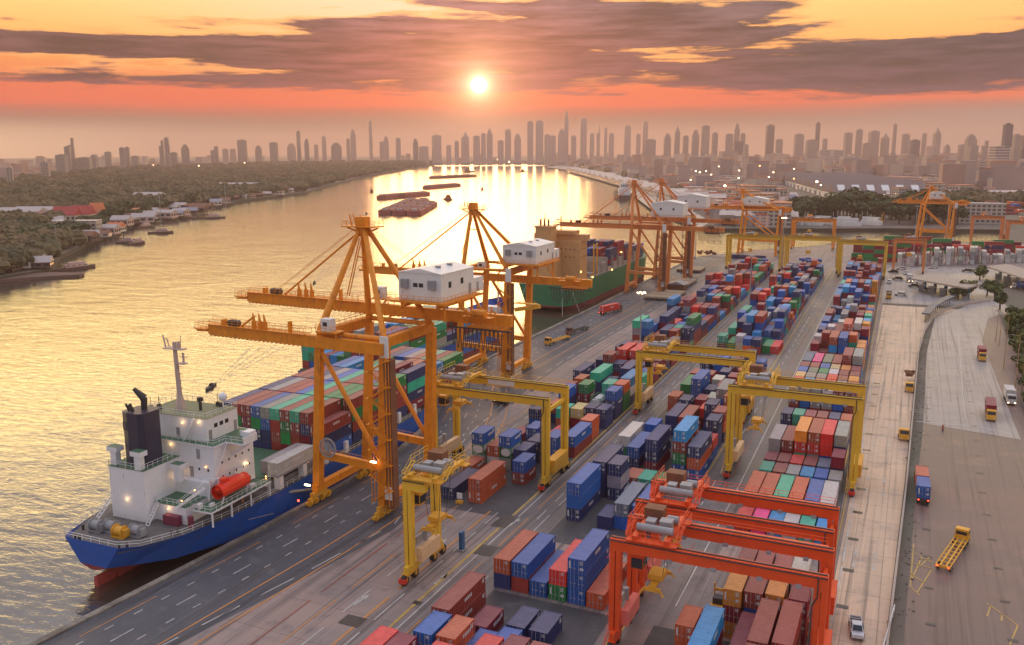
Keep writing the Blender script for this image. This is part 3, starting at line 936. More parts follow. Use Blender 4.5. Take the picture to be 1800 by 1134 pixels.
# middle block
for a in ((0, 152.2, 40, 'bbn'), (1.2, 165.4, 20, 'nyn'), (0.2, 165.6, 40, 'nnn'), (2.05, 150.9, 20, 'n'), (2.95, 152.1, 40, 'lb'), (4.02, 152.2, 40, 'bn'),
          (2.5, 172.8, 20, 't'), (1.6, 172.8, 20, 'o'), (4.9, 152.2, 20, 'm'), (3.6, 172.9, 20, 'g'), (-.6, 191.2, 40, 'wg'), (.7, 184.5, 40, 'bn'), (2.05, 183.6, 40, 'nnm'),
          (3.95, 184.7, 40, 'crgb'), (5.05, 182.6, 40, 'nob'), (5.1, 196, 20, 'Rb'), (0.45, 202.3, 20, 'bn'), (1.35, 211.5, 40, 'nn'), (2.4, 211.3, 40, 'rm'), (3.4, 221.0, 20, 'Rm'),
          (4.05, 216.8, 20, 'nnb'), (5.0, 203.4, 20, 'nnn'), (3.3, 203.5, 20, 'ro'), (5.05, 211, 20, 'ron'), (3.0, 197.5, 20, 'mm'),
          (0.2, 229.5, 20, 'oo'), (1.4, 240.5, 40, 'bbn'), (1.3, 227.0, 20, 'nm'), (2.6, 240.2, 20, 'nn'), (3.3, 232.3, 20, 'wr'), (4.05, 232.3, 40, 'ybn'), (5.05, 226.0, 40, 'oor'), (2.5, 229, 20, 'mr'),
          (3.3, 246.0, 20, 'rr'), (4.3, 246, 20, 'om'), (5.1, 246.5, 20, 'ror'), (0.3, 243, 40, 'gm'), (0.2, 257, 20, 'rn'), (1.4, 257, 20, 'rn'), (2.5, 252, 20, 'wn'), (2.6, 262, 20, 'nr'),
          (3.6, 257, 20, 'mb'), (5.0, 258.5, 20, 'nr'), (4.1, 266, 20, 'or'), (4.05, 279.5, 20, 'nnm'), (5.1, 279, 20, 'br'), (3.0, 275, 40, 'rn'), (1.5, 272, 40, 'bm'), (0.3, 270, 40, 'nr')):
    stack('B', *a)
for a in ((-.3, 314.7, 20, 'tn'), (.7, 316, 40, 'g'), (1.6, 317, 20, 'ww'), (2.6, 313.0, 20, 'bR'), (3.6, 312.6, 20, 'nr'), (4.6, 316, 40, 'g'), (5.5, 316, 40, 'R'), (1.9, 326, 40, 'nnw'), (3.0, 326, 40, 'cc')):
    stack('B2', *a)
fill('B2', 331.0, 545.0, (2, 3, 3, 2), 5)

# containers on the ships and in the far yards are added by their own builders
def add_box(x, y, z, c, ft=40, rz=0.0, w=2.5, bl='S', row=0, tier=0, n=1, lab=None):
    CONT.append(dict(x=x, y=y, z=z, w=w, L=12.19 if ft == 40 else 6.06, c=c, bl=bl, row=row, tier=tier, n=n, rz=rz, ft=ft, lab=lab))


ORD = ['first', 'second', 'third', 'fourth', 'fifth', 'sixth', 'seventh', 'eighth', 'ninth', 'tenth', 'eleventh', 'twelfth']
ORD += ['%dth' % i for i in range(13, 100)]
for i, s_ in ((21, '21st'), (22, '22nd'), (23, '23rd'), (31, '31st'), (32, '32nd'), (33, '33rd'), (41, '41st'), (42, '42nd'), (43, '43rd')): ORD[i - 1] = s_


def finish_containers():
    """the 300 that show largest become things of their own; the rest are one mass"""
    SW, SHh = 900, 567
    N = len(CONT)
    zb = np.full((SHh, SW), 1e9); ib = np.full((SHh, SW), -1, int)
    F, Rv, Uv = np.array(_f), np.array(_r2), np.array(_u2)
    s = SW / 1800.0
    for k, c in enumerate(CONT):
        cs, sn = math.cos(c['rz']), math.sin(c['rz'])
        P = []
        for z in (0, CH):
            for a, b in ((0, 0), (c['w'], 0), (c['w'], c['L']), (0, c['L'])):
                P.append((c['x'] + a * cs - b * sn, c['y'] + a * sn + b * cs, c['z'] + z))
        P = np.array(P); v = P - np.array((0, 0, CAMH)); d = v @ F
        if d.min() < 5: continue
        px = (900 + FPX * (v @ Rv) / d) * s; py = (567 - FPX * (v @ Uv) / d) * s
        for q in ((4, 5, 6, 7), (0, 1, 5, 4), (1, 2, 6, 5), (3, 0, 4, 7)):
            X, Y, Z = px[list(q)], py[list(q)], d[list(q)]
            area = sum(X[i] * Y[(i + 1) % 4] - X[(i + 1) % 4] * Y[i] for i in range(4))
            if area >= 0: continue          # facing away
            x0, x1 = max(0, int(X.min())), min(SW - 1, int(X.max()) + 1); y0, y1 = max(0, int(Y.min())), min(SHh - 1, int(Y.max()) + 1)
            if x0 > x1 or y0 > y1: continue
            gx, gy = np.meshgrid(np.arange(x0, x1 + 1) + .5, np.arange(y0, y1 + 1) + .5)
            ins = np.ones(gx.shape, bool)
            for i in range(4):
                j = (i + 1) % 4
                ins &= ((X[j] - X[i]) * (gy - Y[i]) - (Y[j] - Y[i]) * (gx - X[i])) <= 0
            zz = Z.mean()
            sub = zb[y0:y1 + 1, x0:x1 + 1]
            w = ins & (zz < sub)
            sub[w] = zz; ib[y0:y1 + 1, x0:x1 + 1][w] = k
    cnt = np.bincount(ib[ib >= 0], minlength=N)
    order = sorted(range(N), key=lambda i: -cnt[i])
    top = [i for i in order[:300] if cnt[i] >= 6]
    # bays: number the stacks of a row from the near end
    bays = {}
    for c in CONT:
        if c['bl'] in BN: bays.setdefault((c['bl'], round(c['row'])), set()).add(round(c['y']))
    used = {}
    mass = MB(); mcol = []
    tops = set(top)
    for k, c in enumerate(CONT):
        col = CC[c['c']]
        j = random.Random(k).uniform(0.82, 1.2)
        col = tuple(min(1, q * j * random.Random(k * 3 + i).uniform(.93, 1.07)) for i, q in enumerate(col))
        if k not in tops:
            n0 = len(mass.f)
            mass.cbox((c['x'] + (c['w'] / 2) * math.cos(c['rz']) - c['L'] / 2 * math.sin(c['rz']), c['y'] + (c['w'] / 2) * math.sin(c['rz']) + c['L'] / 2 * math.cos(c['rz']), c['z'] + CH / 2),
                      (c['w'] - .1, c['L'] - .06, CH - .02), c['rz'])
            mcol += [col] * (len(mass.f) - n0)
            continue
        big = cnt[k] > 330
        ft = 'long' if c['ft'] == 40 else 'short'
        if c['bl'] in BN:
            ys = sorted(bays[(c['bl'], round(c['row']))]); bay = ys.index(round(c['y']))
            tn = 'on the ground' if c['n'] == 1 else ('topmost' if c['tier'] == c['n'] - 1 else ('lowest' if c['tier'] == 0 else 'tier %s' % ORD[c['tier']]))
            place = '%s, %s row, %s bay of the %s' % (tn, ORD[max(0, round(c['row']))], ORD[bay], BN[c['bl']])
        else:
            place = c['lab'] or 'on the ship'
        nm = 'shipping_container' if c['c'] != 'k' else 'tank_container'
        cc = CN[c['c']]
        if c['c'] == 'k': cc = 'white tank'
        lab = '%s %s container, %s' % (cc, ft, place)
        words = lab.split()
        if len(words) > 16: lab = ' '.join(lab.split()[:16])
        if lab in used:
            used[lab] += 1
            alt = ' '.join((lab.split(' container')[0] + ' container, %s of two alike,' % ('farther' if used[lab] == 2 else 'smaller') + lab.split('container,')[1]).split())
            lab = ' '.join(alt.split()[:16])
        used[lab] = used.get(lab, 0) + 1
        grp = 'shipping containers stacked in the port' if c['bl'] in BN or c['bl'] == 'F' else 'containers loaded on the ships'
        rc = random.Random(k)
        sx = c['w'] / CW
        color = (*col, 1)
        if c['c'] == 'k':
            root = empty('tank_container', (c['x'], c['y'], c['z']), c['rz'], lab, 'tank container', grp); root.scale = (sx, 1, 1)
            for kd, nm2 in (('tankframe', 'frame'), ('tank', 'tank')):
                o = bpy.data.objects.new(nm2, c_mesh(kd, 6.06)); COL.objects.link(o); o.parent = root; o.color = (.03, .25, .1, 1)
        elif big:
            root = empty('shipping_container', (c['x'], c['y'], c['z']), c['rz'], lab, 'container', grp); root.scale = (sx, 1, 1)
            mk = rc.randint(0, 1)
            for kd, nm2 in (('body', 'body'), ('leaf0', 'door'), ('leaf1', 'door')):
                o = bpy.data.objects.new(nm2, c_mesh(kd, c['L'], mk)); COL.objects.link(o); o.parent = root; o.color = color
        else:
            kd = 'whole' if rc.random() < .75 else 'blind'
            o = bpy.data.objects.new('shipping_container', c_mesh(kd, c['L'], rc.randint(0, 1) if kd == 'whole' else 0))
            COL.objects.link(o); o.location = (c['x'], c['y'], c['z']); o.rotation_euler = (0, 0, c['rz']); o.scale = (sx, 1, 1); o.color = color
            tag(o, lab, 'container', grp)
    o = mass.build('container_mass', CPA)
    at = o.data.attributes.new('Col', 'FLOAT_COLOR', 'FACE')
    at.data.foreach_set('color', [q for c in mcol for q in (*c, 1.0)])
    tag(o, 'distant and half hidden containers filling the rest of the stacks', 'containers', kind='stuff')
    print('containers', N, 'individual', len(top), 'visible', int((cnt > 3).sum()))
# ------------------------------------------------------------------ cranes
def bogie_mb(n=4, L=7.0):
    """balanced travel bogie: rocker beams over small rail wheels, y along the rail, origin under the leg"""
    m = MB()
    m.beam((0, -L * .32, 2.0), (0, L * .32, 2.0), .9, .9)
    for s in (-1, 1):
        m.beam((0, s * L * .28 - L * .17, 1.25), (0, s * L * .28 + L * .17, 1.25), .7, .7)
        for q in (-1, 1):
            y = s * L * .28 + q * L * .13
            m.box(-.32, .32, y - .55, y + .55, .5, 1.0)
            m.tube((-.25, y - .3, .36), (.25, y - .3, .36), .34, 10)
            m.tube((-.25, y + .3, .36), (.25, y + .3, .36), .34, 10)
            m.box(.3, .7, y - .3, y + .3, .6, 1.15)
    m.beam((-.1, -L * .5 - .5, .8), (-.1, -L * .42, .8), .5, .5)
    m.beam((-.1, L * .42, .8), (-.1, L * .5 + .5, .8), .5, .5)
    return m


def zig_stairs(m, x, y, z0, z1, w=2.2, step=3.2, sy=1):
    z = z0; k = 0
    while z < z1 - step:
        a, b = (x - w / 2, x + w / 2) if k % 2 == 0 else (x + w / 2, x - w / 2)
        m.stairs((a, y, z), (b, y, z + step), .7)
        m.box(min(b, b + (.7 if b > x else -.7)), max(b, b + (.7 if b > x else -.7)), y - .5, y + .5, z + step - .06, z + step)
        z += step; k += 1


def house_part(root, x0, x1, y0, y1, z0, z1, wm=WHITE, simple=False):
    m = MB(); m.box(x0, x1, y0, y1, z0, z1); h = m.build('machinery_house', wm, root)
    m = MB(); m.gable(x0 - .15, x1 + .15, y0 - .15, y1 + .15, z1 + .003, z1 + (x1 - x0) * .09, 'y'); m.build('roof', wm, h)
    if simple:
        m = MB()
        for q in (.3, .7): m.box(x0 + (x1 - x0) * q - .5, x0 + (x1 - x0) * q + .5, y0 - .05, y0 + .02, (z0 + z1) / 2, (z0 + z1) / 2 + 1)
        m.build('window', GLASS, h); return h
    for q in (.40, .53):
        m = MB(); xc = x0 + (x1 - x0) * q; m.box(xc - .5, xc + .5, y0 - .06, y0 + .02, z0 + 2.6, z0 + 3.4); m.build('window', GLASS, h)
    for q in (.17, .80):
        m = MB(); xc = x0 + (x1 - x0) * q; m.box(xc - .75, xc + .75, y0 - .7, y0 - .003, z0 + 2.3, z0 + 4.1)
        for i in range(6): m.box(xc - .78, xc + .78, y0 - .74, y0 - .69, z0 + 2.4 + i * .28, z0 + 2.5 + i * .28)
        m.build('air_vent', GREY, h)
    for yy, zz in ((.25, 2.4), (.62, 2.6)):
        m = MB(); yc = y0 + (y1 - y0) * yy; m.box(x1 - .02, x1 + .06, yc - .5, yc + .5, z0 + zz, z0 + zz + 1.2); m.build('window', GLASS, h)
    m = MB(); m.box(x1 - .02, x1 + .07, y1 - 2.2, y1 - 1.2, z0 + .2, z0 + 2.3); m.build('door', GREY, h)
    m = MB()
    for q in (.35, .7): m.tube(((x0 + x1) / 2 + 1.5, y0 + (y1 - y0) * q, z1), ((x0 + x1) / 2 + 1.5, y0 + (y1 - y0) * q, z1 + 1.0), .6, 10)
    m.build('roof_vent', GREY, h)
    return h


def sts(label, cx, cy, rz, gg, yl, H, booms, xb, apex, house, M, M2, detail=2, lean=(2.0, 1.2), stays=True, steel=None):
    root = empty('quay_crane', (cx, cy, 0), rz, label, 'quay crane', 'ship to shore cranes on the quay')
    M2 = M2 or M
    g2 = gg / 2; y2 = yl / 2
    B4 = {}
    for sx in (-1, 1):
        for sy in (-1, 1):
            top = (sx * g2 + (lean[0] if sx < 0 else lean[1]), sy * y2, H)
            B4[(sx, sy)] = top
            w = 1.7 if sx < 0 else 2.0
            m = MB(); m.beam((sx * g2, sy * y2, 3.6), top, w, w * .95, w * .8, w * .8)
            m.build('leg', M, root)
            m = bogie_mb(); b = m.build('bogie', MACH if detail > 1 else M, root); b.location = (sx * g2, sy * y2, 0)
        m = MB(); m.beam((sx * g2, -y2 - 1.2, 3.2), (sx * g2, y2 + 1.2, 3.2), 1.4, 1.5); m.build('sill_beam', M, root)
        m = MB(); t0, t1 = B4[(sx, -1)], B4[(sx, 1)]
        m.beam((t0[0], t0[1], H + .2), (t1[0], t1[1], H + .2), 1.4, 1.9)
        m.build('cross_girder', M, root)
        m = MB(); m.rail([(t0[0] + .9, t0[1], H + 1.15), (t0[0] + .9, t1[1], H + 1.15)], step=1.8); m.rail([(t0[0] - .9, t0[1], H + 1.15), (t0[0] - .9, t1[1], H + 1.15)], step=1.8)
        m.build('railing', M2, root)
    for sy in (-1, 1):
        a, b = B4[(-1, sy)], B4[(1, sy)]
        m = MB(); m.tube((a[0], a[1], H + .8), (b[0], b[1], H + .8), .5, 10); m.build('tie_tube', M, root)
        m = MB()
        tz = 10.5
        m.beam((-g2 + lean[0] * .25, sy * y2, tz), (g2 + lean[1] * .25, sy * y2, tz - .6), .95, 1.5); m.build('portal_beam', M, root)
        m = MB(); m.tube((a[0] * .97 + .1, a[1], H - 3), (g2 * .98 - .2, b[1], tz + .3), .48, 10); m.build('diagonal_brace', M, root)
        if detail > 1:
            m = MB(); m.rail([(-g2 + 1, sy * y2 - .7, tz + .7), (g2 - 1.4, sy * y2 - .7, tz + .1)], step=1.5); m.build('railing', M2, root)
    # stair tower and lift on the near landward leg
    m = MB()
    if detail > 0:
        zig_stairs(m, g2 + .4, -y2 - 1.6, 3.5, H - 2, 4.0, 2.6)
        for x in (g2 - 1.4, g2 + 2.6):
            m.beam((x, -y2 - 2.1, 3.0), (x, -y2 - 2.1, H - 2), .12); m.beam((x, -y2 - 1.1, 3.0), (x, -y2 - 1.1, H - 2), .12)
    m.build('stair_tower', steel or M2, root)
    m = MB(); m.box(g2 + 1.3, g2 + 2.9, -y2 - .9, -y2 + .9, 2.0, H - 3)
    m.build('lift_shaft', BROWN, root)
    m = MB(); m.box(g2 + .9, g2 + 2.7, -y2 - 1.3, -y2 - .92, H - 2.5, H + 1.6); m.box(g2 + 1.0, g2 + 2.6, -y2 - 1.2, -y2 - .92, 4, 6.6); m.build('lift_cabin', WHITE, root)
    # booms
    xb0 = xb
    for bi, bb in enumerate(booms):
        yb, zb_, xt, full = bb[:4]; xb = bb[4] if len(bb) > 4 else xb0
        m = MB(); m.beam((xt, yb, zb_), (xb, yb, zb_ - .3), 1.3, 2.3)
        for i in range(int((xb - xt) / 1.1)): m.box(xt + .4 + i * 1.1, xt + .7 + i * 1.1, yb - .75, yb + .75, zb_ - 1.45, zb_ - 1.25)
        bo = m.build('boom', M, root)
        m = MB()
        for s in (-1, 1):
            m.rail([(xt - .5, yb + s * 1.2, zb_ + 1.15), (-g2, yb + s * 1.2, zb_ + 1.15)], step=1.5)
            m.box(xt - .5, -g2, yb + s * .65 if s > 0 else yb - 1.25, yb + 1.25 if s > 0 else yb - .65, zb_ + 1.05, zb_ + 1.14)
        m.build('walkway', M2, bo)
        m = MB(); m.box(xt - 3.4, xt - .02, yb - 1.2, yb + 1.2, zb_ - .2, zb_); m.rail([(xt - 3.3, yb - 1.1, zb_), (xt - 3.3, yb + 1.1, zb_), (xt, yb + 1.1, zb_)], step=1.1); m.rail([(xt - 3.3, yb - 1.1, zb_), (xt, yb - 1.1, zb_)], step=1.1)
        m.beam((xt - 3.8, yb, zb_ - .7), (xt, yb, zb_ - .5), .4); m.build('tip_platform', M2, bo)
        m = MB()
        span = -g2 - xt
        for q in (.47, .53, .58):
            xx = xt + span * q
            m.beam((xx, yb, zb_ + 1.1), (xx, yb, zb_ + 2.6), .9, .5); m.beam((xx, yb, zb_ + 2.4), (xx - .25, yb, zb_ + 4.2), .6, .35, .15, .15)
        xx = xt + span * .16; m.box(xx - .5, xx + .3, yb - .5, yb + .5, zb_ + 1.1, zb_ + 2.3)
        xx = xt + span * .83; m.box(xx - .25, xx + .25, yb - .4, yb + .4, zb_ + 1.1, zb_ + 3.3)
        m.build('boom_hook', M, bo)
        m = MB(); xx = xt + span * .26
        for q in (-.9, 0, .9): m.tube((xx + q, yb - .5, zb_ + 1.7), (xx + q, yb + .5, zb_ + 1.7), .62, 12)
        m.build('sheave', DARK, bo)
        if stays and full:
            m = MB()
            A = Vector(apex)
            p = Vector((xt + span * .34, yb, zb_ + 1.2))
            m.tube(A + Vector((-1.5, (yb - A.y) * .1, -1)), p, .24, 8)
            for d in (-.5, .5): m.tube(A + Vector((-1, d, .5)), Vector((xt + span * .26, yb + d, zb_ + 1.8)), .05, 5)
            m.build('forestay', M, root)
        elif stays:
            m = MB(); p = Vector((xt + span * .34, yb, zb_ + 1.2)); m.tube(p, p + Vector((3.6, 0, 2.4)), .24, 8); m.build('forestay', M, root)
        if detail > 1:
            m = MB(); m.box(-g2 + 4, -g2 + 6.2, yb + (-.9), yb + .9, zb_ + 2.2, zb_ + 4.6); cb = m.build('operator_cab', WHITE, root)
            m = MB(); m.box(-g2 + 3.9, -g2 + 4.0, yb - .7, yb + .7, zb_ + 3.2, zb_ + 4.2); m.box(-g2 + 4.5, -g2 + 5.5, yb - .95, yb - .88, zb_ + 3.2, zb_ + 4.0); m.build('window', GLASS, cb)
            m = MB(); m.box(-g2 + 3, -g2 + 8, yb - 1.4, yb + 1.4, zb_ + 2.0, zb_ + 2.18)
            m.rail([(-g2 + 3, yb - 1.4, zb_ + 2.2), (-g2 + 8, yb - 1.4, zb_ + 2.2)], step=1.2); m.rail([(-g2 + 3, yb + 1.4, zb_ + 2.2), (-g2 + 8, yb + 1.4, zb_ + 2.2)], step=1.2)
            for q in (3.3, 7.7):
                for s in (-1.1, 1.1): m.beam((-g2 + q, yb + s, zb_ + 1), (-g2 + q, yb + s, zb_ + 2.1), .16)
            m.stairs((-g2 + 2.6, yb + 1.8, zb_ - 1.5), (-g2 + 6, yb + 1.8, zb_ + 2.2)); m.build('cab_platform', M2, root)
    yb, zb_ = booms[-1][0], booms[-1][1]
    # pylon over the seaward legs
    A = Vector(apex)
    corners = [B4[(-1, -1)], B4[(-1, 1)], B4[(1, -1)], B4[(1, 1)]] if detail else [B4[(-1, -1)], B4[(-1, 1)], B4[(1, 0 - 1)], B4[(1, 1)]]
    for i, c in enumerate(corners):
        m = MB(); m.tube((c[0], c[1], H + .6), (A.x + (-.4 if i < 2 else .8), A.y + (-.5 if i % 2 == 0 else .5), A.z), .75 if i < 2 else .62, 10, .5)
        m.build('pylon_leg', M, root)
    m = MB(); mid = A.z - 6
    m.beam((A.x - 1.2, A.y, mid), (A.x + 1.8, A.y, mid), .3, .3)
    m.tube((A.x - 3.4, A.y - 1.6, A.z - 14), (A.x - .4, A.y - .6, A.z - 2), .12, 6); m.tube((A.x - 2.8, A.y - 1.6, A.z - 14), (A.x + .1, A.y - .6, A.z - 2), .12, 6)
    m.build('ladder', M2, root)
    m = MB(); m.box(A.x - 4.2, A.x + 4.2, A.y - 1.7, A.y + 1.7, A.z + .3, A.z + .5)
    m.beam((A.x - 3.8, A.y, A.z + .1), (A.x, A.y, A.z - 1.2), .3); m.beam((A.x + 3.8, A.y, A.z + .1), (A.x, A.y, A.z - 1.2), .3)
    m.rail([(A.x - 4.1, A.y - 1.6, A.z + .5), (A.x + 4.1, A.y - 1.6, A.z + .5), (A.x + 4.1, A.y + 1.6, A.z + .5), (A.x - 4.1, A.y + 1.6, A.z + .5), (A.x - 4.1, A.y - 1.6, A.z + .5)], step=1.2)
    m.box(A.x - 1.1, A.x + 1.3, A.y - .9, A.y + .9, A.z - 1.6, A.z + 2.4)
    for q in (-2.6, -1.6, .2): m.beam((A.x + q, A.y, A.z + .5), (A.x + q - .6, A.y, A.z + 2.8), .22)
    m.tube((A.x + .8, A.y, A.z + 2), (A.x + .8, A.y, A.z + 4.6), .06, 5)
    m.build('top_platform', M, root)
    m = MB()
    for d in (-.6, .6): m.tube((A.x + 1, A.y + d, A.z + .4), (g2 + 6, yb + d, zb_ + 5), .045, 5)
    m.build('backstay', M2, root)
    # house on its base
    if house:
        x0, x1, y0, y1, z0, z1 = house
        m = MB(); m.box(x0 - 1.3, x1 + 1.5, y0 - 1.5, y1 + 1.2, z0 - .45, z0 - .05)
        for x in (x0 + 1, x1 - 1): m.beam((x, y0, z0 - 1.0), (x, y1, z0 - 1.0), .5, 1.0)
        for y in (y0 + 1, y1 - 1): m.beam((x0, y, (zb_ + z0) / 2 - .2), (x0, y, z0 - .4), .4); m.beam((x1, y, zb_), (x1, y, z0 - .4), .4)
        m.build('house_base', M, root)
        m = MB(); m.rail([(x0 - 1.2, y0 - 1.4, z0 - .05), (x1 + 1.4, y0 - 1.4, z0 - .05), (x1 + 1.4, y1 + 1.1, z0 - .05)], step=1.3); m.build('railing', M2, root)
        house_part(root, x0, x1, y0, y1, z0, z1, simple=detail < 2)
        if detail > 1:
            m = MB(); m.box(x1 - 3.4, x1, y1 + .01, y1 + 4.2, z0, z0 + 3.0); hx = m.build('machinery_annex', WHITE, root)
            m = MB(); m.box(x1 - .02, x1 + .05, y1 + 1.2, y1 + 2.0, z0 + .2, z0 + 2.1); m.build('door', GREY, hx)
            m = MB(); m.stairs((x1 + 2, y0 + 3, z0 - .2), (x1 + 3.5, y0 + 7, z0 - 5), .8); m.build('stairs', M2, root); m = MB(); m.stairs((x0 - 1, y0 - 2, z0 - 3.5), (x0 + 3, y0 - 2, z0 - .2), .8); m.build('stairs', M2, root)
    # trolley with festoon loops on the back reach
    m = MB(); xt2 = xb - 9
    m.box(xt2, xt2 + 7, yb - 2.4, yb + 2.4, zb_ - 2.4, zb_ - 1.6)
    for q in (0, 3.2, 6.4):
        m.beam((xt2 + q, yb - 2.3, zb_ - 1.4), (xt2 + q, yb - 2.3, zb_ + 1.8), .25); m.beam((xt2 + q, yb + 2.3, zb_ - 1.4), (xt2 + q, yb + 2.3, zb_ + 1.8), .25)
    m.box(xt2 - .5, xt2 + 6, yb - 3.4, yb - 1.6, zb_ + .4, zb_ + .55)
    m.rail([(xt2 - .5, yb - 3.3, zb_ + .5), (xt2 + 6, yb - 3.3, zb_ + .5)], step=1.2)
    m.tube((xt2 + 1.5, yb - 2.6, zb_ + 1.2), (xt2 + 4.5, yb - 2.6, zb_ + 1.2), .8, 10)
    m.build('trolley', M2 if detail < 2 else M, root)
    if detail > 0:
        m = MB()
        for k in range(12):
            x = xb - 12 + k * .95
            pr_ = None
            for i in range(9):
                t = i / 8
                p = Vector((x + t * .8, yb - 2.9, zb_ - 2.0 - (1 - (2 * t - 1) ** 2) * (3.6 + (k % 3) * .5)))
                if pr_ is not None: m.beam(pr_, p, .13)
                pr_ = p
        m.beam((xb - 13, yb - 2.9, zb_ - 1.9), (xb + 1, yb - 2.9, zb_ - 1.9), .2, .3)
        m.build('cable_festoon', DARK, root)
    return root


def reel(root, x, y, z, r, M):
    m = MB()
    for i in range(24):
        a = 2 * math.pi * i / 24
        m.beam((x, y, z), (x + r * math.cos(a), y, z + r * math.sin(a)), .09, .09)
        b = a + 2 * math.pi / 24
        m.beam((x + r * math.cos(a), y, z + r * math.sin(a)), (x + r * math.cos(b), y, z + r * math.sin(b)), .22, .3)
        m.beam((x + r * .5 * math.cos(a), y, z + r * .5 * math.sin(a)), (x + r * .5 * math.cos(b), y, z + r * .5 * math.sin(b)), .12, .2)
    m.tube((x, y - .35, z), (x, y + .3, z), .5, 12)
    m.build('cable_reel', GREY, root)


c1 = sts('nearest orange quay crane with two booms, cable reel and pink-white machinery house', -98.6, 148.5, R(-2), 16.3, 17.0, 35.0,
         [(-9.5, 34.4, -34.0, False, 10.0), (8.5, 38.2, -39.6, True, 28.0)], 28.0, (-4.6, 5.0, 55.3), (7.2, 17.0, 0.0, 13.0, 42.2, 47.6), CRANEO, None)
reel(c1, -4.6, -9.4, 12.4, 1.9, CRANEO)
m = MB()
for p in ((-8.4, -11.6, 4.6), (7.0, -10.2, 11.5)): m.cbox(p, (1.3, .3, .3))
m.build('work_light', LAMPW, c1)
m = MB(); m.sphere((-9.3, -13.5, 1.8), .22); m.build('warning_light', LAMPR, c1)
c3 = sts('orange quay crane with single boom behind the nearest one, tall pylon and pink-white house', -120.8, 253.0, 0, 16.3, 17.5, 34.0,
         [(-1.5, 31.6, -46.0, True)], 34.0, (-6.0, -1.5, 52.4), (6.8, 18.0, -7.0, 8.0, 37.0, 42.4), CRANEO, None)
m = MB(); m.beam((12, -9, 23), (20, -9, 24.5), 1.6, 1.2); m.box(12, 19, -10.2, -7.8, 25, 25.2); m.rail([(12, -10.1, 25.2), (19, -10.1, 25.2)]); m.build('maintenance_platform', MACH, c3)
m = MB(); m.sphere((7.5, -14, 1.8), .25); m.build('warning_light', LAMPR, c3)
sts('slim haze-tinted orange quay crane serving the green ship, white house on top', -121.0, 437.0, 0, 17, 15, 33.5, [(0, 32.8, -48.0, True)], 38.0, (-8.0, 0, 53.8), (2.5, 18.5, -5, 5, 38.5, 45.0), CRANEP, BROWN, 1)
sts('slim haze-tinted orange quay crane farthest along the quay, white house partly behind its neighbour', -121.0, 490.0, 0, 17, 15, 33.5, [(0, 32.8, -50.0, True)], 36.0, (-8.0, 0, 53.0), (2.5, 18.5, -5, 5, 39.5, 46.0), CRANEP, BROWN, 1)
sts('yellow-orange quay crane at the corner of the inlet with wide white house', -95.0, 627.0, 0, 25, 16, 30.0, [(0, 31.6, -37.0, True)], 21.0, (-12.5, 0, 42.5), (-12, 5, -5, 5, 33.5, 38.0), CRANEO, CRANEO, 0)
sts('yellow-orange quay crane beyond the grey container stacks on the right', 16.0, 742.0, R(8), 21, 17, 30.5, [(0, 32.0, -27.0, True)], 23.0, (-4.0, 0, 42.0), (-5, 5, -4, 4, 34.5, 39.0), CRANEO, CRANEO, 0)


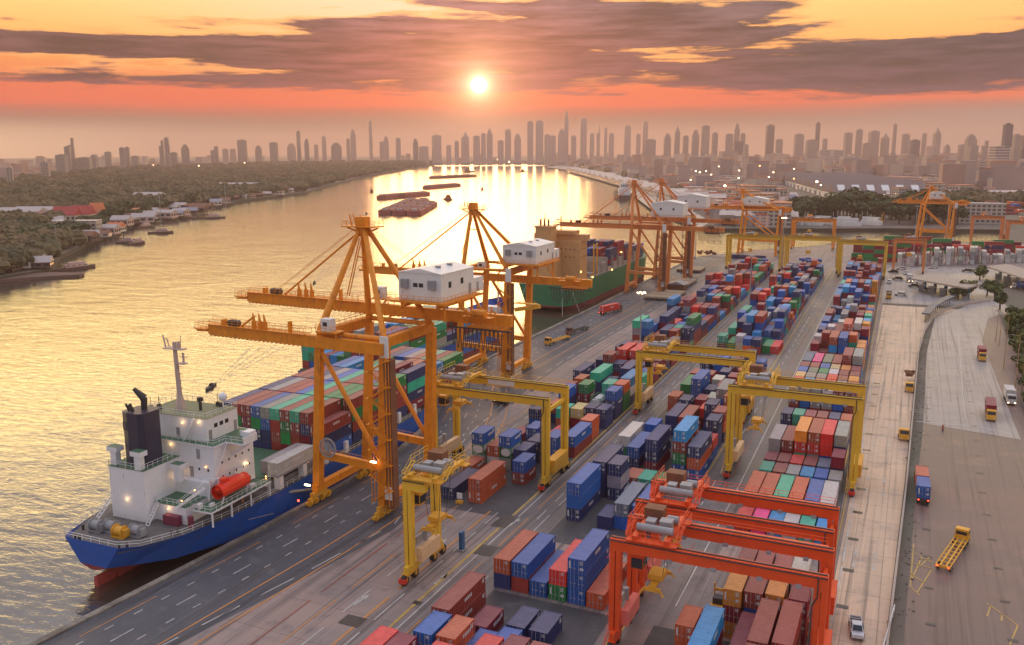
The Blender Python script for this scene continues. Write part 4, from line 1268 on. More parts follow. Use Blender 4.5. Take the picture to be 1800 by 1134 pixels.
def rtg(label, xl, xr, y0, y1, H, M, M2, trol=0.12, lower=8.0, detail=2, stub=None, group='rubber tyred yard gantry cranes', hoist=True, boxc=(0.75, .5, .28)):
    cx, cy = (xl + xr) / 2, (y0 + y1) / 2
    root = empty('yard_gantry_crane', (cx, cy, 0), 0, label, 'gantry crane', group)
    X0, X1, Y0, Y1 = xl - cx, xr - cx, y0 - cy, y1 - cy
    sides = (X0, X1) if stub is None else (X0,)
    for x in sides:
        for y in (Y0, Y1):
            m = MB()
            for d in (-.42, .42): m.beam((x + d, y, 2.6), (x + d, y, H - .9), .62, 1.0, .72, 1.1)
            m.build('leg', M, root)
        m = MB(); m.beam((x, Y0 - 1.6, 2.3), (x, Y1 + 1.6, 2.3), .8, 1.1); m.build('sill_beam', M, root)
        m = MB(); m.beam((x, Y0, H - 2.2), (x, Y1, H - 2.2), .5, .8)
        m.build('end_tie', M, root)
        for y in ((Y0 - 2.0, Y0 + 1.2, Y1 - 1.2, Y1 + 2.0) if detail > 0 else (Y0, Y1)):
            m = MB(); m.tube((x - .38, y, .85), (x + .38, y, .85), .84, 16)
            w = m.build('wheel', BLACK, root)
            if detail > 1:
                m = MB(); m.tube((x - .4, y, .85), (x + .4, y, .85), .42, 12); m.build('rim', M2, w)
        m = MB()
        for s in (Y0, Y1):
            m.box(x - .5, x + .5, s - 1.9, s + 1.9, 1.35, 1.75)
            for y in (s - 1.55, s + 1.55): m.box(x - .25, x + .25, y - .25, y + .25, .7, 1.4)
        m.build('wheel_truck', M2, root)
        if detail > 1:
            m = MB()
            if x == X0:
                m.box(x + .5, x + 1.6, Y0 + 1.2, Y1 - 1.4, 2.9, 5.3); m.build('electrical_cabinet', mat('cabinet_%s' % M.name, boxc, .5), root)
                m = MB(); m.box(x - .1, x + .3, Y0 + 1.6, Y0 + 3.6, 5.6, 7.0); m.tube((x + .2, Y0 + 4.5, 5.4), (x + .2, Y0 + 4.5, 7.2), .5, 8); m.build('drive_motor', GREY, root)
            else:
                m.box(x - .5, x + 1.4, Y0 + 1.5, Y1 - 1.5, 3.0, 5.8); m.build('generator', M2, root)
            m = MB()
            m.stairs((x - .9, Y0 - 1.4, .6), (x - .9, Y0 + 3.2, 3.0), .7)
            for k in range(int((H - 4) / .6)):
                z = 3 + k * .6; m.beam((x - .9, Y0 - .35, z), (x - .9, Y0 + .35, z), .06)
                if k % 3 == 0: m.beam((x - 1.3, Y0 - .5, z), (x - 1.3, Y0 + .5, z), .05)
            for q in (-.4, .4): m.beam((x - .9, Y0 + q, 3), (x - .9, Y0 + q, H - 1), .07)
            m.build('ladder', M2, root)
            m = MB(); m.box(x - .65, x + .65, Y0 - 2.9, Y0 - 2.2, .55, 1.3); m.build('bumper', RED, root)
    gx1 = X1 + .8 if stub is None else X0 + stub
    for y in (Y0, Y1):
        m = MB(); m.box(X0 - .85, gx1, y - .55, y + .55, H - 1.0, H + .75)
        gd_ = m.build('girder', M, root)
        m = MB(); m.box(X0 - .8, gx1 - .05, y - .75, y - .553, H + .5, H + .62); m.box(X0 - .8, gx1 - .1, y - .12, y + .12, H + .752, H + .9)
        m.build('rail', DARK, gd_)
        if detail > 1:
            m = MB()
            for q in (.28, .5, .72, .9):
                if stub is None: m.box(X0 + (X1 - X0) * q - .35, X0 + (X1 - X0) * q + .35, y - 1.1, y - .56, H - 1.2, H - .8)
            if m.v: m.build('flood_light', GREY, gd_)
    if detail > 0 and stub is None:
        m = MB(); m.rail([(X0 + (X1 - X0) * .25, Y1 + .9, H + .76), (X1, Y1 + .9, H + .76)], step=2.0); m.box(X0, X1, Y1 + .553, Y1 + 1.0, H + .66, H + .75); m.build('walkway', M2, root)
        m = MB(); pr_ = None          # the cable that runs down the right front leg
        for p in ((X1 - .4, Y0 - .62, H + .4), (X1 - .4, Y0 - .62, H - 2.2), (X1 - 1.0, Y0 - .7, H - 3.4), (X1 - 1.0, Y0 - .62, 3.2)):
            if pr_: m.beam(pr_, p, .16)
            pr_ = p
        m.build('power_cable', DARK, root)
    # trolley
    tx = X0 + 1.0 + (X1 - X0) * trol
    tm = MB(); tw = 7.2 if detail > 0 else 5
    tm.box(tx - 1.2, tx + tw - 1.2, Y0 - .8, Y0 + .8, H + .95, H + 1.15); tm.box(tx - 1.2, tx + tw - 1.2, Y1 - .8, Y1 + .8, H + .95, H + 1.15)
    for x in (tx, tx + tw - 2.6): tm.box(x - .35, x + .35, Y0 - .6, Y1 + .6, H + 1.152, H + 1.75)
    t = tm.build('trolley', M2, root)
    m = MB()
    m.tube((tx - .2, Y0 + 1.6, H + 2.3), (tx + tw - 2.2, Y0 + 1.6, H + 2.3), .55, 12)
    m.box(tx + .6, tx + 2.0, Y0 + 2.8, Y0 + 4.4, H + 1.76, H + 2.8); m.box(tx + 2.6, tx + 4.4, Y0 + 2.9, Y0 + 4.6, H + 1.76, H + 3.0)
    m.tube((tx + 3.2, Y0 + 5.6, H + 2.4), (tx + 4.8, Y0 + 5.6, H + 2.4), .6, 10)
    m.build('hoist_drum', GREY, t)
    m = MB(); m.box(tx - .4, tx + 2.4, Y1 - 2.6, Y1 - .4, H + 1.76, H + 3.4); m.build('machinery_box', BROWN if detail else M2, t)
    m = MB()
    for yy in (Y0 - .75, Y1 + .75): m.rail([(tx - 1.2, yy, H + 1.15), (tx + tw - 1.3, yy, H + 1.15)], step=1.0, h=1.2)
    for xx in (tx - 1.2, tx + tw - 1.3):
        m.rail([(xx, Y0 - .7, H + 1.15), (xx, Y1 + .7, H + 1.15)], step=1.2, h=1.2)
        if detail > 1:
            m.rail([(xx, Y0 + 2, H + 2.6), (xx, Y1 - 1, H + 2.6)], step=1.3, h=1.4); m.stairs((xx, Y0 + .5, H + 1.2), (xx, Y0 + 3, H + 2.8), .6)
    m.build('railing', M, t)
    # head block and spreader on ropes
    if hoist:
        sx = tx + tw * .32; zc = H - lower; ym = (Y0 + Y1) / 2
        m = MB()
        m.box(sx - 1.1, sx + 1.1, ym - 1.4, ym + 1.4, zc + .9, zc + 1.7)
        m.box(sx - .5, sx + .5, ym - 3.0, ym + 3.0, zc + .3, zc + .8)
        for s in (-1, 1):
            m.box(sx - 1.2, sx + 1.2, ym + s * 3.0 - .25, ym + s * 3.0 + .25, zc, zc + .5)
            for q in (-1, 1): m.beam((sx + q * 1.2, ym + s * 3.0, zc + .2), (sx + q * 1.7, ym + s * 3.3, zc - .5), .22)
        m.build('spreader', MACH, root)
        m = MB()
        for a in (-1, 1):
            for b in (-1, 1):
                m.beam((sx + a * 1.0, ym + b * 1.2, zc + 1.6), (sx + a * 1.9, ym + b * 1.9, H + .9), .07)
        m.build('hoist_rope', DARK, root)
        if detail > 1:
            m = MB(); m.box(sx - 3.2, sx - 1.4, Y0 + 1.2, Y0 + 3.2, H - 4.2, H - 1.9); cb = m.build('operator_cab', M2, root)
            m = MB(); m.box(sx - 3.1, sx - 1.5, Y0 + 1.12, Y0 + 1.19, H - 3.9, H - 2.4); m.box(sx - 1.39, sx - 1.33, Y0 + 1.3, Y0 + 3.1, H - 3.9, H - 2.6); m.build('window', GLASS, cb)
    return root


rtg('red-orange yard gantry crane, front one of the pair over the maroon containers', -34.7, -7.0, 113.0, 121.5, 16.2, CRANER, CRANER, .06, 7.0, boxc=(.8, .2, .16))
rtg('red-orange yard gantry crane, rear one of the pair, behind its twin', -35.4, -7.5, 128.0, 137.0, 16.2, CRANER, CRANER, .06, 7.0, boxc=(.8, .2, .16))
rtg('yellow yard gantry crane spanning the stacks beside the access road', -32.8, -7.0, 189.5, 200.5, 20.0, CRANEY, MACH, .06, 9.5)
rtg('yellow yard gantry crane over the middle of the yard with orange spreader low', -64.6, -36.4, 227.5, 239.0, 16.8, CRANEY, MACH, .04, 6.0)
r2 = rtg('yellow yard gantry crane with white board on its girder, beside the quay road', -94.2, -67.0, 166.0, 177.0, 19.2, CRANEY, MACH, .02, 5.5)
m = MB(); m.box(-5.0, 1.6, 5.5 - .62, 5.5 - .553, 18.5, 19.7); m.build('white_board', WHITE, r2)
r1 = rtg('yellow gantry crane frame standing alone on the concrete left of the stacks', -72.3, -46.0, 118.6, 127.6, 17.2, CRANEY, MACH, -.02, 8.5, stub=3.4)
for k, (lb, a, b, c, d, h, M_) in enumerate((('far yellow yard gantry crane, leftmost of three at the end of the yard', -100.5, -69.2, 541, 551, 19.5, CRANEY),
        ('far yellow yard gantry crane, middle of three at the end of the yard', -66.6, -37.5, 545, 555, 19.5, CRANEY),
        ('far yellow yard gantry crane, rightmost of three at the end of the yard', -35.4, -11.6, 530, 540, 19.5, CRANEY),
        ('salmon pink gantry crane standing before the pale grey container stacks', -7.6, 8.4, 562, 575, 18.5, CRANEP),
        ('orange gantry crane on the inlet quay behind the far yellow gantries', -78.0, -50.0, 668, 682, 21, CRANEO),
        ('salmon pink gantry crane near right edge, left one of two', 42, 62, 742, 756, 21, CRANEP),
        ('salmon pink gantry crane near right edge, right one of two', 62, 86, 700, 714, 21, CRANEP))):
    rtg(lb, a, b, c, d, h, M_, M_ if k > 2 else MACH, .3, 9, detail=1 if k < 4 else 0, hoist=k < 5)
# ------------------------------------------------------------------ ships
HBLUE = mat('hull_blue_paint', (0.008, 0.085, 0.40), 0.42, rust=0.12, var=0.12)
HRED = mat('hull_red_antifouling', (0.24, 0.03, 0.035), 0.6, rust=0.2, var=0.2)
HGRN = mat('hull_green_paint', (0.02, 0.17, 0.075), 0.45, rust=0.22, var=0.15)
TAN = mat('tan_ship_paint', (0.62, 0.33, 0.13), 0.5, rust=0.15, var=0.1)
DKBLUE = mat('funnel_dark_blue_paint', (0.035, 0.03, 0.06), 0.45, rust=0.05, var=0.15)
DECKG = mat('worn_grey_deck', (0.13, 0.12, 0.115), 0.7, rust=0.4, var=0.25, streak=False)
LIFE = mat('lifeboat_orange_red_paint', (0.85, 0.045, 0.015), 0.35, var=0.08)
ROPE = mat('mooring_rope', (0.35, 0.33, 0.30), 0.9)


def hull(root, st, mats, zr, zd, name='hull'):
    """st: (s, half deck, half red line, half bottom, bottom z, deck z)"""
    m = MB()
    rings = []
    for s, hd, hr, hb, zb, z_ in st:
        zq = max(zr, zb + .8)
        P = [(-hd, s, z_), (-hr, s, zq), (-hb, s, zb), (hb, s, zb), (hr, s, zq), (hd, s, z_)]
        rings.append(P)
    for A, Bq in zip(rings[:-1], rings[1:]):
        for i, mi in ((0, 0), (1, 1), (3, 1), (4, 0)):
            m.cur = mi; m.quad(A[i], Bq[i], Bq[i + 1], A[i + 1])
        m.cur = 1; m.quad(A[2], Bq[2], Bq[3], A[3])
    A = rings[0]
    m.cur = 0; m.quad(A[0], A[1], A[4], A[5]); m.cur = 1; m.quad(A[1], A[2], A[3], A[4])
    A = rings[-1]; m.cur = 0; m.quad(A[5], A[4], A[1], A[0])
    h = m.build(name, mats, root)
    m = MB()
    for A, Bq in zip(rings[:-1], rings[1:]):
        m.quad((A[0][0], A[0][1], zd), (A[5][0], A[5][1], zd), (Bq[5][0], Bq[5][1], zd), (Bq[0][0], Bq[0][1], zd))
    m.build('deck', DECKG if mats[0] is HBLUE else GREEN, h)
    return h


def windows(m, x0, x1, n, y, z, w=.5, h=.6, face='aft'):
    for i in range(n):
        t = (i + .5) / n
        if face == 'aft': xc = x0 + (x1 - x0) * t; m.box(xc - w / 2, xc + w / 2, y - .05, y + .01, z, z + h)
        else: yc = x0 + (x1 - x0) * t; m.box(y - .01, y + .05, yc - w / 2, yc + w / 2, z, z + h)


S1 = empty('container_ship', (-124.0, 99.2, 0), R(1.5), 'blue and white container ship with black funnel, moored stern nearest at the quay', 'ship', 'ships at the quay')
D = 4.3
st = [(0, 6.2, 3.0, .6, .2, D + 1.0), (3, 8.3, 5.0, 1.6, -.3, D + .4), (10, 11.0, 8.4, 4.0, -1.5, D), (20, 13.2, 11.6, 8.0, -2.8, D), (32, 14, 13.6, 12.4, -3.8, D), (46, 14, 14, 13.8, -4.6, D),
      (92, 14, 13.8, 13.6, -4.6, D), (106, 12, 11.0, 10.0, -4.6, D + .8), (120, 7.8, 5.6, 4.5, -4.6, D + 2.2), (130, 3.6, 1.6, 1.0, -4.4, D + 3), (134.5, .4, .2, .1, -4.0, D + 3.4)]
st = [(a, b, c + (b - c) * .0, d, e, f) for a, b, c, d, e, f in st]
hull(S1, st, [HBLUE, HRED], -1.3, D - .02)
RUD = mat('rudder_red', (.42, .06, .05), .6); m = MB(); m.box(-.4, .4, .2, 4.2, -5, -1.3); m.build('rudder', RUD, S1)
m = MB(); m.box(-.7, .7, 4.5, 22, -5.5, -1.0); m.build('skeg', RUD, S1)
# poop equipment
for i, (x, y) in enumerate(((-4.6, 5.5), (-2.0, 6.3), (1.2, 5.2), (3.6, 6.6))):
    m = MB(); m.tube((x - .9, y, D + 1.1), (x + .9, y, D + 1.1), .85, 14); m.tube((x - 1.05, y, D + 1.1), (x - .9, y, D + 1.1), 1.15, 14); m.tube((x + .9, y, D + 1.1), (x + 1.05, y, D + 1.1), 1.15, 14)
    m.box(x - 1.3, x + 1.4, y - .9, y + .9, D, D + .35); m.box(x + 1.06, x + 1.7, y - .6, y + .6, D + .3, D + 1.6)
    m.build('mooring_winch', GREY if i != 2 else MACH, S1)
for x, y in ((-5.2, 1.2), (-4.2, 1.3), (5.0, 1.2), (5.9, 2.2), (-7.5, 5), (9.3, 9), (9.7, 10), (11.6, 15), (12, 16.2)):
    m = MB(); m.tube((x, y, D), (x, y, D + .8), .24, 8); m.tube((x, y, D + .8), (x, y, D + .95), .34, 8); m.build('bollard', DARK, S1)
m = MB()
edge = [(-s[1] + .15, s[0], s[5]) for s in st[:7]][::-1] + [(s[1] - .15, s[0], s[5]) for s in st[:7]]
m.rail(edge, h=1.05, step=1.8, t=.07)
m.build('railing', WHITE, S1)
# casing and funnel
m = MB(); m.box(-7.2, 1.2, 11.5, 20.5, D, 14.2); m.box(-9.5, 8.5, 13.5, 19.8, D, 7.6); m.box(-6.9, 9.3, 19.0, 24.4, D + .01, 10.4); m.build('engine_casing', SHIPW, S1)
m = MB(); m.box(-7.35, 1.35, 11.35, 20.45, 14.203, 14.26); m.build('casing_deck', GREEN, S1)
m = MB(); m.box(1.21, 8.6, 13.4, 19.9, 7.603, 7.66); m.build('lower_deck', GREEN, S1)
m = MB(); m.rail([(-7.1, 20, 14.26), (-7.1, 11.5, 14.26), (1.1, 11.5, 14.26), (1.1, 20, 14.26)], step=1.2); m.rail([(1.3, 13.6, 7.66), (8.4, 13.6, 7.66), (8.4, 19, 7.66)], step=1.2); m.build('railing', WHITE, S1)
m = MB()
fp = [(-4.9, 13.6), (-3.2, 12.9), (-.8, 12.9), (.3, 13.6), (.3, 17.2), (-.6, 18.2), (-4.0, 18.2), (-4.9, 17.2)]
m.prism(fp, 14.26, 24.3)
fn = m.build('funnel', DKBLUE, S1)
m = MB()
m.tube((-2.2, 16.2, 24.3), (-2.0, 16.2, 26.4), .55, 10, .6); m.tube((-2.0, 16.2, 26.4), (-3.3, 15.2, 28.3), .75, 10, .35)
for x, y in ((-3.8, 14.2), (-3.2, 14.6), (-2.8, 13.9)): m.tube((x, y, 24.3), (x - .3, y - .4, 25.7), .2, 8)
m.build('exhaust_pipe', DARK, fn)
m = MB(); m.box(-4.2, -3.9, 12.86, 12.92, 21, 22.6); m.box(-3.6, -3.3, 12.86, 12.92, 21, 22.6); m.build('louvre', DARK, fn)
for x, y in ((-6.4, 12.6), (-.2, 12.1), (3.2, 17.9)):
    z0 = 14.26 if x < 1.2 else 10.4
    m = MB(); m.box(x - .65, x + .65, y - .6, y + .6, z0, z0 + 2.6); m.box(x - 1.2, x + 1.2, y - .9, y + .9, z0 + 2.6, z0 + 3.5); v = m.build('vent_cowl', SHIPW, S1)
    m = MB(); m.box(x - 1.15, x + 1.15, y - .85, y + .85, z0 + 3.503, z0 + 3.54); m.build('cowl_top', GREEN, v)
# accommodation block, bridge and wings
m = MB(); m.box(-10, 9.6, 20.51, 31.5, D, 16.9); m.build('accommodation_block', SHIPW, S1)
m = MB()
for z in (7.6, 10.4, 13.2):
    windows(m, 21.5, 31, 5, 9.6, z, .35, .45, 'side')
windows(m, 2.6, 9.0, 3, 20.51, 12.0, .4, .5); windows(m, 4, 9, 2, 20.51, 8.0, .4, .5)
m.each('porthole', GLASS, S1)
m = MB(); m.box(-14, 14, 23.5, 27.5, 16.902, 17.2); m.box(-10.3, 9.9, 20.2, 31.8, 16.904, 17.198)
for s in (-1, 1): m.box(s * 14 - (.1 if s > 0 else 0), s * 14 + (0 if s > 0 else .1), 23.6, 27.4, 17.2, 18.3); m.beam((s * 9.6, 25.5, 14.0), (s * 13.6, 25.5, 16.8), .5, .5)
m.box(10, 14, 27.4, 27.5, 17.2, 18.3); m.box(12.2, 13.9, 25.4, 27.4, 17.2, 18.9)
m.build('bridge_wing', SHIPW, S1)
m = MB(); m.box(-13.9, 13.85, 23.6, 27.35, 17.203, 17.23); m.box(-10.2, 9.8, 20.3, 31.6, 17.2, 17.226); m.build('bridge_deck', GREEN, S1)
m = MB(); m.box(-8.4, 6.8, 22.0, 30.8, 17.23, 21.6); wh = m.build('wheelhouse', SHIPW, S1)
m = MB(); windows(m, 23.8, 28.4, 3, 6.8, 19.4, .9, .8, 'side'); windows(m, -7, 6, 8, 30.8, 19.4, 1.2, .8); m.each('window', GLASS, wh)
for yy in (23.0, 30.0):
    m = MB(); m.box(6.79, 6.87, yy - .4, yy + .4, 17.3, 19.3); m.build('door', GREY, wh)
m = MB(); m.box(-.5, .3, 21.94, 22.02, 17.3, 19.3); m.box(3.6, 4.4, 20.44, 20.52, 10.5, 12.5); m.box(5.4, 6.2, 20.44, 20.52, 14.26, 16.2); m.build('door', GREY, S1)
m = MB(); m.box(-8.5, 6.9, 21.9, 30.9, 21.603, 21.66); m.build('compass_deck', mat('faded_green_deck', (.20, .22, .12), .7, rust=.3, streak=False), wh)
m = MB(); m.rail([(-8.4, 30.8, 21.66), (-8.4, 22, 21.66), (6.8, 22, 21.66), (6.8, 30.8, 21.66), (-8.4, 30.8, 21.66)], step=1.3)
m.rail([(6.9, 20.4, 17.23), (9.7, 20.4, 17.23), (9.7, 23.6, 17.23), (13.9, 23.6, 17.23)], step=1.2); m.rail([(-10, 20.4, 17.23), (6.9, 20.4, 17.23)], step=1.4)
m.build('railing', WHITE, S1)
for a_, b_ in (((1.8, 21.4, 17.2), (4.4, 21.4, 21.6)), ((9.9, 19.0, 10.4), (9.9, 23.4, 17.0)), ((7.2, 12.6, 7.7), (10.0, 16.8, 10.4)), ((2.0, 10.6, D), (2.0, 13.4, 7.7)), ((-8.4, 8.6, D), (-8.4, 13.2, 7.7))):
    m = MB(); m.stairs(a_, b_, .7); m.build('outside_stairs', SHIPW, S1)
# mast
m = MB(); m.tube((-2.4, 25.5, 21.66), (-2.4, 25.5, 24.4), 1.2, 6, .55); m.tube((-2.4, 25.5, 24.4), (-2.9, 25.6, 35.0), .5, 8, .38)
for z in (26, 27.4, 28.8, 30.2): m.beam((-2.6, 25.5, z), (-1.5, 25.5, z), .12)
m.box(-5.2, -.6, 24.9, 26.3, 33.6, 33.8); m.beam((-5.1, 25.6, 33.8), (-5.6, 25.6, 36.2), .2); m.beam((-4.2, 25.6, 33.9), (-4.7, 25.6, 35.6), .16); m.beam((-5.5, 25.6, 35.6), (-4.4, 25.6, 35.2), .12)
m.tube((-1.9, 25.6, 33.8), (-1.9, 25.6, 35.2), .3, 8); m.beam((-1.4, 25.6, 33.8), (-1.2, 25.6, 36.4), .12); m.box(-2.0, -.4, 25.0, 26.2, 30.8, 31.0)
m.beam((-.9, 25.6, 31), (-.9, 25.6, 33), .3); m.beam((-1.8, 25.6, 32.2), (.1, 25.6, 32.2), .12)
m.build('radar_mast', mat('mast_buff_paint', (.55, .42, .36), .6), S1)
m = MB(); m.tube((5.9, 28, 21.66), (5.9, 28, 23.6), .12, 6); m.sphere((5.9, 28, 24.4), .85, 12, 8); m.build('radome', SHIPW, S1, True)
m = MB(); m.tube((1.6, 26.5, 21.66), (1.6, 26.5, 23.8), .3, 8); m.box(1.2, 2.0, 26.1, 26.9, 23.4, 24.2)
for x, y in ((-7.5, 23), (-6.8, 24.4), (-5.5, 23.2), (4, 29.6), (2.8, 30)): m.tube((x, y, 21.66), (x, y, 24.3), .05, 5); m.box(x - .3, x + .3, y - .3, y + .3, 21.66, 22.5)
m.build('antennas', DARK, S1)
# boat deck, lifeboat
m = MB(); m.box(9.62, 13.9, 14.0, 31.0, 7.0, 7.25)
for y in (14.4, 19.5, 25, 30.6): m.box(13.5, 13.75, y, y + .25, D, 7.0)
m.build('boat_deck', SHIPW, S1)
m = MB(); m.box(9.7, 13.75, 14.1, 30.9, 7.253, 7.28); m.build('boat_deck_cover', GREEN, S1)
m = MB(); m.rail([(9.7, 14.1, 7.28), (13.8, 14.1, 7.28), (13.8, 30.9, 7.28)], step=1.3); m.build('railing', WHITE, S1)
m = MB()
rr = [(-4.2, .15, .1), (-3.6, .9, .75), (-2.2, 1.25, 1.15), (0, 1.35, 1.3), (2.2, 1.25, 1.15), (3.6, .85, .75), (4.2, .12, .1)]
n = 12; k0 = 0
for s, a, b in rr:
    for i in range(n):
        t = 2 * math.pi * i / n
        m.v.append((12.3 + a * math.cos(t), 21.5 + s, 10.0 + b * math.sin(t)))
for j in range(len(rr) - 1):
    for i in range(n):
        i2 = (i + 1) % n
        m.f.append((j * n + i, j * n + i2, (j + 1) * n + i2, (j + 1) * n + i)); m.mi.append(0)
m.f.append(tuple(range(n))); m.mi.append(0); m.f.append(tuple(reversed(range((len(rr) - 1) * n, len(rr) * n)))); m.mi.append(0)
lb = m.build('lifeboat', LIFE, S1, True)
m = MB(); m.box(11.7, 12.9, 18.9, 20.3, 11.1, 11.75); m.tube((12.3, 17.6, 9.6), (12.3, 25.4, 9.6), 1.37, 12, cap=False); m.build('lifeboat_cabin', LIFE, lb)
m = MB()
for y in (18.2, 24.8):
    m.beam((9.8, y, 7.3), (10.4, y, 11.6), .3); m.beam((10.4, y, 11.6), (12.4, y, 12.2), .28); m.beam((12.9, y, 7.3), (13.3, y, 9.0), .22)
    m.beam((12.3, y, 11.2), (12.4, y, 12.2), .08)
m.build('davit', SHIPW, S1)
m = MB(); m.box(10.4, 11.0, 14.4, 15.2, 7.3, 8.3); m.box(11.6, 12.2, 16.0, 17.0, 7.3, 7.9); m.box(12.2, 12.9, 26.2, 27.6, 7.3, 8.0); m.build('deck_locker', WHITE, S1)
m = MB(); m.tube((9.8, 13.2, D), (9.8, 13.2, D + 2), .5, 8); m.box(4.2, 7.6, 12.2, 13.3, D, D + 1.8); m.build('stern_locker', mat('maroon_locker', (.2, .03, .06), .6), S1)
# hatch coaming, covers, cargo deck
m = MB(); m.box(-11.6, 11.6, 32.5, 105, D, D + .9); m.build('hatch_coaming', GREY, S1)
m = MB(); m.box(-11.4, 9.9, 33.0, 47.8, D + .903, 6.6); m.box(-13.6, 13.7, 29.6, 45.6, 8.0, 8.3) if False else None; m.build('hatch_cover', GREEN, S1)
for i in range(9):
    y = 34 + i * 7.9
    m = MB(); m.box(12.2, 13.6, y, y + 1.2, D, D + 2.6); m.build('stanchion', SHIPW, S1)
m = MB(); m.box(10.6, 13.6, 33.6, 46.2, D + 2.6, D + 2.9); m.build('container_platform', GREY, S1)
# ship lamps
lampspots = [(-3.3, 11.4, 8.2), (2.2, 19.2, 10.9), (4.6, 13.3, 6.9), (9.9, 14.6, 10.8), (-.6, 20.3, 16.3), (5.2, 21.8, 20.9), (1.2, 21.8, 20.4), (9.9, 29.2, 11.0), (13.6, 29.8, 8.6), (11, 33, 6.6), (13.3, 44, 6.8), (13.3, 52, 6.8), (13.3, 68, 6.8), (8, 13.2, 9.0), (7.5, 20.3, 12.9)]
for i, p in enumerate(lampspots):
    m = MB(); m.sphere(p, .12, 8, 6); m.build('deck_lamp', LAMP, S1)
for i, p in enumerate(lampspots[:10:1]):
    ld = bpy.data.lights.new('deck_light', 'POINT'); ld.energy = 14; ld.color = (1, .62, .3); ld.shadow_soft_size = .2
    lo = bpy.data.objects.new('deck_light', ld); COL.objects.link(lo); lo.parent = S1; lo.location = (p[0], p[1] - .45, p[2] + .1)
for a, b in (((-5.6, .4, 3.6), (-14, -4, -2.9)), ((9.5, 4, 3.2), (16.5, -2, .4))): pass
m = MB(); m.tube((7.8, 3, D + .4), (14.0, 31, 0.5), .07, 5); m.tube((12.8, 31, D), (15.2, 46, .5), .3, 6); m.build('mooring_line', ROPE, S1)


def s1w(x, y, z):
    c, s = math.cos(R(1.5)), math.sin(R(1.5))
    return (-124.0 + x * c - y * s, 99.2 + x * s + y * c, z)


rd = random.Random(21)
bay_cols = {49.0: ('nrry tgrtrr', 4)}
tops_ = ['nrrbytrtrr', 'nyrrbtrggr', 'rrnybtrrng', 'mbcrntymrn', 'tgbmrrncyb', 'rnbyrtmgnc']
hts = [4, 4, 4, 4, 3, 3]
for bi in range(6):
    y = 49.0 + bi * 12.75
    cols = 10 if bi < 4 else 8
    for q in range(cols):
        n = hts[bi] - (1 if (bi in (4, 3) and rd.random() < .4) else 0) - (1 if bi == 0 and q > 8 else 0)
        x = (q - cols / 2) * 2.62
        for t in range(n):
            c = tops_[bi][q % 10] if t == n - 1 else rd.choice('nrmgtbrmnr')
            X, Y, Z = s1w(x, y, D + .95 + t * 2.6)
            add_box(X, Y, Z, c, 40, R(1.5), 2.56, lab='%s, %s column, %s bay of the white bridge ship' % ('topmost' if t == n - 1 else ORD[t] + ' tier', ORD[q], ORD[bi]))
X, Y, Z = s1w(10.9, 33.9, D + 2.92); add_box(X, Y, Z, 'w', 40, R(1.5), 2.5, lab='alone beside the orange lifeboat on the blue ship')
X, Y, Z = s1w(8.0, 35.2, D + 2.4); add_box(X, Y, Z, 'y', 40, R(1.5), 2.5, lab='low beside the white one on the blue ship')

# container barge ahead
S2 = empty('container_barge', (-157.0, 214, 0), 0, 'blue hulled container vessel lying outside the first ship, dark bow towards the green one', 'ship', 'ships at the quay')
st = [(0, 12, 12, 12, -4, 4.4), (10, 13.5, 13.5, 13, -4.6, 4.4), (95, 13.5, 13.2, 13, -4.6, 4.6), (112, 10.5, 8.5, 7, -4.6, 6.2), (124, 5.6, 2.6, 1.6, -4.4, 8.4), (130, .5, .2, .1, -4, 9.2)]
hull(S2, st, [HBLUE, HRED], -1.2, 4.38)
m = MB(); m.rail([(s[1] - .2, s[0], s[5]) for s in st], step=2.2); m.build('railing', WHITE, S2)
m = MB(); m.tube((0, 120, 8), (0, 120, 14), .3, 8, .2); m.build('foremast', WHITE, S2)
m = MB(); m.box(-3, 3, 112, 116, 4.4, 7.2); m.build('forward_locker', WHITE, S2)
for bi in range(7):
    n0 = (3, 4, 3, 3, 2, 3, 2)[bi]
    for q in range(9):
        n = max(1, n0 - (rd.random() < .35))
        for t in range(n):
            add_box(-157 + (q - 4.5) * 2.62, 216 + bi * 12.8, 4.8 + t * 2.6, rd.choice('tgrmnbcmrygt'), 40, 0, 2.56, lab='%s, %s column, %s bay of the vessel behind the cranes' % ('topmost' if t == n - 1 else ORD[t] + ' tier', ORD[q], ORD[bi]))
m = MB(); m.box(-12, 12, 1, 98, 4.381, 4.78); m.build('hatch_coaming', GREEN, S2)

# green ship
S3 = empty('container_ship', (-154.0, 377, 0), R(-.5), 'green hulled ship with tan bridge tower moored beyond the orange cranes', 'ship', 'ships at the quay')
st = [(0, 12.5, 9.0, 4, -1.0, 9.5), (5, 13, 11, 7, -2.4, 9.5), (16, 13.5, 13, 11, -4, 9.5), (30, 13.5, 13.5, 13, -4.6, 9.5), (120, 13.5, 13.5, 13, -4.6, 9.5), (140, 9, 7, 6, -4.6, 10.4), (156, .5, .2, .1, -4, 12)]
hull(S3, st, [HGRN, HRED], -.6, 9.48)
m = MB(); m.rail([(-12.3, 0, 9.5), (12.3, 0, 9.5), (13.3, 16, 9.5), (13.3, 118, 9.5)], step=2.2); m.build('railing', WHITE, S3)
m = MB(); m.box(-11.5, 11.8, 17, 26.5, 9.5, 28.5); ab = m.build('accommodation_block', TAN, S3)
m = MB(); windows(m, -10, 10, 9, 17, 24.4, .5, .6); windows(m, -10, 10, 9, 17, 20.6, .5, .6); windows(m, 18, 26, 4, 11.8, 20.6, .6, .6, 'side'); windows(m, 18, 26, 4, 11.8, 24.4, .6, .6, 'side'); m.each('window', GLASS, ab)
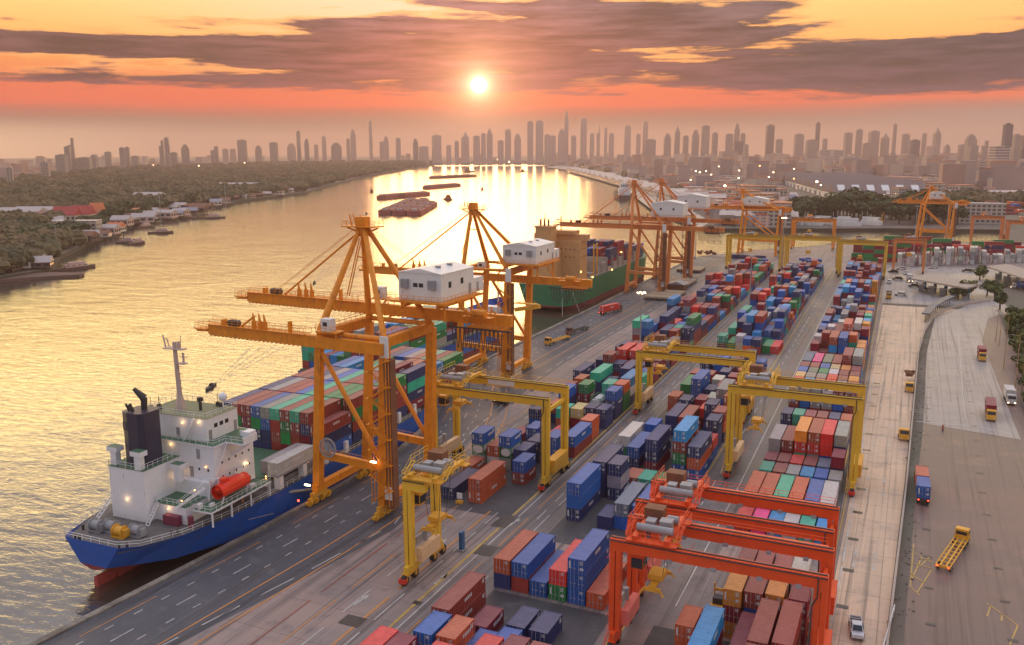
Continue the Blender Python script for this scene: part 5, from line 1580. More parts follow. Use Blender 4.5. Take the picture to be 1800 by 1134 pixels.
m = MB(); m.box(-13.5, 13.5, 20.5, 25.5, 28.503, 31.4); m.box(-8, 8, 19, 26, 31.403, 33.2); m.build('bridge', TAN, S3)
m = MB(); m.box(-9.5, 2.5, 6.5, 16.9, 9.5, 24.0); m.build('engine_casing', TAN, S3)
m = MB(); m.box(-7.5, .5, 8, 15, 24.003, 35.5); m.box(-8.2, 1.2, 7.6, 15.4, 35.503, 36); f3 = m.build('funnel', TAN, S3)
m = MB()
for x in (-6, -4, -2): m.tube((x, 11, 36), (x, 11, 39), .5, 8)
m.tube((-3, 9, 36), (-3, 9, 42), .15, 6); m.beam((-5, 9, 39.5), (-1, 9, 39.5), .2)
m.build('exhaust_pipe', BROWN, f3)
m = MB(); m.tube((0, 22, 33.2), (0, 22, 40), .3, 8); m.beam((-3, 22, 37), (3, 22, 37), .3); m.box(-2.5, -.5, 21.6, 22.4, 38, 38.5); m.box(7, 10, 21.8, 22.2, 32.5, 32.9); m.build('radar_mast', TAN, S3)
m = MB()
for i in range(9): m.box(-12.4, 12.4, 30 + i * 9, 36.5 + i * 9, 9.5, 11.6 + (i % 3) * 1.6); m.box(-12.6, 12.6, 37 + i * 9, 37.6 + i * 9, 9.5, 17)
m.build('cell_guides', mat('pale_grey_hatch', (.34, .30, .27), .7, rust=.3), S3)
for x in (13, 9):
    for y in (34, 40): pass
m = MB()
for y in (33, 38): m.tube((13.0, y, 9.5), (13.0, y, 26), .35, 6)
m.beam((13, 33, 24), (13, 38, 26), .3); m.build('deck_crane_post', MACH, S3)
m = MB()
for a, b in ((( -9, 1, 9.4), (-6, -14, .3)), ((9, 1, 9.2), (20, -26, .5)), ((12, 4, 9), (22.5, -12, .5))): m.tube(a, b, .09, 5)
m.build('mooring_line', ROPE, S3)
m = MB()
for p in ((13.6, 30, 10), (13.6, 60, 10), (11.9, 18, 14), (12, 80, 17), (8, 95, 20), (0, 95, 20)): m.sphere(p, .45, 6, 4)
m.build('deck_lamp', LAMP, S3)
for bi in range(5):
    for q in range(9):
        for t in range((4, 5, 4, 3, 3)[bi] - (q % 4 == 3)):
            add_box(-154 + (q - 4.5) * 2.7, 377 + 62 + bi * 12.8, 9.9 + t * 2.6, rd.choice('nnmbnmr'), 40, 0, 2.6, lab='%s tier, %s column, %s bay on the green ship' % (ORD[t], ORD[q], ORD[bi]))


def cargo_boat(name, label, loc, rz, L, Bm, H, hm, hsm, tower=(.12, .3), th=6, cat='boat', group=None, deck=None, mast=True):
    r = empty(name, (loc[0], loc[1], -3.0), rz, label, cat, group)
    m = MB()
    b = Bm / 2
    pts = [(0, b * .8), (L * .12, b), (L * .72, b), (L * .9, b * .6), (L, .05)]
    for (s0, w0), (s1, w1) in zip(pts[:-1], pts[1:]):
        z0 = H + (H * .35 * (s0 / L) ** 3); z1 = H + (H * .35 * (s1 / L) ** 3)
        for sg in (-1, 1):
            m.quad((sg * w0, s0, z0), (sg * w1, s1, z1), (sg * w1 * .8, s1, -.4), (sg * w0 * .8, s0, -.4))
        m.quad((-w0, s0, z0 - .02), (w0, s0, z0 - .02), (w1, s1, z1 - .02), (-w1, s1, z1 - .02))
    m.quad((-b * .8, 0, H), (-b * .6, 0, -.4), (b * .6, 0, -.4), (b * .8, 0, H))
    m.build('hull', hm, r)
    y0, y1 = L * tower[0], L * tower[1]
    m = MB(); m.box(-b * .75, b * .75, y0, y1, H, H + th * .55); m.box(-b * .55, b * .55, y0 + (y1 - y0) * .15, y1 - (y1 - y0) * .1, H + th * .553, H + th)
    w = m.build('wheelhouse', hsm, r)
    m = MB(); windows(m, -b * .5, b * .5, 4, y0 + (y1 - y0) * .15, H + th * .7, b * .16, th * .16); windows(m, y0, y1, 4, b * .75, H + th * .3, (y1 - y0) * .12, th * .14, 'side'); m.each('window', GLASS, w)
    if mast:
        m = MB(); m.tube((0, y1 - 1, H + th), (0, y1 - 1, H + th * 1.7), .05 * Bm * .3, 6); m.beam((-b * .4, y1 - 1, H + th * 1.4), (b * .4, y1 - 1, H + th * 1.4), .02 * Bm); m.build('mast', hsm, r)
    if deck:
        m = MB(); m.box(-b * .7, b * .7, y1 + L * .04, L * .74, H - .01, H + deck); m.build('cargo_hatch', DARK, r)
    return r


p = g(1098, 352, -3)
cargo_boat('cargo_ship', 'small dark cargo ship with white bridge moored at the far wharf', p, R(22), 120, 22, 7, mat('dark_hull', (.05, .03, .035), .6), WHITE, (.06, .2), 18, 'ship', deck=5)
# river barges
BARG = mat('barge_rust_red', (.34, .07, .055), .7, rust=.2)
TARP = mat('barge_cover_brown', (.27, .12, .09), .8, var=.25, scale=.15)


def barge():
    r = empty('river_barge', (0, 0, -3))
    m = MB(); L, w = 62, 16
    m.prism([(-w / 2, 2), (-w / 2 + 2, 0), (w / 2 - 2, 0), (w / 2, 2), (w / 2, L - 4), (w / 2 - 3, L), (-w / 2 + 3, L), (-w / 2, L - 4)], -.5, 5.0); m.build('hull', BARG, r)
    m = MB()
    prev = None
    for i in range(9):
        y = 6 + i * 6; h = 6.2 + (1.2 if i % 2 else 0)
        cur = [(-w / 2 + 1, y, 5.02), (-w / 4, y, h), (w / 4, y, h), (w / 2 - 1, y, 5.02)]
        if prev:
            for k in range(3): m.quad(prev[k], prev[k + 1], cur[k + 1], cur[k])
        else: m.quad(*cur)
        prev = cur
    m.quad(*prev[::-1]); m.build('cargo_cover', TARP, r)
    m = MB(); m.box(-3, 3, .8, 4.4, 5.0, 7.6); m.build('deck_cabin', mat('cabin_pale', (.5, .4, .36), .7), r)
    m = MB()
    for x in (-5, 5): m.tube((x, L - 3, 5), (x, L - 3, 6.4), .4, 6)
    m.build('bollard', DARK, r)
    return r


b0 = barge(); first = True
o0 = g(661, 378, -3); v1 = g(742, 378, -3) - o0; v2 = g(786, 352, -3) - g(742, 378, -3)
nb = 0
def place_barge(p, rz, lab):
    global first
    r = b0 if first else copy_tree(b0); first = False
    r.location = (p[0], p[1], -3); r.rotation_euler = (0, 0, rz)
    tag(r, lab, 'barge', 'rust red barges moored in mid river')
rzb = math.atan2(-v2.x, v2.y)
for j in range(4):
    for i in range(3 if j < 3 else 2):
        q = o0 + v1 * ((i + .5) / 3) + Vector((-math.sin(rzb), math.cos(rzb), 0)) * (j * 64 + (1 - i) * 6)
        sc_ = v1.length / 3 / 16.5
        place_barge(q, rzb, 'rust red barge, %s across and %s back in the biggest raft' % (ORD[i], ORD[j]))
        nb += 1
for a, b, n, lb in (((668, 350), (738, 344), 3, 'second raft, behind the biggest'), ((748, 332), (797, 328), 3, 'third raft up the river'), ((757, 314), (826, 311), 5, 'thin line of barges far up the river')):
    A = g(*a, -3); Bq = g(*b, -3); d = Bq - A; rz = math.atan2(-d.x, d.y)
    for i in range(n):
        place_barge(A + d * (i / n), rz, 'rust red barge, %s from left, %s' % (ORD[i], lb))
for px, py, L, lb in ((652, 338, 16, 'small dark tug left of the barge rafts'), (793, 352, 22, 'rust red tug at the end of the big barge raft'), (847, 334, 14, 'small dark tug alone right of the rafts'),
                      (914, 302, 26, 'small boat far up the glowing river'), (815, 303, 40, 'tug pushing the farthest line of barges'), (1015, 306, 40, 'boat by the far wharf corner')):
    cargo_boat('tug_boat', lb, g(px, py, -3), R(random.choice((-40, 60, 20))), L, L * .34, L * .09, BROWN, BARG, (.2, .55), L * .26)
p = g(644, 376, -3); m = MB(); m.sphere((0, 0, .4), 1.4, 8, 6); m.tube((0, 0, 1), (0, 0, 3.4), .2, 6, .1); o = m.build('mooring_buoy', DARK); o.location = (p.x, p.y, -3); tag(o, 'dark mooring buoy floating left of the barge raft', 'buoy')
# speed boats with wakes
FOAM = nmat('wake_foam', lambda n, bs, pos: (n.put(bs.inputs['Base Color'], (.62, .50, .40, 1)), n.put(bs.inputs['Alpha'], n.m('MULTIPLY', n.sstep(n.noise(pos, 1.6, 5.0, .7), .47, .62), .8)), None)[-1])
def speed(px, py, tx, ty, L, lab):
    A = g(px, py, -3); T = g(tx, ty, -3); d = (T - A).normalized(); rz = math.atan2(d.x, -d.y)
    r = cargo_boat('long_tail_boat', lab, A, rz, L, L * .17, .55, DARK, DARK, (.3, .5), .8, mast=False)
    Lw = (T - A).length; s = Vector((-d.y, d.x, 0))
    m = MB()
    for sg in (-1, 1):
        for k in range(14):
            t0, t1 = k / 14, (k + 1) / 14
            w0 = .3 + t0 * 1.5; w1 = .3 + t1 * 1.5
            for c0, c1 in (((.6 + t0 * 5.5), (.6 + t1 * 5.5)), ((.1 + t0 * 2.2), (.1 + t1 * 2.2))):
                p0 = A + d * (t0 * Lw) + s * sg * c0; p1 = A + d * (t1 * Lw) + s * sg * c1
                m.quad(*[(q.x, q.y, -2.97 + .004 * (sg > 0) + (.008 if c0 > 1 else 0)) for q in (p0 - s * w0 * .5, p1 - s * w1 * .5, p1 + s * w1 * .5, p0 + s * w0 * .5)])
    o = m.build('boat_wake', FOAM); o['kind'] = 'stuff'; o['label'] = 'pale foam wake spreading behind ' + ('the near' if L > 8 else 'the far') + ' speed boat'; o['category'] = 'wake'
speed(378, 676, 470, 610, 8.1, 'small dark speed boat throwing a white wake off the blue ship')
speed(554, 497, 588, 468, 7, 'tiny dark speed boat with wake seen above the near crane boom')

# ------------------------------------------------------------------ vehicles
CABY = MACH; CABW = mat('truck_white_paint', (.62, .58, .54), .4)


def wheel(root, x, y, r=.5, w=.3):
    m = MB(); m.tube((x - w / 2, y, r), (x + w / 2, y, r), r, 14); o = m.build('wheel', BLACK, root)
    m = MB(); m.tube((x - w / 2 - .015, y, r), (x + w / 2 + .015, y, r), r * .5, 10); m.build('rim', GREY, o)


def truck(label, p, rz, L=9.0, box=None, cab=CABY, chassis=True, cat='truck', long=False, loads=None):
    """nose towards +y"""
    r = empty('truck', (p[0], p[1], .06), rz, label, cat)
    m = MB()
    y0 = -L
    for x in (-.45, .45): m.box(x - .12, x + .12, y0, 1.6, .95, 1.2)
    n = int(L / 1.6)
    for i in range(n + 1): m.box(-1.1, 1.1, y0 + i * L / n, y0 + i * L / n + .18, 1.0, 1.19)
    m.box(-1.2, -1.05, y0, -.2, 1.02, 1.22); m.box(1.05, 1.2, y0, -.2, 1.02, 1.22); m.box(-1.2, 1.2, y0 - .15, y0, .8, 1.25)
    m.build('chassis', MACH if cab is CABY else DARK, r)
    for y in (1.0, -1.2, y0 + 1.0, y0 + 2.1):
        for x in (-1.0, 1.0): wheel(r, x, y)
    m = MB(); m.hexa([(-1.15, .1, .9), (1.15, .1, .9), (1.15, 2.0, .9), (-1.15, 2.0, .9), (-1.1, .15, 2.9), (1.1, .15, 2.9), (1.1, 1.6, 2.9), (-1.1, 1.6, 2.9)])
    m.box(-1.2, 1.2, 1.9, 2.15, .5, 1.15)
    c = m.build('cab', cab, r)
    m = MB(); m.hexa([(-1.0, 1.82, 1.8), (1.0, 1.82, 1.8), (1.0, 1.87, 1.8), (-1.0, 1.87, 1.8), (-.95, 1.64, 2.65), (.95, 1.64, 2.65), (.95, 1.69, 2.65), (-.95, 1.69, 2.65)])
    for x in (-1.16, 1.11): m.box(x, x + .05, .5, 1.4, 1.9, 2.6)
    m.box(-.9, .9, .07, .14, 1.9, 2.5)
    m.build('window', GLASS, c)
    for x in (-.85, .85): m = MB(); m.box(x - .18, x + .18, 2.14, 2.19, .7, .9); m.build('headlight', LAMPW if cab is CABW else WHITE, c)
    for x in (-.9, .9): m = MB(); m.box(x - .12, x + .12, y0 - .2, y0 - .14, .95, 1.15); m.build('tail_light', LAMPR, r)
    if box:
        if isinstance(box, str): box = [(y0, L - .4 if L < 11 else 12.19, box)]
        for yy, LL, code in box:
            me = c_mesh('whole', 12.19 if LL > 9 else 6.06, 1)
            o = bpy.data.objects.new('cargo_box', me); COL.objects.link(o); o.parent = r; o.location = (-1.22, yy, 1.23); o.color = (*CC[code], 1); o.scale = (1, LL / (12.19 if LL > 9 else 6.06), 1)
    return r


def P(px, py): q = g(px, py, 0); return (q.x, q.y)


truck('truck carrying two short boxes, orange-white ahead of blue-white, beside the low wall', P(1617, 845), R(2), 14.5, [(-14.2, 6.06, 'b'), (-7.6, 6.06, 'o')], BROWN)
truck('yellow tractor pulling an empty skeletal trailer across the dark yard', P(1688, 958), R(-14), 13.5, None, CABY)
truck('yellow cab truck with dark red box heading towards the camera on the gate road', P(1741, 738), R(178), 9.5, 'm', CABY)
truck('white truck with pale pink box beside the roadside trees', P(1776, 710), R(182), 7.0, [(-7, 6.4, 'w')], CABW)
truck('yellow cab truck with small red box farther up the gate road', P(1726, 634), R(180), 7.2, [(-7.2, 6.4, 'm')], CABY)
truck('yellow tractor with dark load parked by the low wall', P(1598, 688), R(180), 6.5, None, CABY)
truck('yellow yard tractor standing alone at the low wall', P(1588, 772), R(184), 3.4, None, CABY)
truck('yellow terminal tractor at the head of a flat trailer on the quay', P(966, 606), R(168), 12.5, None, CABY)
truck('second flat trailer truck, empty and brown, just ahead on the quay', P(1003, 588), R(168), 12.0, None, BROWN)
truck('red box truck on the quay beside the green ship', P(1086, 547), R(-18), 12.6, [(-12.4, 12.19, 'R')], BROWN)
truck('small yellow truck by the end of the container rows near the gate', P(1562, 525), R(180), 6, [(-6, 5.6, 'y')], CABY)
# dark load on the parked tractor
q = P(1598, 668); m = MB(); rdd = random.Random(4)
for i in range(14): m.cbox((rdd.uniform(-1.1, 1.1), rdd.uniform(-2.4, 2.4), 1.6 + rdd.uniform(0, .9)), (rdd.uniform(.6, 1.4), rdd.uniform(.6, 1.6), rdd.uniform(.4, 1.0)), rdd.uniform(0, 3))
o = m.build('scrap_load', BROWN); o.location = (q[0], q[1], 0); tag(o, 'dark jumbled scrap load on the tractor by the low wall', 'scrap')


def car(label, p, rz, paint, pickup=False, name='car', s=1.0):
    r = empty(name, (p[0], p[1], .06), rz, label, 'pickup' if pickup else 'car'); r.scale = (s, s, s)
    m = MB()
    m.hexa([(-.9, -2.5, .4), (.9, -2.5, .4), (.88, 2.5, .4), (-.88, 2.5, .4), (-.86, -2.5, .95), (.86, -2.5, .95), (.8, 2.4, .88), (-.8, 2.4, .88)])
    if pickup:
        for x in (-.86, .78): m.box(x, x + .08, -2.45, -.75, .952, 1.2)
        m.box(-.78, .78, -2.5, -2.42, .952, 1.2)
    b = m.build('body', paint, r)
    y0 = -.7 if pickup else -1.9
    m = MB(); m.hexa([(-.82, y0, .96), (.82, y0, .96), (.8, 1.35, .93), (-.8, 1.35, .93), (-.66, y0 + .25, 1.62), (.66, y0 + .25, 1.62), (.64, .75, 1.62), (-.64, .75, 1.62)]); cb = m.build('cabin', paint, r)
    m = MB(); m.hexa([(-.66, 1.30, 1.0), (.66, 1.30, 1.0), (.66, 1.36, 1.0), (-.66, 1.36, 1.0), (-.56, .83, 1.55), (.56, .83, 1.55), (.56, .89, 1.55), (-.56, .89, 1.55)])
    m.hexa([(-.66, y0 - .03, 1.02), (.66, y0 - .03, 1.02), (.66, y0 + .03, 1.02), (-.66, y0 + .03, 1.02), (-.56, y0 + .15, 1.5), (.56, y0 + .15, 1.5), (.56, y0 + .21, 1.5), (-.56, y0 + .21, 1.5)])
    for sg in (-1, 1): m.beam((sg * .8, y0 + .3, 1.25), (sg * .8, .95, 1.25), .05, .4)
    m.build('window', GLASS, cb)
    if pickup:
        m = MB(); m.box(-.76, .76, -2.38, -.78, .953, .99); m.build('load_bed', DARK, r)
        m = MB(); m.beam((-.7, -.9, 1.65), (.7, -.9, 1.65), .07); m.beam((-.7, -2.2, 1.4), (.7, -2.2, 1.4), .07); m.beam((-.7, -.9, 1.65), (-.7, -2.2, 1.2), .06); m.beam((.7, -.9, 1.65), (.7, -2.2, 1.2), .06); m.build('roll_bar', paint, r)
    for x in (-.82, .82):
        for y in (-1.6, 1.55): wheel(r, x, y, .36, .24)
    for x in (-.62, .62): m = MB(); m.box(x - .16, x + .16, 2.38, 2.47, .68, .82); m.build('headlight', WHITE, r)
    return r


SILV = mat('silver_car_paint', (.60, .62, .64), .25, .3, var=.05)
DCAR = mat('dark_car_paint', (.02, .03, .035), .25, var=.05)
car('silver pickup seen from above beside the guard rail at the bottom edge', P(1505, 1112), R(188), SILV, True, s=1.05)
car('dark pickup parked on the concrete under the yellow crane', P(880, 711), R(78), DCAR, True)
for i, (px, py, c, lb) in enumerate(((1592, 482, WHITE, 'white van near the gate canopy'), (1578, 492, DCAR, 'dark car left of the gate lanes'), (1563, 498, WHITE, 'white car by the end of the container block'), (1790, 500, WHITE, 'white car under the right canopy'), (1770, 492, SILV, 'silver car waiting at the right canopy'))):
    car(lb, P(px, py), R(90 if i % 2 else 180), c, s=1.15)
# motorcycle with rider
for i, (px, py, c, lb) in enumerate(((1607, 505, DCAR, 'dark car in the first gate lane'), (1618, 498, WHITE, 'white car in the second gate lane'), (1632, 512, SILV, 'silver car leaving the gate canopy'), (1583, 520, SILV, 'silver car in front of the toll booths'), (1760, 505, DCAR, 'dark car by the palm at the right canopy'),
        (1742, 510, WHITE, 'white car under the trees by the gate'), (1570, 480, DCAR, 'dark car behind the end of the container block'), (1584, 474, WHITE, 'white car close to the salmon gantry leg'), (1640, 472, SILV, 'silver car behind the gate canopy'), (1700, 478, DCAR, 'dark car on the road behind the canopies'))):
    car(lb, P(px, py), R(80 + 25 * (i % 3)), c, s=1.2)
truck('white box truck waiting at the gate canopy', P(1600, 496), R(185), 8, [(-8, 7.2, 'w')], CABW)
truck('blue container truck under the right canopy', P(1785, 508), R(95), 9, [(-9, 8.2, 'b')], CABW)
q = P(1657, 757)
r = empty('motorcycle', (q[0], q[1], .05), R(185), 'red motorcycle crossing the gate road', 'motorcycle')
for y in (-.65, .65): wheel(r, 0, y, .32, .14)
m = MB(); m.beam((0, -.6, .6), (0, .45, .62), .24, .28); m.beam((0, .45, .5), (0, .6, 1.0), .1); m.beam((-.32, .52, 1.0), (.32, .52, 1.0), .05); m.box(-.14, .14, -.7, .1, .72, .82); m.build('frame', RED, r)


def person(label, p, rz, shirt, trousers, z=.05, h=1.72):
    """one skinned body, clothing as its children"""
    r = empty('person', (p[0], p[1], z), rz, label, 'person')
    k = h / 1.75
    J = {'pel': (0, 0, .95), 'wst': (0, 0, 1.1), 'chs': (0, .01, 1.35), 'nck': (0, 0, 1.5), 'hd0': (0, .01, 1.6), 'hd1': (0, .02, 1.72),
         'shl': (-.19, 0, 1.42), 'ell': (-.24, .02, 1.15), 'wrl': (-.22, .08, .92), 'hnl': (-.21, .1, .84), 'shr': (.19, 0, 1.42), 'elr': (.24, .02, 1.15), 'wrr': (.22, .08, .92), 'hnr': (.21, .1, .84),
         'hpl': (-.1, 0, .9), 'knl': (-.11, .03, .5), 'anl': (-.11, -.02, .1), 'tol': (-.12, .14, .04), 'hpr': (.1, 0, .9), 'knr': (.12, .05, .5), 'anr': (.13, .03, .1), 'tor': (.14, .18, .04)}
    RAD = {'pel': .13, 'wst': .12, 'chs': .15, 'nck': .055, 'hd0': .085, 'hd1': .09, 'shl': .065, 'ell': .045, 'wrl': .032, 'hnl': .035, 'hpl': .095, 'knl': .06, 'anl': .045, 'tol': .035}
    for a in list(RAD):
        if a.endswith('l') and a != 'pel': RAD[a[:-1] + 'r'] = RAD[a]
    E_ = [('pel', 'wst'), ('wst', 'chs'), ('chs', 'nck'), ('nck', 'hd0'), ('hd0', 'hd1'), ('chs', 'shl'), ('shl', 'ell'), ('ell', 'wrl'), ('wrl', 'hnl'), ('chs', 'shr'), ('shr', 'elr'), ('elr', 'wrr'), ('wrr', 'hnr'),
          ('pel', 'hpl'), ('hpl', 'knl'), ('knl', 'anl'), ('anl', 'tol'), ('pel', 'hpr'), ('hpr', 'knr'), ('knr', 'anr'), ('anr', 'tor')]
    ks = list(J)
    def skin(name, keys, grow, m_):
        kk = [q for q in ks if q in keys]
        me = bpy.data.meshes.new(name)
        me.from_pydata([tuple(c * k for c in J[q]) for q in kk], [(kk.index(a), kk.index(b)) for a, b in E_ if a in kk and b in kk], [])
        me.materials.append(m_)
        o = bpy.data.objects.new(name, me); COL.objects.link(o); o.parent = r
        md = o.modifiers.new('skin', 'SKIN')
        for i, q in enumerate(kk):
            sv = me.skin_vertices[0].data[i]; sv.radius = (RAD[q] * grow * k,) * 2
            sv.use_root = (i == 0)
        o.modifiers.new('sub', 'SUBSURF').levels = 1
        return o
    skin('body', ks, 1.0, mat('skin', (.36, .20, .13), .6))
    skin('shirt', ['wst', 'chs', 'shl', 'ell', 'shr', 'elr'], 1.14, shirt)
    skin('trousers', ['pel', 'hpl', 'knl', 'anl', 'hpr', 'knr', 'anr'], 1.14, trousers)
    m = MB(); m.sphere((0, .02 * k, 1.74 * k), .11 * k, 8, 6, .8); m.build('helmet', mat('helmet_yellow', (.75, .5, .08), .4), r, True)


dkc = mat('dark_blue_cloth', (.02, .025, .05), .9); hiv = mat('orange_work_vest', (.75, .2, .04), .8); gryc = mat('grey_cloth', (.12, .12, .13), .9)
person('person in dark clothes standing on the quay behind the nearest crane', P(727, 724), R(30), dkc, dkc)
person('person in dark clothes and helmet standing beside the crane wheels on the road', P(694, 843), R(200), dkc, gryc)
person('person in orange vest on the deck below the lifeboat', (s1w(12.6, 24.0, 0)[0], s1w(12.6, 24.0, 0)[1]), R(90), hiv, dkc, z=D)
person('person standing near the lamp mast on the far part of the quay', P(1134, 536), R(120), gryc, dkc)
person('person riding the red motorcycle', (q[0], q[1]), R(185), RED, dkc, z=.0)
# ------------------------------------------------------------------ port furniture
SLAB = mat('hatch_slab_beige', (.36, .27, .18), .8, rust=.25, var=.2, streak=False)
for k, (px, py, w, L, lab) in enumerate(((1170, 522, 15, 24, 'beige steel hatch cover lying on the quay, nearest of three'), (1192, 500, 15, 24, 'beige steel hatch cover on the quay, middle of three'), (1215, 476, 14, 16, 'beige steel hatch cover on the quay, farthest of three'))):
    q = P(px, py); r = empty('hatch_cover', (q[0], q[1], 0.05), 0, lab, 'hatch cover', 'hatch covers landed on the quay')
    m = MB(); m.box(-w / 2, w / 2, -L / 2, L / 2, .8, 1.7); m.build('cover', SLAB, r)
    m = MB()
    for i in range(5): m.box(-w / 2 - .01, w / 2 + .01, -L / 2 + L * i / 5 + .2, -L / 2 + L * i / 5 + .5, .3, .8)
    for x in (-w / 2 + .2, w / 2 - .5): m.box(x, x + .3, -L / 2 - .01, L / 2 + .01, .0, .3)
    m.build('frame', DARK, r)
    m = MB()
    for s in (-.17, .17): m.box(-w / 2 + .3, w / 2 - .3, L * s - .12, L * s + .12, 1.703, 1.78)
    m.build('rib', BROWN, r)
q = P(1182, 510); r = empty('quay_shed', (q[0] + 2, q[1] + 3, .05), 0, 'low shed with grey roof between the hatch covers', 'shed'); m = MB(); m.box(-4, 4, -4, 4, 0, 3); m.build('wall', BROWN, r); m = MB(); m.gable(-4.6, 4.6, -4.6, 4.6, 3.01, 4.6); m.build('roof', GREY, r)
for px, py, lb in ((1243, 447, 'jumbled machinery at the corner of the quay'), (1425, 462, 'blue and red flat rack between the far gantries')):
    q = P(px, py); m = MB(); rdd = random.Random(px)
    for i in range(12): m.cbox((rdd.uniform(-6, 6), rdd.uniform(-2, 2), rdd.uniform(.6, 2.6)), (rdd.uniform(1, 4), rdd.uniform(1, 3), rdd.uniform(.6, 2)), rdd.uniform(-.3, .3))
    o = m.build('stacked_gear', mat('gear_blue', CC['b']) if px > 1300 else BROWN); o.location = (q[0], q[1], 0.05); tag(o, lb, 'gear')


def mast(label, p, h, lit=True, name='light_mast', n=6, grp='tall light masts', col=GREY, lm=LAMPW, hs=1.0):
    r = empty(name, (p[0], p[1], 0), 0, label, 'light mast', grp)
    m = MB(); m.tube((0, 0, 0), (0, 0, h), .32 * hs, 8, .16 * hs); m.cbox((0, 0, .4), (1.2 * hs, 1.2 * hs, .8)); m.build('pole', col, r)
    m = MB(); m.cbox((0, 0, h), (3.2 * hs, .5 * hs, .18 * hs)); m.cbox((0, 0, h + .1), (.5 * hs, 2.6 * hs, .18 * hs)); m.build('lamp_frame', GREY, r)
    m = MB()
    for i in range(n):
        a = 2 * math.pi * i / n
        m.cbox((1.3 * hs * math.cos(a), 1.3 * hs * math.sin(a), h - .1), (.55 * hs, .55 * hs, .35 * hs), a)
    m.build('lamp_head', lm if lit else GREY, r)
    return r


for bx_, by_, tx_, ty_, lit, lb in ((1125, 618, 1127, 515, True, 'slim light mast rising between the quay road and the container rows'), (1316, 560, 1311, 452, False, 'grey light mast beside the second truck lane'),
        (1222, 455, 1222, 395, False, 'dark lamp mast by the quay corner'), (1373, 480, 1373, 385, True, 'light mast behind the leftmost far gantry'), (1604, 466, 1604, 365, False, 'tan mast right of the salmon gantry'), (1660, 445, 1660, 350, False, 'thin mast in front of the far yellow crane'),
        (1757, 400, 1757, 340, False, 'thin mast between the salmon gantries')):
    q = g(bx_, by_, 0); dep = (q - Vector((0, 0, CAMH))).dot(_f)
    mast(lb, q, (by_ - ty_) / FPX * dep * 1.02, lit, hs=1.0 if dep < 700 else 1.4)
# low wall with fence along the access road
wl = [(1.3, 118), (1.5, 129.5), (3.3, 196), (5.9, 338), (8.2, 380), (11.6, 412), (17.5, 436), (26, 455), (37, 470)]
r = empty('boundary_wall', (0, 0, 0), 0, 'low pale concrete wall with thin fence dividing the access road from the gate road', 'wall')
m = MB()
for a, b in zip(wl[:-1], wl[1:]): m.beam((a[0], a[1], .5), (b[0], b[1], .5), .35, 1.0)
m.build('wall', mat('wall_concrete', (.50, .40, .33), .8, rust=.3, streak=False), r)
m = MB()
for a, b in zip(wl[:-1], wl[1:]): m.rail([(a[0], a[1], 1.0), (b[0], b[1], 1.0)], h=1.0, step=3.0, t=.07)
m.build('fence', GREY, r)
r = empty('guard_rail', (0, 0, 0), 0, 'white slatted barrier at the bottom end of the dividing wall', 'guard rail')
m = MB(); m.rail([(-.6, 120, 0), (1.0, 127, 0), (2.2, 140, 0)], h=1.3, step=1.8, t=.14); m.build('rails', WHITE, r)
# debris and puddles strip beside the wall: weeds
m = MB(); rdd = random.Random(9)
for i in range(260):
    y = rdd.uniform(135, 400); x = interp([(3.2, 129), (4.9, 196), (7.5, 338), (12, 412)], y) + rdd.uniform(-.9, .9) * (1 if rdd.random() < .7 else -2.4)
    s = rdd.uniform(.08, .24); m.sphere((x, y, s * .3), s, 5, 3, .6, .3, rdd)
o = m.build('weeds', mat('dry_weeds', (.16, .14, .09), .95)); tag(o, 'weeds and litter growing along the foot of the dividing wall', 'weeds', kind='stuff')
# curved roofed walkway
r = empty('covered_walkway', (0, 0, 0), 0, 'curved covered walkway with dark blue roof beside the gate road wall', 'walkway')
cpt = [P(*q) for q in ((1626, 566), (1638, 552), (1654, 541), (1672, 533))]
m = MB(); mp_ = MB()
for a, b in zip(cpt[:-1], cpt[1:]):
    m.beam((a[0], a[1], 3.4), (b[0], b[1], 3.4), 3.2, .5)
    for i in range(5):
        t = i / 5; mp_.box(a[0] + (b[0] - a[0]) * t - .12, a[0] + (b[0] - a[0]) * t + .12, a[1] + (b[1] - a[1]) * t - .12, a[1] + (b[1] - a[1]) * t + .12, 0, 3.15)
m.build('roof', mat('navy_roof', (.05, .075, .13), .5), r); mp_.build('post', DARK, r)
# gate canopies
CANR = mat('canopy_roof_tan', (.36, .30, .25), .7, rust=.2, streak=False); CBL = mat('gate_blue_paint', (.02, .16, .32), .5)
for lb, cs, hgt in (('tan flat-roofed gate canopy on blue columns beside the container block', ((1600, 489), (1635, 480), (1727, 498), (1700, 506)), 6.0), ('second gate canopy on blue columns at right edge', ((1735, 468), (1770, 464), (1850, 486), (1815, 494)), 6.0)):
    pts = [g(px, py, hgt + .8) for px, py in cs]
    c = sum(pts, Vector()) / 4
    r = empty('gate_canopy', (c.x, c.y, 0), 0, lb, 'gate canopy')
    m = MB(); m.prism([(p.x - c.x, p.y - c.y) for p in pts], hgt, hgt + .8); m.build('roof', CANR, r)
    for i in range(5):
        t = (i + .5) / 5
        a = pts[0].lerp(pts[3], .5); b = pts[1].lerp(pts[2], .5)
        a = (pts[0] + pts[1]) / 2; b = (pts[2] + pts[3]) / 2
        q = a.lerp(b, t) - c
        m = MB(); m.cbox((q.x, q.y, hgt / 2 - .01), (1.5, 1.5, hgt - .02)); m.build('column', CBL, r)
        m = MB(); m.cbox((q.x - 1.5, q.y - 5, 1.5), (2.6, 3.2, 3.0)); bt = m.build('toll_booth', mat('booth_grey', (.28, .28, .28), .6), r)
        m = MB(); m.cbox((q.x - 1.5, q.y - 5, 3.1), (3.2, 3.8, .2)); m.build('booth_roof', WHITE, bt)
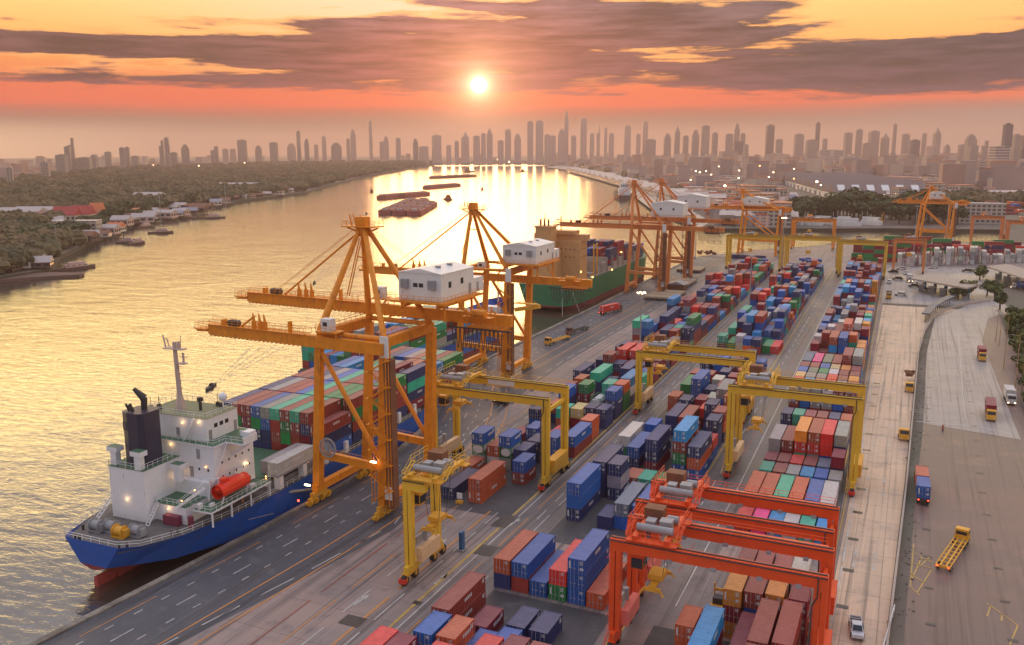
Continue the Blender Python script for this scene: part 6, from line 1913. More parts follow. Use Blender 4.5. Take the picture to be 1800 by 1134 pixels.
# small blue pillar on the yard, signs
q = P(812, 968); r = empty('sign_pillar', (q[0], q[1], .06), 0, 'narrow dark blue pillar standing alone on the concrete', 'pillar'); m = MB(); m.box(-.35, .35, -.5, .5, 0, 3.6); m.build('pillar', mat('pillar_blue', (.02, .10, .25), .5), r); m = MB(); m.box(-.5, .5, -.7, .7, 0, .3); m.build('base', GREY, r)
for i, (px, py, lb) in enumerate(((808, 885, 'white and yellow traffic board at the corner of the stacks'), (1062, 927, 'small white sign left of the blue stack'), (1078, 925, 'small white sign right of its twin by the navy stacks'))):
    q = P(px, py); r = empty('traffic_sign', (q[0], q[1], .06), 0, lb, 'sign'); m = MB(); m.box(-.6, .6, -.08, .08, 1.0, 2.2); m.build('board', WHITE, r); m = MB(); m.box(-.08, .08, -.07, .07, 0, 1.0); m.box(-.7, .7, -.5, .5, 0, .5); m.build('base', MACH, r)
q = P(1262, 1075); r = empty('fork_lift', (q[0], q[1], .06), 0, 'yellow fork lift half hidden behind the orange container', 'fork lift')
m = MB(); m.box(-1, 1, -1.5, 1.5, .5, 1.5); m.box(-1, -.8, 1.3, 1.6, .3, 4); m.box(.8, 1, 1.3, 1.6, .3, 4); m.box(-.9, .9, 1.6, 1.8, 2.6, 3.0); m.build('body', MACH, r)
m = MB(); m.box(-.8, .8, -.7, .7, 1.5, 2.5); m.build('cab', DARK, r)
for x in (-1, 1):
    for y in (-1, 1): wheel(r, x, y, .5)

# ------------------------------------------------------------------ vegetation
LEAF = nmat('leaf_green', lambda n, bs, pos: (n.put(bs.inputs['Base Color'], n.mix(n.sstep(n.noise(pos, .35, 4.0, .6), .35, .65), (.035, .055, .018), (.085, .105, .032))), n.put(bs.inputs['Roughness'], .85)))
LEAFY = nmat('leaf_light_green', lambda n, bs, pos: (n.put(bs.inputs['Base Color'], n.mix(n.sstep(n.noise(pos, .5, 4.0, .6), .35, .65), (.06, .10, .02), (.16, .17, .04))), n.put(bs.inputs['Roughness'], .8)))
LEAFD = nmat('leaf_far_bank', lambda n, bs, pos: (n.put(bs.inputs['Base Color'], n.mix(n.sstep(n.noise(pos, .015, 5.0, .65), .35, .65), (.045, .058, .024), (.17, .125, .06))), n.put(bs.inputs['Roughness'], .9)))
TRUNK = mat('bark', (.10, .07, .05), .9)


def crown_mesh(seed, n=420, r=1.0, leaf=.12):
    rd_ = random.Random(seed); m = MB()
    lobes = [(rd_.uniform(-.55, .55), rd_.uniform(-.55, .55), rd_.uniform(-.25, .5), rd_.uniform(.35, .62)) for _ in range(9)]
    for i in range(n):
        lx, ly, lz, lr = rd_.choice(lobes)
        d = Vector((rd_.gauss(0, 1), rd_.gauss(0, 1), rd_.gauss(0, 1))).normalized() * lr * rd_.uniform(.75, 1.05)
        c = Vector((lx, ly, lz)) + d
        a = Vector((rd_.gauss(0, 1), rd_.gauss(0, 1), rd_.gauss(0, .5))).normalized(); b = a.cross(d.normalized() + Vector((0, 0, .01))).normalized()
        s = leaf * rd_.uniform(.6, 1.4)
        m.quad(c - a * s - b * s, c + a * s - b * s * .6, c + a * s * .8 + b * s, c - a * s + b * s)
    return m


crowns = [crown_mesh(i).mesh('crown_%d' % i, LEAF) for i in range(4)]
crownsY = [crown_mesh(10 + i).mesh('crown_y%d' % i, LEAFY) for i in range(2)]
tm = MB(); tm.tube((0, 0, 0), (0, 0, .62), .05, 7, .03); tm.tube((0, 0, .35), (.25, .1, .7), .025, 5, .012); tm.tube((0, 0, .4), (-.22, -.12, .75), .025, 5, .012)
trunk_me = tm.mesh('trunk', TRUNK)


def tree(lab, p, h, w, kind=0, grp='trees', z=0.0):
    r = empty('tree', (p[0], p[1], z), random.uniform(0, 6), lab, 'tree', grp)
    o = bpy.data.objects.new('trunk', trunk_me); COL.objects.link(o); o.parent = r; o.scale = (h, h, h)
    cm = (crownsY if kind else crowns)
    o = bpy.data.objects.new('crown', random.choice(cm)); COL.objects.link(o); o.parent = r; o.location = (0, 0, h * .55); o.scale = (w / 2, w / 2, h * .46)
    return r


# bushes and trees of the garden at the right edge
gard = []
for i in range(26):
    t = i / 25
    q = P(1772 + 4 * math.sin(i * 1.7) + 44 * t * t, 560 + t * 185)
    gard.append(q)
for i, q in enumerate(gard):
    tree('leafy tree at the right edge beside the road, %s from the far end' % ORD[i], (q[0] + 2 + (i % 3) * 2.5, q[1]), 5.5 + (i % 4) * .9, 6.5 + (i % 3), i % 2, 'roadside trees at the right edge')
rdd = random.Random(5)
m = MB()
for i in range(2600):
    x = rdd.uniform(38, 95); y = rdd.uniform(255, 438)
    if x < interp([(60, 250), (56, 300), (42, 330), (38.5, 380), (40, 425), (50, 440)], y): continue
    if 56 < x < 88 and 328 < y < 400 and (x - 56) > (y - 340) * .1: continue
    s = rdd.uniform(.4, 1.5)
    for k in range(5):
        a = Vector((rdd.gauss(0, 1), rdd.gauss(0, 1), rdd.gauss(0, .6))).normalized() * s; b = Vector((rdd.gauss(0, 1), rdd.gauss(0, 1), rdd.gauss(0, .6))).normalized() * s * .7
        c = Vector((x + rdd.uniform(-.7, .7), y + rdd.uniform(-.7, .7), .5 + rdd.uniform(0, s)))
        m.quad(c - a, c - b, c + a, c + b)
o = m.build('shrubs', LEAFY); tag(o, 'shrubs and undergrowth covering the garden bank at right', 'shrubs', kind='stuff')
for i, (bx_, by_, tx_, ty_) in enumerate(((1764, 648, 1776, 555), (1782, 700, 1794, 590), (1756, 607, 1762, 548), (1795, 690, 1800, 640), (1750, 600, 1757, 540))):
    q = g(bx_, by_, 0); dep = (q - Vector((0, 0, CAMH))).dot(_f); h = math.hypot(by_ - ty_, bx_ - tx_) / FPX * dep
    r = empty('street_lamp', (q.x, q.y, 0), R(180), ('slim street lamp beside the garden, ' + ('with orange-lit pole near the white truck', 'nearest the white truck', 'farther along by the trees', 'at the right edge', 'farthest by the bend')[i]), 'street lamp', 'street lamps along the garden')
    m = MB(); m.tube((0, 0, 0), (0, 0, h), .16, 6, .09); m.beam((0, 0, h), (1.8, 0, h + .4), .09); m.build('pole', mat('lamp_pole_tan', (.42, .25, .13), .6), r)
    m = MB(); m.cbox((1.9, 0, h + .38), (.8, .3, .15)); m.build('lamp_head', GREY, r)
# trees by the gate and behind the inlet
for i, (px, py, h, w) in enumerate(((1684, 527, 7, 8), (1700, 522, 9, 8), (1735, 520, 8, 9), (1748, 522, 7, 9), (1757, 545, 9, 7), (1722, 492, 8, 7), (1728, 488, 7, 6))):
    tree('dark green tree by the gate, ' + ('left of the canopy end', 'under the canopy corner', 'right of the canopy', 'far right of the canopy', 'at the road bend', 'between the canopies', 'behind the canopies')[i], P(px, py), h, w, i % 2, 'trees by the gate')
k = 0
for i in range(44):
    px = 1385 + i * 7.3 + random.uniform(-3, 3)
    py = 392 + random.uniform(-14, 3)
    if px > 1700: py += 4
    h = random.uniform(20, 34) if 1465 < px < 1530 or 1580 < px < 1640 else random.uniform(14, 24)
    q = g(px, py, 0)
    tree('dark leafy tree behind the inlet boats, %s from the left' % ORD[i], (q.x, q.y), h, h * 1.15, 0, 'trees beyond the inlet')
# boats moored in the inlet
for i in range(11):
    px = 1395 + i * 17; py = 403 - (i % 2) * 2
    cargo_boat('moored_boat', 'small white-housed boat moored in the inlet, %s from the left' % ORD[i], g(px, py, -3), R(60 + (i * 37) % 60), 26 + (i % 3) * 8, 8, 2.5, mat('boat_dark_hull', (.06, .05, .06), .6), WHITE, (.25, .7), 8, group='boats moored in the inlet')
r = empty('excavator_barge', tuple(g(1548, 398, -3)), R(80), 'orange excavator standing on a barge in the inlet', 'excavator')
m = MB(); m.box(-9, 9, -6, 6, -.3, 2.2); m.build('pontoon', BROWN, r); m = MB(); m.box(-4, 1, -2, 2, 3.2, 6.5); m.box(-4, 2, -2.4, 2.4, 2.2, 3.2); m.build('body', MACH, r)
m = MB(); m.beam((1, 0, 5), (7, 0, 13), 1.1); m.beam((7, 0, 13), (12, 0, 11), .9); m.beam((12, 0, 11), (13, 0, 4), .8); m.build('arm', MACH, r)
# far yard: pale refrigerated containers beside the gate, and dark ones behind
for j in range(13):
    x0 = -6 + j * 6.9; y0 = 590 + j * 5.2
    for q_ in range(2):
        n = (3, 3, 3, 4, 4, 4, 4, 3, 2, 3, 3, 3, 4)[j] - q_ * (j % 2)
        for t in range(n):
            add_box(x0 + q_ * 2.9, y0 + q_ * 2, .06 + t * 2.6, rd.choice('wwwyw'), 40, 0, 2.7, bl='F', lab='%s tier, %s stack from left in the pale refrigerated rows' % (ORD[t], ORD[2 * j + q_]))
for j in range(26):
    n = rd.choice((2, 3, 4, 3))
    for t in range(n):
        add_box(-30 + j * 6.3, 655 + (j % 3) * 14 + j * 1.2, .06 + t * 2.6, rd.choice('mmrgmnrmgR'), 40, R(-78), 2.7, bl='F', lab='%s tier, %s stack from left in the maroon wall beyond' % (ORD[t], ORD[j]))
for j in range(7):
    for t in range((2, 4, 4, 3, 4, 3, 2)[j]): add_box(-34 + (j % 4) * 6.5, 612 + (j // 4) * 13 + j, .06 + t * 2.6, 'mggmgmr'[(j + t) % 7], 40, R(-78), 2.7, bl='F', lab='%s tier, %s stack of the green and maroon group by the inlet' % (ORD[t], ORD[j]))
for j, cs in enumerate(('nmn', 'nnn')):
    for t, c in enumerate(cs[:1]): add_box(-110 + j * 12.6, 596, .06, c, 40, R(-90), 2.6, bl='F', lab='%s of two lying end to end on the far quay' % ('left' if j == 0 else 'right'))
# reefer rack frames between the pale stacks
r = empty('reefer_racks', (0, 0, 0), 0, 'red steel access racks between the pale refrigerated stacks', 'rack')
for j in range(1, 9):
    m = MB(); x0 = -7.5 + j * 6.9; y0 = 589 + j * 5.2
    for a in (0, 2.4):
        m.beam((x0 - 1 + a * .2, y0 - 3 + a, 0), (x0 - 1 + a * .2, y0 - 3 + a, 12), .3)
    for z in (3, 5.6, 8.2, 11): m.box(x0 - 1.5, x0 - .2, y0 - 3, y0 + 2, z, z + .25)
    m.build('rack', mat('rack_red', (.30, .06, .05), .6), r)

# ------------------------------------------------------------------ the left bank
FOR = MB(); rdd = random.Random(12)
def in_left(x, y):
    # left of the river's left bank
    pts = LBANK[::-1]
    return x < interp([(p[0], p[1]) for p in pts[1:]], y) - 6


def clump(m, x, y, s, hgt, rdd):
    for k in range(4):
        a = rdd.uniform(0, 6.28)
        cx_, cy_, cz = x + rdd.uniform(-.4, .4) * s, y + rdd.uniform(-.4, .4) * s, hgt * rdd.uniform(.5, .85)
        m.sphere((cx_, cy_, cz), s * rdd.uniform(.35, .6), 6, 4, rdd.uniform(.6, 1.0), .3, rdd)


placed = 0
clear = [(g(px, py, 0), rr) for px, py, rr in ((110, 385, 50), (130, 388, 50), (150, 386, 50), (176, 384, 50), (190, 390, 45), (10, 386, 55), (35, 386, 55), (68, 384, 45), (263, 357, 45), (135, 412, 40), (150, 405, 40), (425, 335, 60), (165, 398, 40), (195, 398, 40))]
clear += [(g(px, py - 2, 0), 26) for px, py in ((300, 372), (318, 369), (334, 366), (285, 376), (268, 377), (250, 381), (222, 388), (208, 396), (305, 381), (332, 377), (350, 375), (278, 384), (252, 392), (228, 394), (120, 425), (425, 350), (455, 347), (490, 343))]
flim = lambda px: 71 * FPX / (interp([(330, -60), (323, 0), (301, 200), (293, 400), (289, 600), (287, 800)], px) - 266)
while placed < 8500:
    t = rdd.random() ** 1.5
    d = 480 + t * 4200
    px = rdd.uniform(-60, 800)
    a = YAW + math.atan((px - 900) / FPX)
    x, y = d * math.tan(a) * (1), d
    x, y = d * math.sin(a), d * math.cos(a)
    if y < 330 or not in_left(x, y): continue
    if d * math.cos(a - YAW) > flim(px): continue
    if any((c.x - x) ** 2 + (c.y - y) ** 2 < rr * rr for c, rr in clear): continue
    s = rdd.uniform(5, 10) * (1 + d / 3500)
    clump(FOR, x, y, s, rdd.uniform(7, 12) * (1 + d / 6000), rdd)
    placed += 1
o = FOR.build('forest', LEAFD); tag(o, 'dense green woodland covering the far left river bank', 'woodland', kind='stuff')
for i in range(36):
    px = 4 + i * 13 + rdd.uniform(-5, 5)
    base = interp([(470, 0), (455, 60), (432, 130), (415, 170), (395, 230), (372, 330), (358, 400), (345, 480)][::1] and [(470, 0), (455, 60), (432, 130), (415, 170), (395, 230), (372, 330), (358, 400), (345, 480)], px) - 4 - rdd.uniform(0, 14)
    q = g(px, base, 0)
    if not in_left(q.x, q.y): continue
    tree('bushy tree on the left bank by the water, %s from the left edge' % ORD[i], (q.x, q.y), rdd.uniform(12, 18), rdd.uniform(16, 24), 0, 'trees on the left river bank')


def tower_mat(i, wc, gc, fl=3.6, cw=3.4):
    def f(n, bs, pos):
        t = n.n('ShaderNodeTexCoord').outputs['Object']
        s = n.n('ShaderNodeSeparateXYZ'); n.put(s.inputs[0], t)
        fz = n.m('FRACT', n.m('DIVIDE', s.outputs[2], fl)); fx = n.m('FRACT', n.m('DIVIDE', n.m('ADD', s.outputs[0], s.outputs[1]), cw))
        w = n.m('MULTIPLY', n.m('GREATER_THAN', fz, .42), n.m('GREATER_THAN', fx, .35))
        nn = n.n('ShaderNodeSeparateXYZ'); n.put(nn.inputs[0], n.n('ShaderNodeNewGeometry').outputs['Normal'])
        w = n.m('MULTIPLY', w, n.m('LESS_THAN', n.m('ABSOLUTE', nn.outputs[2]), .5))
        n.put(bs.inputs['Base Color'], n.mix(w, n.mix(n.noise(pos, .03, 3.0), wc, tuple(q * .8 for q in wc)), gc))
        n.put(bs.inputs['Roughness'], n.m('SUBTRACT', .8, n.m('MULTIPLY', w, .5)))
    return nmat('tower_facade_%d' % i, f)


TWB = tower_mat(9, (.55, .47, .40), (.10, .09, .09), 3.6, 4.5)


def building(name, lab, p, w, d, h, rz=0, wall=WHITE, roof=None, rh=0, nw=4, nf=2, grp=None, cat='building', overhang=.5, winm=GLASS, z=0, ax='x'):
    r = empty(name, (p[0], p[1], z), rz, lab, cat, grp)
    m = MB(); m.box(-w / 2, w / 2, -d / 2, d / 2, 0, h); wa = m.build('wall', wall, r)
    m = MB()
    if rh: m.gable(-w / 2 - overhang, w / 2 + overhang, -d / 2 - overhang, d / 2 + overhang, h + .01, h + rh, ax)
    else: m.box(-w / 2 - .2, w / 2 + .2, -d / 2 - .2, d / 2 + .2, h + .01, h + .5)
    m.build('roof', roof or GREY, r)
    if nw and nw * nf > 8: wa.data.materials[0] = TWB
    elif nw:
        m = MB()
        for f_ in range(nf):
            z0 = h * (f_ + .35) / nf; hh = h / nf * .4
            for i in range(nw):
                xc = -w / 2 + w * (i + .5) / nw; m.box(xc - w / nw * .3, xc + w / nw * .3, -d / 2 - .12, -d / 2 + .05, z0, z0 + hh)
                yc = -d / 2 + d * (i + .5) / nw; m.box(w / 2 - .05, w / 2 + .12, yc - d / nw * .3, yc + d / nw * .3, z0, z0 + hh)
        m.each('window', winm, r)
    return r


PINKW = mat('pinkish_plaster', (.55, .38, .33), .8, rust=.15); TEMPR = mat('temple_red_tile', (.40, .035, .03), .6, var=.2); TIN = mat('tin_roof', (.42, .36, .34), .5, rust=.35, streak=False)
TINB = mat('blue_grey_tin_roof', (.25, .26, .32), .5, rust=.3, streak=False); OTILE = mat('orange_tile', (.62, .17, .05), .6); WOOD = mat('weathered_timber', (.14, .08, .06), .85)
CREAM = mat('cream_plaster', (.62, .52, .42), .8, rust=.1)
for px, py, w, d, h, rh, lb, wm_, rm in ((118, 388, 24, 17, 6, 9, 'temple hall with steep red tiled roof, left one of three', CREAM, TEMPR), (146, 386, 21, 17, 6, 9, 'temple hall with steep red tiled roof and gable, middle of three', CREAM, TEMPR),
        (172, 384, 13, 12, 8, 9, 'temple hall with orange and red roof, right of three', CREAM, OTILE), (188, 388, 18, 12, 5, 4, 'low red roofed hall right of the temple', CREAM, TEMPR)):
    building('temple_hall', lb, P(px, py), w, d, h, R(28), wm_, rm, rh, 5, 1, 'temple halls on the left bank', 'temple')
building('warehouse', 'long white and pink warehouse at the left edge of the far bank', P(20, 386), 70, 22, 9, R(24), PINKW, TIN, 4, 7, 1)
building('warehouse', 'pale roofed warehouse between the edge building and the temple', P(68, 384), 45, 26, 8, R(24), TINB, TIN, 5, 4, 1)
building('apartment_house', 'white three storey house by the water on the left bank', P(140, 415), 34, 14, 13, R(30), WHITE, TIN, 0, 6, 3, None, 'house')
building('house', 'white roofed pavilion standing among the trees of the far bank', P(263, 355), 40, 30, 8, R(20), WHITE, TIN, 6, 5, 1, None, 'house')
building('house', 'long white house by the bend of the left bank', P(425, 333), 90, 22, 9, R(25), WHITE, TIN, 4, 7, 1, None, 'house')
# stilt houses along the water
sh = [(300, 372), (318, 369), (334, 366), (285, 376), (268, 377), (250, 381), (222, 388), (208, 396), (196, 404), (170, 408), (150, 426), (105, 412), (85, 410), (380, 362), (396, 358), (505, 339), (520, 336), (215, 398), (228, 394), (241, 391), (252, 392), (265, 386), (278, 384), (292, 384), (305, 381), (318, 380), (332, 377), (350, 375), (205, 409), (190, 413), (175, 418), (120, 425), (160, 422), (232, 385), (60, 400), (95, 398), (110, 402),
      (345, 370), (362, 370), (412, 352), (425, 350), (440, 349), (455, 347), (470, 345), (490, 343), (10, 478), (24, 474), (40, 470), (56, 470), (72, 472)]
for i, (px, py) in enumerate(sh):
    q = g(px, py, 0); rd2 = random.Random(i)
    r = building('stilt_house', 'riverside house on the left bank, %s of those along the water' % ORD[i], (q.x, q.y), rd2.uniform(12, 22), rd2.uniform(9, 14), rd2.uniform(3, 6), R(rd2.uniform(10, 50)), rd2.choice((WOOD, CREAM, PINKW, WOOD)),
                 rd2.choice((TIN, TINB, BROWN, OTILE if i in (5, 28) else TIN, TEMPR if i % 9 == 2 else BROWN)), rd2.uniform(2, 4), 3, 1, 'riverside houses on the left bank', 'house', z=1.0)
    m = MB()
    for a in (-4, 4):
        for b in (-4, 4): m.beam((a, b, -4), (a, b, 0), .5)
    m.build('stilts', WOOD, r)
for i, (px, py) in enumerate(((205, 428), (260, 411), (350, 385), (285, 388), (310, 385), (90, 478), (225, 431), (240, 402))):
    cargo_boat('river_boat', 'small wooden boat by the left bank, %s from the bottom left' % ORD[i], g(px, py, -3), R(-60 + i * 9), 16 + i % 3 * 6, 4.5, 1.6, WOOD, PINKW, (.3, .8), 3.2, group='boats along the left bank', mast=False)
for i, (px, py, h) in enumerate(((283, 386, 34), (101, 442, 22), (397, 360, 34))):
    q = g(px, py, 0); r = empty('river_post', (q.x, q.y, -3), 0, 'thin tall mast standing at the left bank water edge, %s' % ORD[i], 'mast', 'masts along the left bank'); m = MB(); m.tube((0, 0, 0), (0, 0, h), .45, 6, .2); m.build('pole', GREY, r); m = MB(); m.beam((-1.5, 0, h * .8), (1.5, 0, h * .8), .3); m.build('spar', GREY, r)
m = MB(); q = g(50, 484, -3); q2 = g(92, 480, -3)
o = m.prism([(-480, 330), (-468, 352), (-452, 372), (-455, 378), (-478, 372), (-500, 330)], -3.2, -1.2).build('jetty', WOOD); tag(o, 'dark timber jetty reaching into the river at left', 'jetty')

# ------------------------------------------------------------------ the city
CONCR = [mat('city_wall_%d' % i, c, .8, var=.1, scale=.05, rust=.05) for i, c in enumerate(((.46, .36, .31), (.36, .28, .26), (.55, .45, .38), (.28, .24, .25), (.42, .28, .23), (.20, .20, .23)))]
ROOFS = [mat('city_roof_%d' % i, c, .8, var=.15, scale=.05) for i, c in enumerate(((.40, .30, .26), (.58, .48, .42), (.40, .10, .06), (.22, .22, .28), (.52, .22, .12)))]


TW = [tower_mat(0, (.44, .36, .33), (.15, .13, .14)), tower_mat(1, (.50, .42, .37), (.14, .12, .12), 3.4, 5), tower_mat(2, (.16, .15, .18), (.05, .055, .08), 3.8, 2), tower_mat(3, (.58, .50, .45), (.16, .15, .17), 7, 60), tower_mat(4, (.74, .52, .44), (.38, .27, .24), 3.2, 7)]  # last facade is pale pink, haze and sun glow put into its colour
BLUEG = mat('blue_glass', (.03, .09, .2), .2)


def tower(px, top, base, wpx, style, lab, dep=None, top_kind=0, dpt=None):
    q = g(px, base, 0)
    d = (q - Vector((0, 0, CAMH))).dot(_f)
    if dep: q = gd(px, dep); d = (q - Vector((0, 0, CAMH))).dot(_f)
    if d > 4300: k_ = 4300 / d; q = Vector((q.x * k_, q.y * k_, 0)); d = 4300.0
    w = wpx / FPX * d; h = CAMH + (266.6 - .0026 * px - top) / FPX * d
    h = max(h, 12)
    r = empty('high_rise', (q.x, q.y, 0), -YAW if px > 900 else R(24 + (px % 7) * 3), lab, 'high-rise', 'towers of the hazy skyline')
    dd = dpt or w * random.uniform(.6, 1.0)
    w *= .74; dd *= .74; ws = w
    m = MB()
    if top_kind == 0: m.box(-ws / 2, ws / 2, -dd / 2, dd / 2, 0, h); m.box(-ws * .25, ws * .25, -dd * .25, dd * .25, h, h * 1.03)
    elif top_kind == 1: m.box(-ws / 2, ws / 2, -dd / 2, dd / 2, 0, h * .86); m.box(-ws * .36, ws * .36, -dd * .36, dd * .36, h * .861, h * .95); m.box(-ws * .2, ws * .2, -dd * .2, dd * .2, h * .951, h)
    elif top_kind == 2: m.box(-ws / 2, ws / 2, -dd / 2, dd / 2, 0, h * .8); m.hexa([(-ws / 2 * a, -dd / 2 * a, z) if 0 else p for a, z in ((1, 0),) for p in ((-ws * .42, -dd * .42, h * .801), (ws * .42, -dd * .42, h * .801), (ws * .42, dd * .42, h * .801), (-ws * .42, dd * .42, h * .801), (-ws * .12, -dd * .12, h * .93), (ws * .12, -dd * .12, h * .93), (ws * .12, dd * .12, h * .93), (-ws * .12, dd * .12, h * .93))]); m.tube((0, 0, h * .93), (0, 0, h), ws * .05, 6, .2)
    elif top_kind == 3: m.box(-ws / 2, ws * .05, -dd / 2, dd / 2, 0, h * .82); m.box(ws * .051, ws / 2, -dd / 2, dd / 2, 0, h)
    m.build('tower_body', TW[style], r)
    if w > 30:
        m = MB(); m.box(-ws * .6, ws * .6, -dd * .6, dd * .6, 0, 14); m.build('podium', TW[1], r)
    return r


sk = [  # px, top, base, width, style, top kind
    (20, 294, 330, 14, 1, 0), (82, 285, 318, 18, 1, 0), (112, 272, 310, 22, 1, 0), (130, 243, 305, 12, 0, 3), (123, 258, 306, 12, 0, 0), (150, 277, 305, 30, 1, 0), (168, 272, 303, 14, 1, 1), (193, 267, 298, 14, 1, 0), (218, 260, 300, 11, 0, 0), (227, 259, 298, 9, 0, 0), (240, 274, 298, 16, 1, 0),
    (287, 247, 298, 9, 0, 3), (297, 243, 297, 10, 0, 0), (308, 268, 296, 14, 0, 0), (328, 254, 295, 18, 0, 1), (379, 257, 292, 16, 0, 3), (398, 262, 292, 14, 4, 0), (411, 262, 291, 14, 4, 0), (428, 247, 290, 20, 0, 0), (456, 256, 288, 14, 0, 1), (483, 251, 288, 17, 0, 0), (514, 252, 287, 20, 4, 1), (527, 232, 285, 9, 0, 0), (541, 244, 286, 11, 0, 1), (557, 255, 284, 10, 4, 0), (571, 241, 284, 10, 4, 0), (592, 251, 283, 24, 0, 1),
    (622, 228, 283, 12, 4, 1), (613, 245, 283, 8, 4, 0), (653, 215, 280, 8, 4, 0), (672, 250, 282, 10, 4, 0), (680, 240, 281, 12, 4, 1), (701, 244, 280, 12, 4, 0), (731, 244, 279, 12, 0, 1), (745, 258, 279, 22, 4, 0), (768, 239, 279, 20, 4, 0), (789, 256, 278, 10, 4, 0), (803, 249, 278, 9, 4, 0), (818, 230, 278, 16, 4, 2), (838, 240, 277, 14, 4, 0), (850, 236, 276, 10, 4, 0), (861, 223, 276, 14, 4, 2), (880, 248, 276, 12, 4, 0), (893, 230, 276, 13, 4, 0), (910, 236, 276, 16, 4, 1),
    (932, 216, 275, 14, 4, 0), (948, 215, 275, 18, 4, 0), (962, 238, 275, 14, 4, 0), (972, 240, 276, 12, 4, 0), (987, 228, 276, 18, 4, 1), (995, 197, 274, 10, 4, 1), (1008, 240, 276, 12, 4, 0), (1025, 211, 275, 15, 4, 0), (1040, 236, 276, 10, 4, 0), (1051, 223, 276, 8, 4, 3), (1064, 227, 276, 7, 4, 0), (1074, 236, 277, 12, 4, 0), (1102, 223, 277, 15, 4, 0), (1121, 237, 277, 10, 4, 0), (1133, 216, 276, 12, 4, 0), (1143, 246, 279, 22, 0, 0), (1172, 235, 278, 16, 0, 1), (1189, 219, 277, 12, 0, 2), (1204, 240, 277, 12, 0, 0),
    (1221, 229, 280, 16, 0, 1), (1238, 223, 280, 18, 0, 0), (1255, 235, 280, 12, 0, 0), (1280, 237, 280, 16, 0, 0), (1293, 218, 278, 12, 0, 1), (1304, 236, 280, 10, 0, 0), (1296, 250, 285, 20, 2, 0), (1351, 222, 282, 17, 2, 0), (1368, 246, 282, 14, 0, 0), (1402, 237, 284, 20, 0, 0), (1434, 218, 282, 9, 2, 0), (1448, 245, 280, 10, 0, 0), (1488, 235, 280, 16, 0, 0), (1507, 229, 280, 13, 0, 0), (1524, 252, 282, 20, 0, 0), (1533, 232, 280, 20, 0, 0), (1553, 232, 281, 16, 0, 2), (1569, 220, 278, 7, 0, 0), (1589, 237, 280, 15, 0, 0),
    (1605, 247, 290, 18, 2, 0), (1621, 236, 283, 9, 0, 0), (1643, 222, 284, 14, 0, 2), (1631, 258, 288, 16, 4, 0), (1662, 254, 286, 12, 0, 1), (1702, 237, 292, 22, 1, 1), (1688, 255, 290, 14, 0, 0), (1728, 248, 290, 12, 0, 3), (1764, 220, 300, 18, 2, 0), (1781, 238, 298, 15, 1, 0), (1795, 240, 300, 16, 0, 0), (1753, 258, 308, 36, 3, 0), (1706, 256, 302, 18, 1, 0), (1780, 260, 304, 14, 1, 0), (1797, 262, 306, 14, 2, 0), (1722, 282, 302, 22, 3, 0),
    (1424, 247, 292, 24, 1, 0), (1279, 266, 288, 36, 1, 0), (1310, 255, 288, 10, 1, 0), (1455, 264, 287, 60, 3, 0), (1590, 272, 290, 16, 4, 0)]
side = lambda px: 'left' if px < 600 else ('centre' if px < 1200 else 'right')
adj = {0: 'grey', 1: 'pale', 2: 'dark glass', 3: 'white striped', 4: 'pinkish'}; tkn = {0: 'flat topped', 1: 'stepped', 2: 'spired', 3: 'split level'}
cnts = {}
for px, top, base, w, s_, tk in sorted(sk):
    key = (s_, tk, side(px)); cnts[key] = cnts.get(key, 0) + 1
    tower(px, top, base + 4, w, s_, 'hazy %s %s tower, %s such from the left in the %s skyline' % (adj[s_], tkn[tk], ORD[cnts[key] - 1], side(px)), top_kind=tk)
for t in [o for o in COL.objects if o.name.startswith('high_rise') and 'white striped flat topped tower in the haze, second' in o.get('label', '')][:1]: pass
# long sawtooth transit sheds on the right
A = g(1372, 322, 0); Bq = g(1466, 352, 0); d = (Bq - A); n = 13
shd = empty('transit_shed', (A.x, A.y, 0), math.atan2(d.y, d.x), 'long row of white gabled transit sheds beyond the trees on the right', 'shed')
Ls = d.length / n
for i in range(n):
    m = MB(); m.box(i * Ls, (i + 1) * Ls - .3, 0, 150, 0, 9); m.build('wall', WHITE, shd)
    m = MB(); m.gable(i * Ls - .1, (i + 1) * Ls - .2, -1, 151, 9.01, 9.0 + Ls * .28); m.build('roof', mat('shed_roof_brown', (.20, .15, .14), .8, rust=.2), shd)
    for q_ in range(7):
        m = MB(); h_ = Ls * .28; m.quad((i * Ls + Ls * .6, 6 + q_ * 20, 9.6 + .8 * h_), (i * Ls + Ls * .86, 6 + q_ * 20, 9.6 + .28 * h_), (i * Ls + Ls * .86, 16 + q_ * 20, 9.6 + .28 * h_), (i * Ls + Ls * .6, 16 + q_ * 20, 9.6 + .8 * h_)); m.build('skylight', WHITE, shd)
    m = MB(); m.box(i * Ls + Ls * .3, i * Ls + Ls * .7, -.15, .05, 0, 6); m.build('shed_door', ROOFS[3], shd)
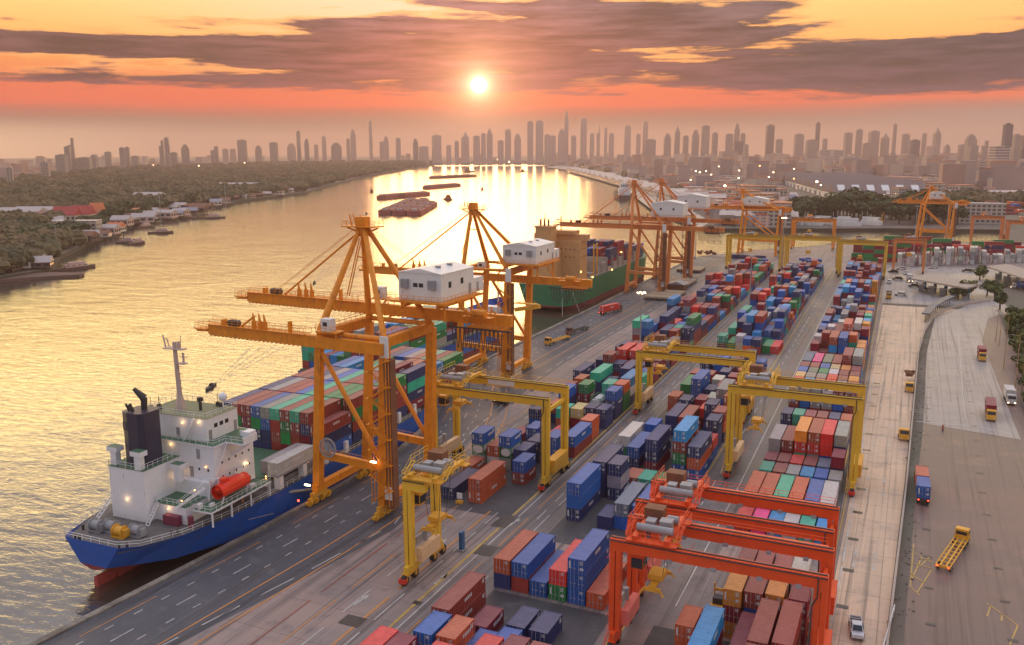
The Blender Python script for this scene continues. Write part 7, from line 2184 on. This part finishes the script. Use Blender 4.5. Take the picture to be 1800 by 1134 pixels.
# riverside wharf sheds on the far right bank
A = g(990, 301, 0); Bq = g(1165, 352, 0)
for i in range(16):
    t = i / 16; a = A.lerp(Bq, t); b = A.lerp(Bq, (i + 1) / 16); c = (a + b) / 2; dd = (b - a)
    building('wharf_shed', 'pale gabled wharf shed along the far right bank, %s from the far end' % ORD[i], (c.x + 26, c.y + 10), dd.length * .94, 32, 9, math.atan2(dd.y, dd.x), CREAM, ROOFS[1], 6, 5, 1, 'wharf sheds along the far right bank', 'shed', ax='y')
rW = flat('wharf_apron', [[(g(px, py, 0).x, g(px, py, 0).y) for px, py in ((960, 294), (1040, 304), (1090, 326), (1150, 372), (1230, 400), (1250, 390), (1180, 350), (1105, 308), (1040, 295), (990, 290))]], SH, APRONL)
for px, py, w, d_, h, rz, wm_, rm, rh, lb in ((1285, 342, 60, 30, 9, 20, WHITE, ROOFS[3], 5, 'white hall with long dark roof among the lamp masts'), (1268, 352, 50, 25, 8, 15, CREAM, ROOFS[1], 5, 'low white roofed hall in front of the dark roofed one'), (1225, 336, 40, 25, 7, 20, CREAM, ROOFS[1], 5, 'low pink roofed hall left of the white one'),
        (1718, 392, 44, 18, 19, 6, WHITE, GREY, 0, 'white office block behind the far yellow crane'), (1500, 312, 130, 20, 22, 8, CREAM, ROOFS[0], 0, 'long cream apartment row left of the green trees'), (1395, 288, 110, 20, 16, 0, CREAM, ROOFS[0], 0, 'long low cream block before the white tower'), (1610, 322, 60, 30, 10, 10, WHITE, ROOFS[1], 4, 'white hall in the middle of the sprawl'), (1690, 326, 60, 30, 9, 12, WHITE, ROOFS[1], 4, 'pair of white hall roofs near the lamps at right'), (1745, 312, 70, 30, 14, 10, CREAM, ROOFS[1], 0, 'long cream block below the striped tower')):
    building('building', lb, P(px, py), w, d_, h, R(rz), wm_, rm, rh, 8, 3 if rh == 0 else 1)
# low-rise sprawl
sp = []
rdd = random.Random(77)
rightb = lambda y: interp([(-171, 815)] + RBANK, y)
tries = 0
while len(sp) < 6000 and tries < 130000:
    tries += 1
    d = 800 + (rdd.random() ** 1.3) * 4600
    px = rdd.uniform(700, 1830) if rdd.random() < .74 else rdd.uniform(-30, 760)
    a = YAW + math.atan((px - 900) / FPX); x, y = d * math.sin(a), d * math.cos(a)
    if px > 760:
        if y < 860: continue
        if y < 4600 and x < rightb(y) + 60: continue
        if math.hypot(x + 120, (y - 1650) * .5) < 180: continue
        if px > 1370 and d < 1350: continue
    else:
        if d * math.cos(a - YAW) < flim(px) * 1.02 or not in_left(x, y): continue
    sp.append((d, x, y, px))
sp.sort()
mass = [MB() for _ in range(4)]; roofm = [MB() for _ in range(5)]
wm4 = [CONCR[0], CONCR[2], CONCR[1], CONCR[4]]
proto = []
for k in range(8):
    r = empty('city_building', (0, 0, -500))
    w, d_, h = ((22, 16, 8), (30, 18, 12), (16, 12, 10), (40, 16, 9), (18, 18, 20), (26, 14, 14), (50, 22, 9), (14, 20, 12))[k]
    m = MB(); m.box(-w / 2, w / 2, -d_ / 2, d_ / 2, 0, h); m.build('wall', (TWB, TW[4])[k % 2] if k in (1, 4, 5, 7) else CONCR[k % 5], r)
    m = MB(); (m.gable(-w / 2 - .6, w / 2 + .6, -d_ / 2 - .6, d_ / 2 + .6, h + .01, h + 4, 'x') if k in (0, 2, 3, 6) else m.box(-w / 2 - .3, w / 2 + .3, -d_ / 2 - .3, d_ / 2 + .3, h + .01, h + .8)); m.build('roof', ROOFS[k % 5], r)
    proto.append(r)
dir_ = ['pale pitched-roof building', 'pinkish flat block', 'cream building', 'long low grey hall', 'square apartment block', 'narrow flat block', 'wide low warehouse', 'small brown block']
used_p = set(); kin = []
for i, (d, x, y, px) in enumerate(sp):
    k = rdd.randrange(8)
    if i < 230:
        if k in used_p: r = copy_tree(proto[k])
        else: r = proto[k]; used_p.add(k)
        r.location = (x, y, 0); r.rotation_euler = (0, 0, R(rdd.choice((10, 25, 40, -20)) + rdd.uniform(-6, 6))); s = rdd.uniform(.7, 1.3); r.scale = (s, s, s * rdd.uniform(.8, 1.2))
        kin.append((px, k, r)); tag(r, None, 'building', 'low buildings of the sprawl')
    else:
        m = mass[i % 4]; w, d_, h = rdd.uniform(14, 45), rdd.uniform(12, 28), rdd.uniform(6, 16) * (1 + (rdd.random() < .07) * 2.5)
        rz_ = rdd.choice((.2, .5, .7, -.4)); m.cbox((x, y, h / 2), (w, d_, h), rz_); roofm[rdd.randrange(5)].cbox((x, y, h + .5), (w + .6, d_ + .6, .9), rz_)
kin.sort(key=lambda t: t[0]); cn_ = {}
for px, k, r in kin:
    cn_[k] = cn_.get(k, 0) + 1; r['label'] = '%s, %s such from the left in the near sprawl' % (dir_[k], ORD[cn_[k] - 1])
for k in range(8):
    if k not in used_p: bpy.data.objects.remove(proto[k])
M_all = MB()
for i, m in enumerate(mass + roofm):
    off_ = len(M_all.v); M_all.v += m.v; M_all.f += [tuple(a + off_ for a in f) for f in m.f]; M_all.mi += [i] * len(m.f)
o = M_all.build('city_sprawl', wm4 + ROOFS); tag(o, 'countless small buildings of the sprawl fading into the haze', 'city', kind='stuff')
# greenery of the sprawl
m = MB()
for i in range(1500):
    d = 1250 + rdd.random() ** 1.4 * 3200; px = rdd.uniform(960, 1830); a = YAW + math.atan((px - 900) / FPX); x, y = d * math.sin(a), d * math.cos(a)
    if y < 880 or (x < rightb(y) + 40): continue
    if math.hypot(x + 150, (y - 1700) * .45) < 240: continue
    if rdd.random() < .6 and not (1400 < px and 1100 < d < 2400): continue
    clump(m, x, y, rdd.uniform(9, 22), rdd.uniform(9, 15), rdd)
o = m.build('city_greenery', LEAFD); tag(o, 'trees massed between the buildings of the sprawl', 'greenery', kind='stuff')
# container depots far beyond, red and blue
for j in range(900):
    px = rdd.uniform(1120, 1800); py = rdd.uniform(312, 378) if px > 1560 else rdd.uniform(298, 345)
    q = g(px, py, 0)
    if q.y < 900 or q.x < rightb(q.y) + 60 or math.hypot(q.x + 150, (q.y - 1700) * .45) < 230: continue
    for t in range(rdd.choice((2, 3, 4))): add_box(q.x, q.y, t * 2.6, rdd.choice('rrmRrobcr'), 40, R(rdd.choice((20, 110))), 2.6 * 2.4, bl='F', lab='in the depot far behind the inlet')
# lamps of the port and the city
lm = [(1213, 297), (1229, 302), (1262, 292), (1276, 287), (1298, 299), (1334, 291), (1213, 315), (1249, 306), (1297, 312), (1358, 302), (1273, 325), (1394, 296), (1394, 313), (1434, 318), (1441, 324), (1303, 325), (1334, 283), (1345, 278), (1404, 280),
      (1529, 320), (1576, 320), (1625, 316), (1683, 333), (1693, 334), (1752, 326), (1745, 338), (1792, 345), (1664, 346), (1656, 346), (1554, 290), (1113, 283), (1117, 288), (1066, 287), (1130, 296), (1152, 291), (1174, 296), (1180, 287), (1200, 293), (875, 280), (895, 284), (985, 281), (1020, 283), (1165, 283), (1240, 300), (1222, 300),
      (1050, 282), (1095, 294), (1145, 300), (1160, 303), (1110, 300), (1186, 303), (1350, 310), (1480, 300), (1600, 296), (1640, 300), (1700, 302), (1790, 318), (1665, 285), (205, 297), (270, 290), (430, 286), (497, 284), (350, 291)]
seq = {}
for i, (px, py) in enumerate(lm):
    base = py + (30 if 1200 < px < 1460 and py > 290 else 9)
    q = g(px, base, 0); dep = (q - Vector((0, 0, CAMH))).dot(_f)
    if dep > 5200 or dep < 0: q = gd(px, 4300); dep = 4500
    h = max(8, (CAMH - (py - 266.6 + .0026 * px) / FPX * dep))
    big = px in (1434, 1529, 1576, 1625, 1683, 1752, 1745, 1273)
    rr_ = (dep / FPX) * (2.3 if big else 1.35)
    sd_ = side(px); seq[sd_] = seq.get(sd_, 0) + 1
    r = empty('street_lamp', (q.x, q.y, 0), 0, 'lit %s lamp beyond the port, %s in the %s part' % ('orange' if i % 7 == 5 else 'warm', ORD[seq[sd_] - 1], sd_), 'street lamp', 'lit lamps beyond the port')
    m = MB(); m.tube((0, 0, 0), (0, 0, h), .0004 * dep, 5); m.build('pole', GREY, r)
    m = MB(); m.sphere((0, 0, h), rr_, 8, 6, .7); m.build('lamp_head', LAMP if i % 7 == 5 else LAMPW, r)
m = MB()
for i in range(900):
    d = 900 + rdd.random() * 3600; px = rdd.uniform(880, 1830); a = YAW + math.atan((px - 900) / FPX); x, y = d * math.sin(a), d * math.cos(a)
    if y < 880 or x < rightb(y) + 30: continue
    m.sphere((x, y, rdd.uniform(4, 12)), d / FPX * rdd.uniform(.25, .55), 5, 3)
o = m.build('city_lights', mat('city_light_glow', (1, .8, .5), .5, emit=(1.0, .48, .18, 4.0))); tag(o, 'pin-prick lights scattered through the sprawl', 'city lights', kind='stuff')

finish_containers()

# ------------------------------------------------------------------ haze
m = MB(); m.box(-9400, 6900, -2200, 9900, -7.0, 275.0)
hz = m.build('haze', None) if False else None
me = bpy.data.meshes.new('haze'); me.from_pydata(m.v, [], m.f)
hm = bpy.data.materials.new('haze_air'); hm.use_nodes = True
t_ = hm.node_tree; t_.nodes.clear()
pv = t_.nodes.new('ShaderNodeVolumePrincipled'); pv.inputs['Color'].default_value = (.72, .56, .52, 1); pv.inputs['Density'].default_value = HAZE_D; pv.inputs['Anisotropy'].default_value = .45
ou = t_.nodes.new('ShaderNodeOutputMaterial'); t_.links.new(pv.outputs[0], ou.inputs['Volume'])
me.materials.append(hm); me.update()
hz = bpy.data.objects.new('haze', me); COL.objects.link(hz); tag(hz, 'warm evening haze over river and city', 'haze', kind='stuff')
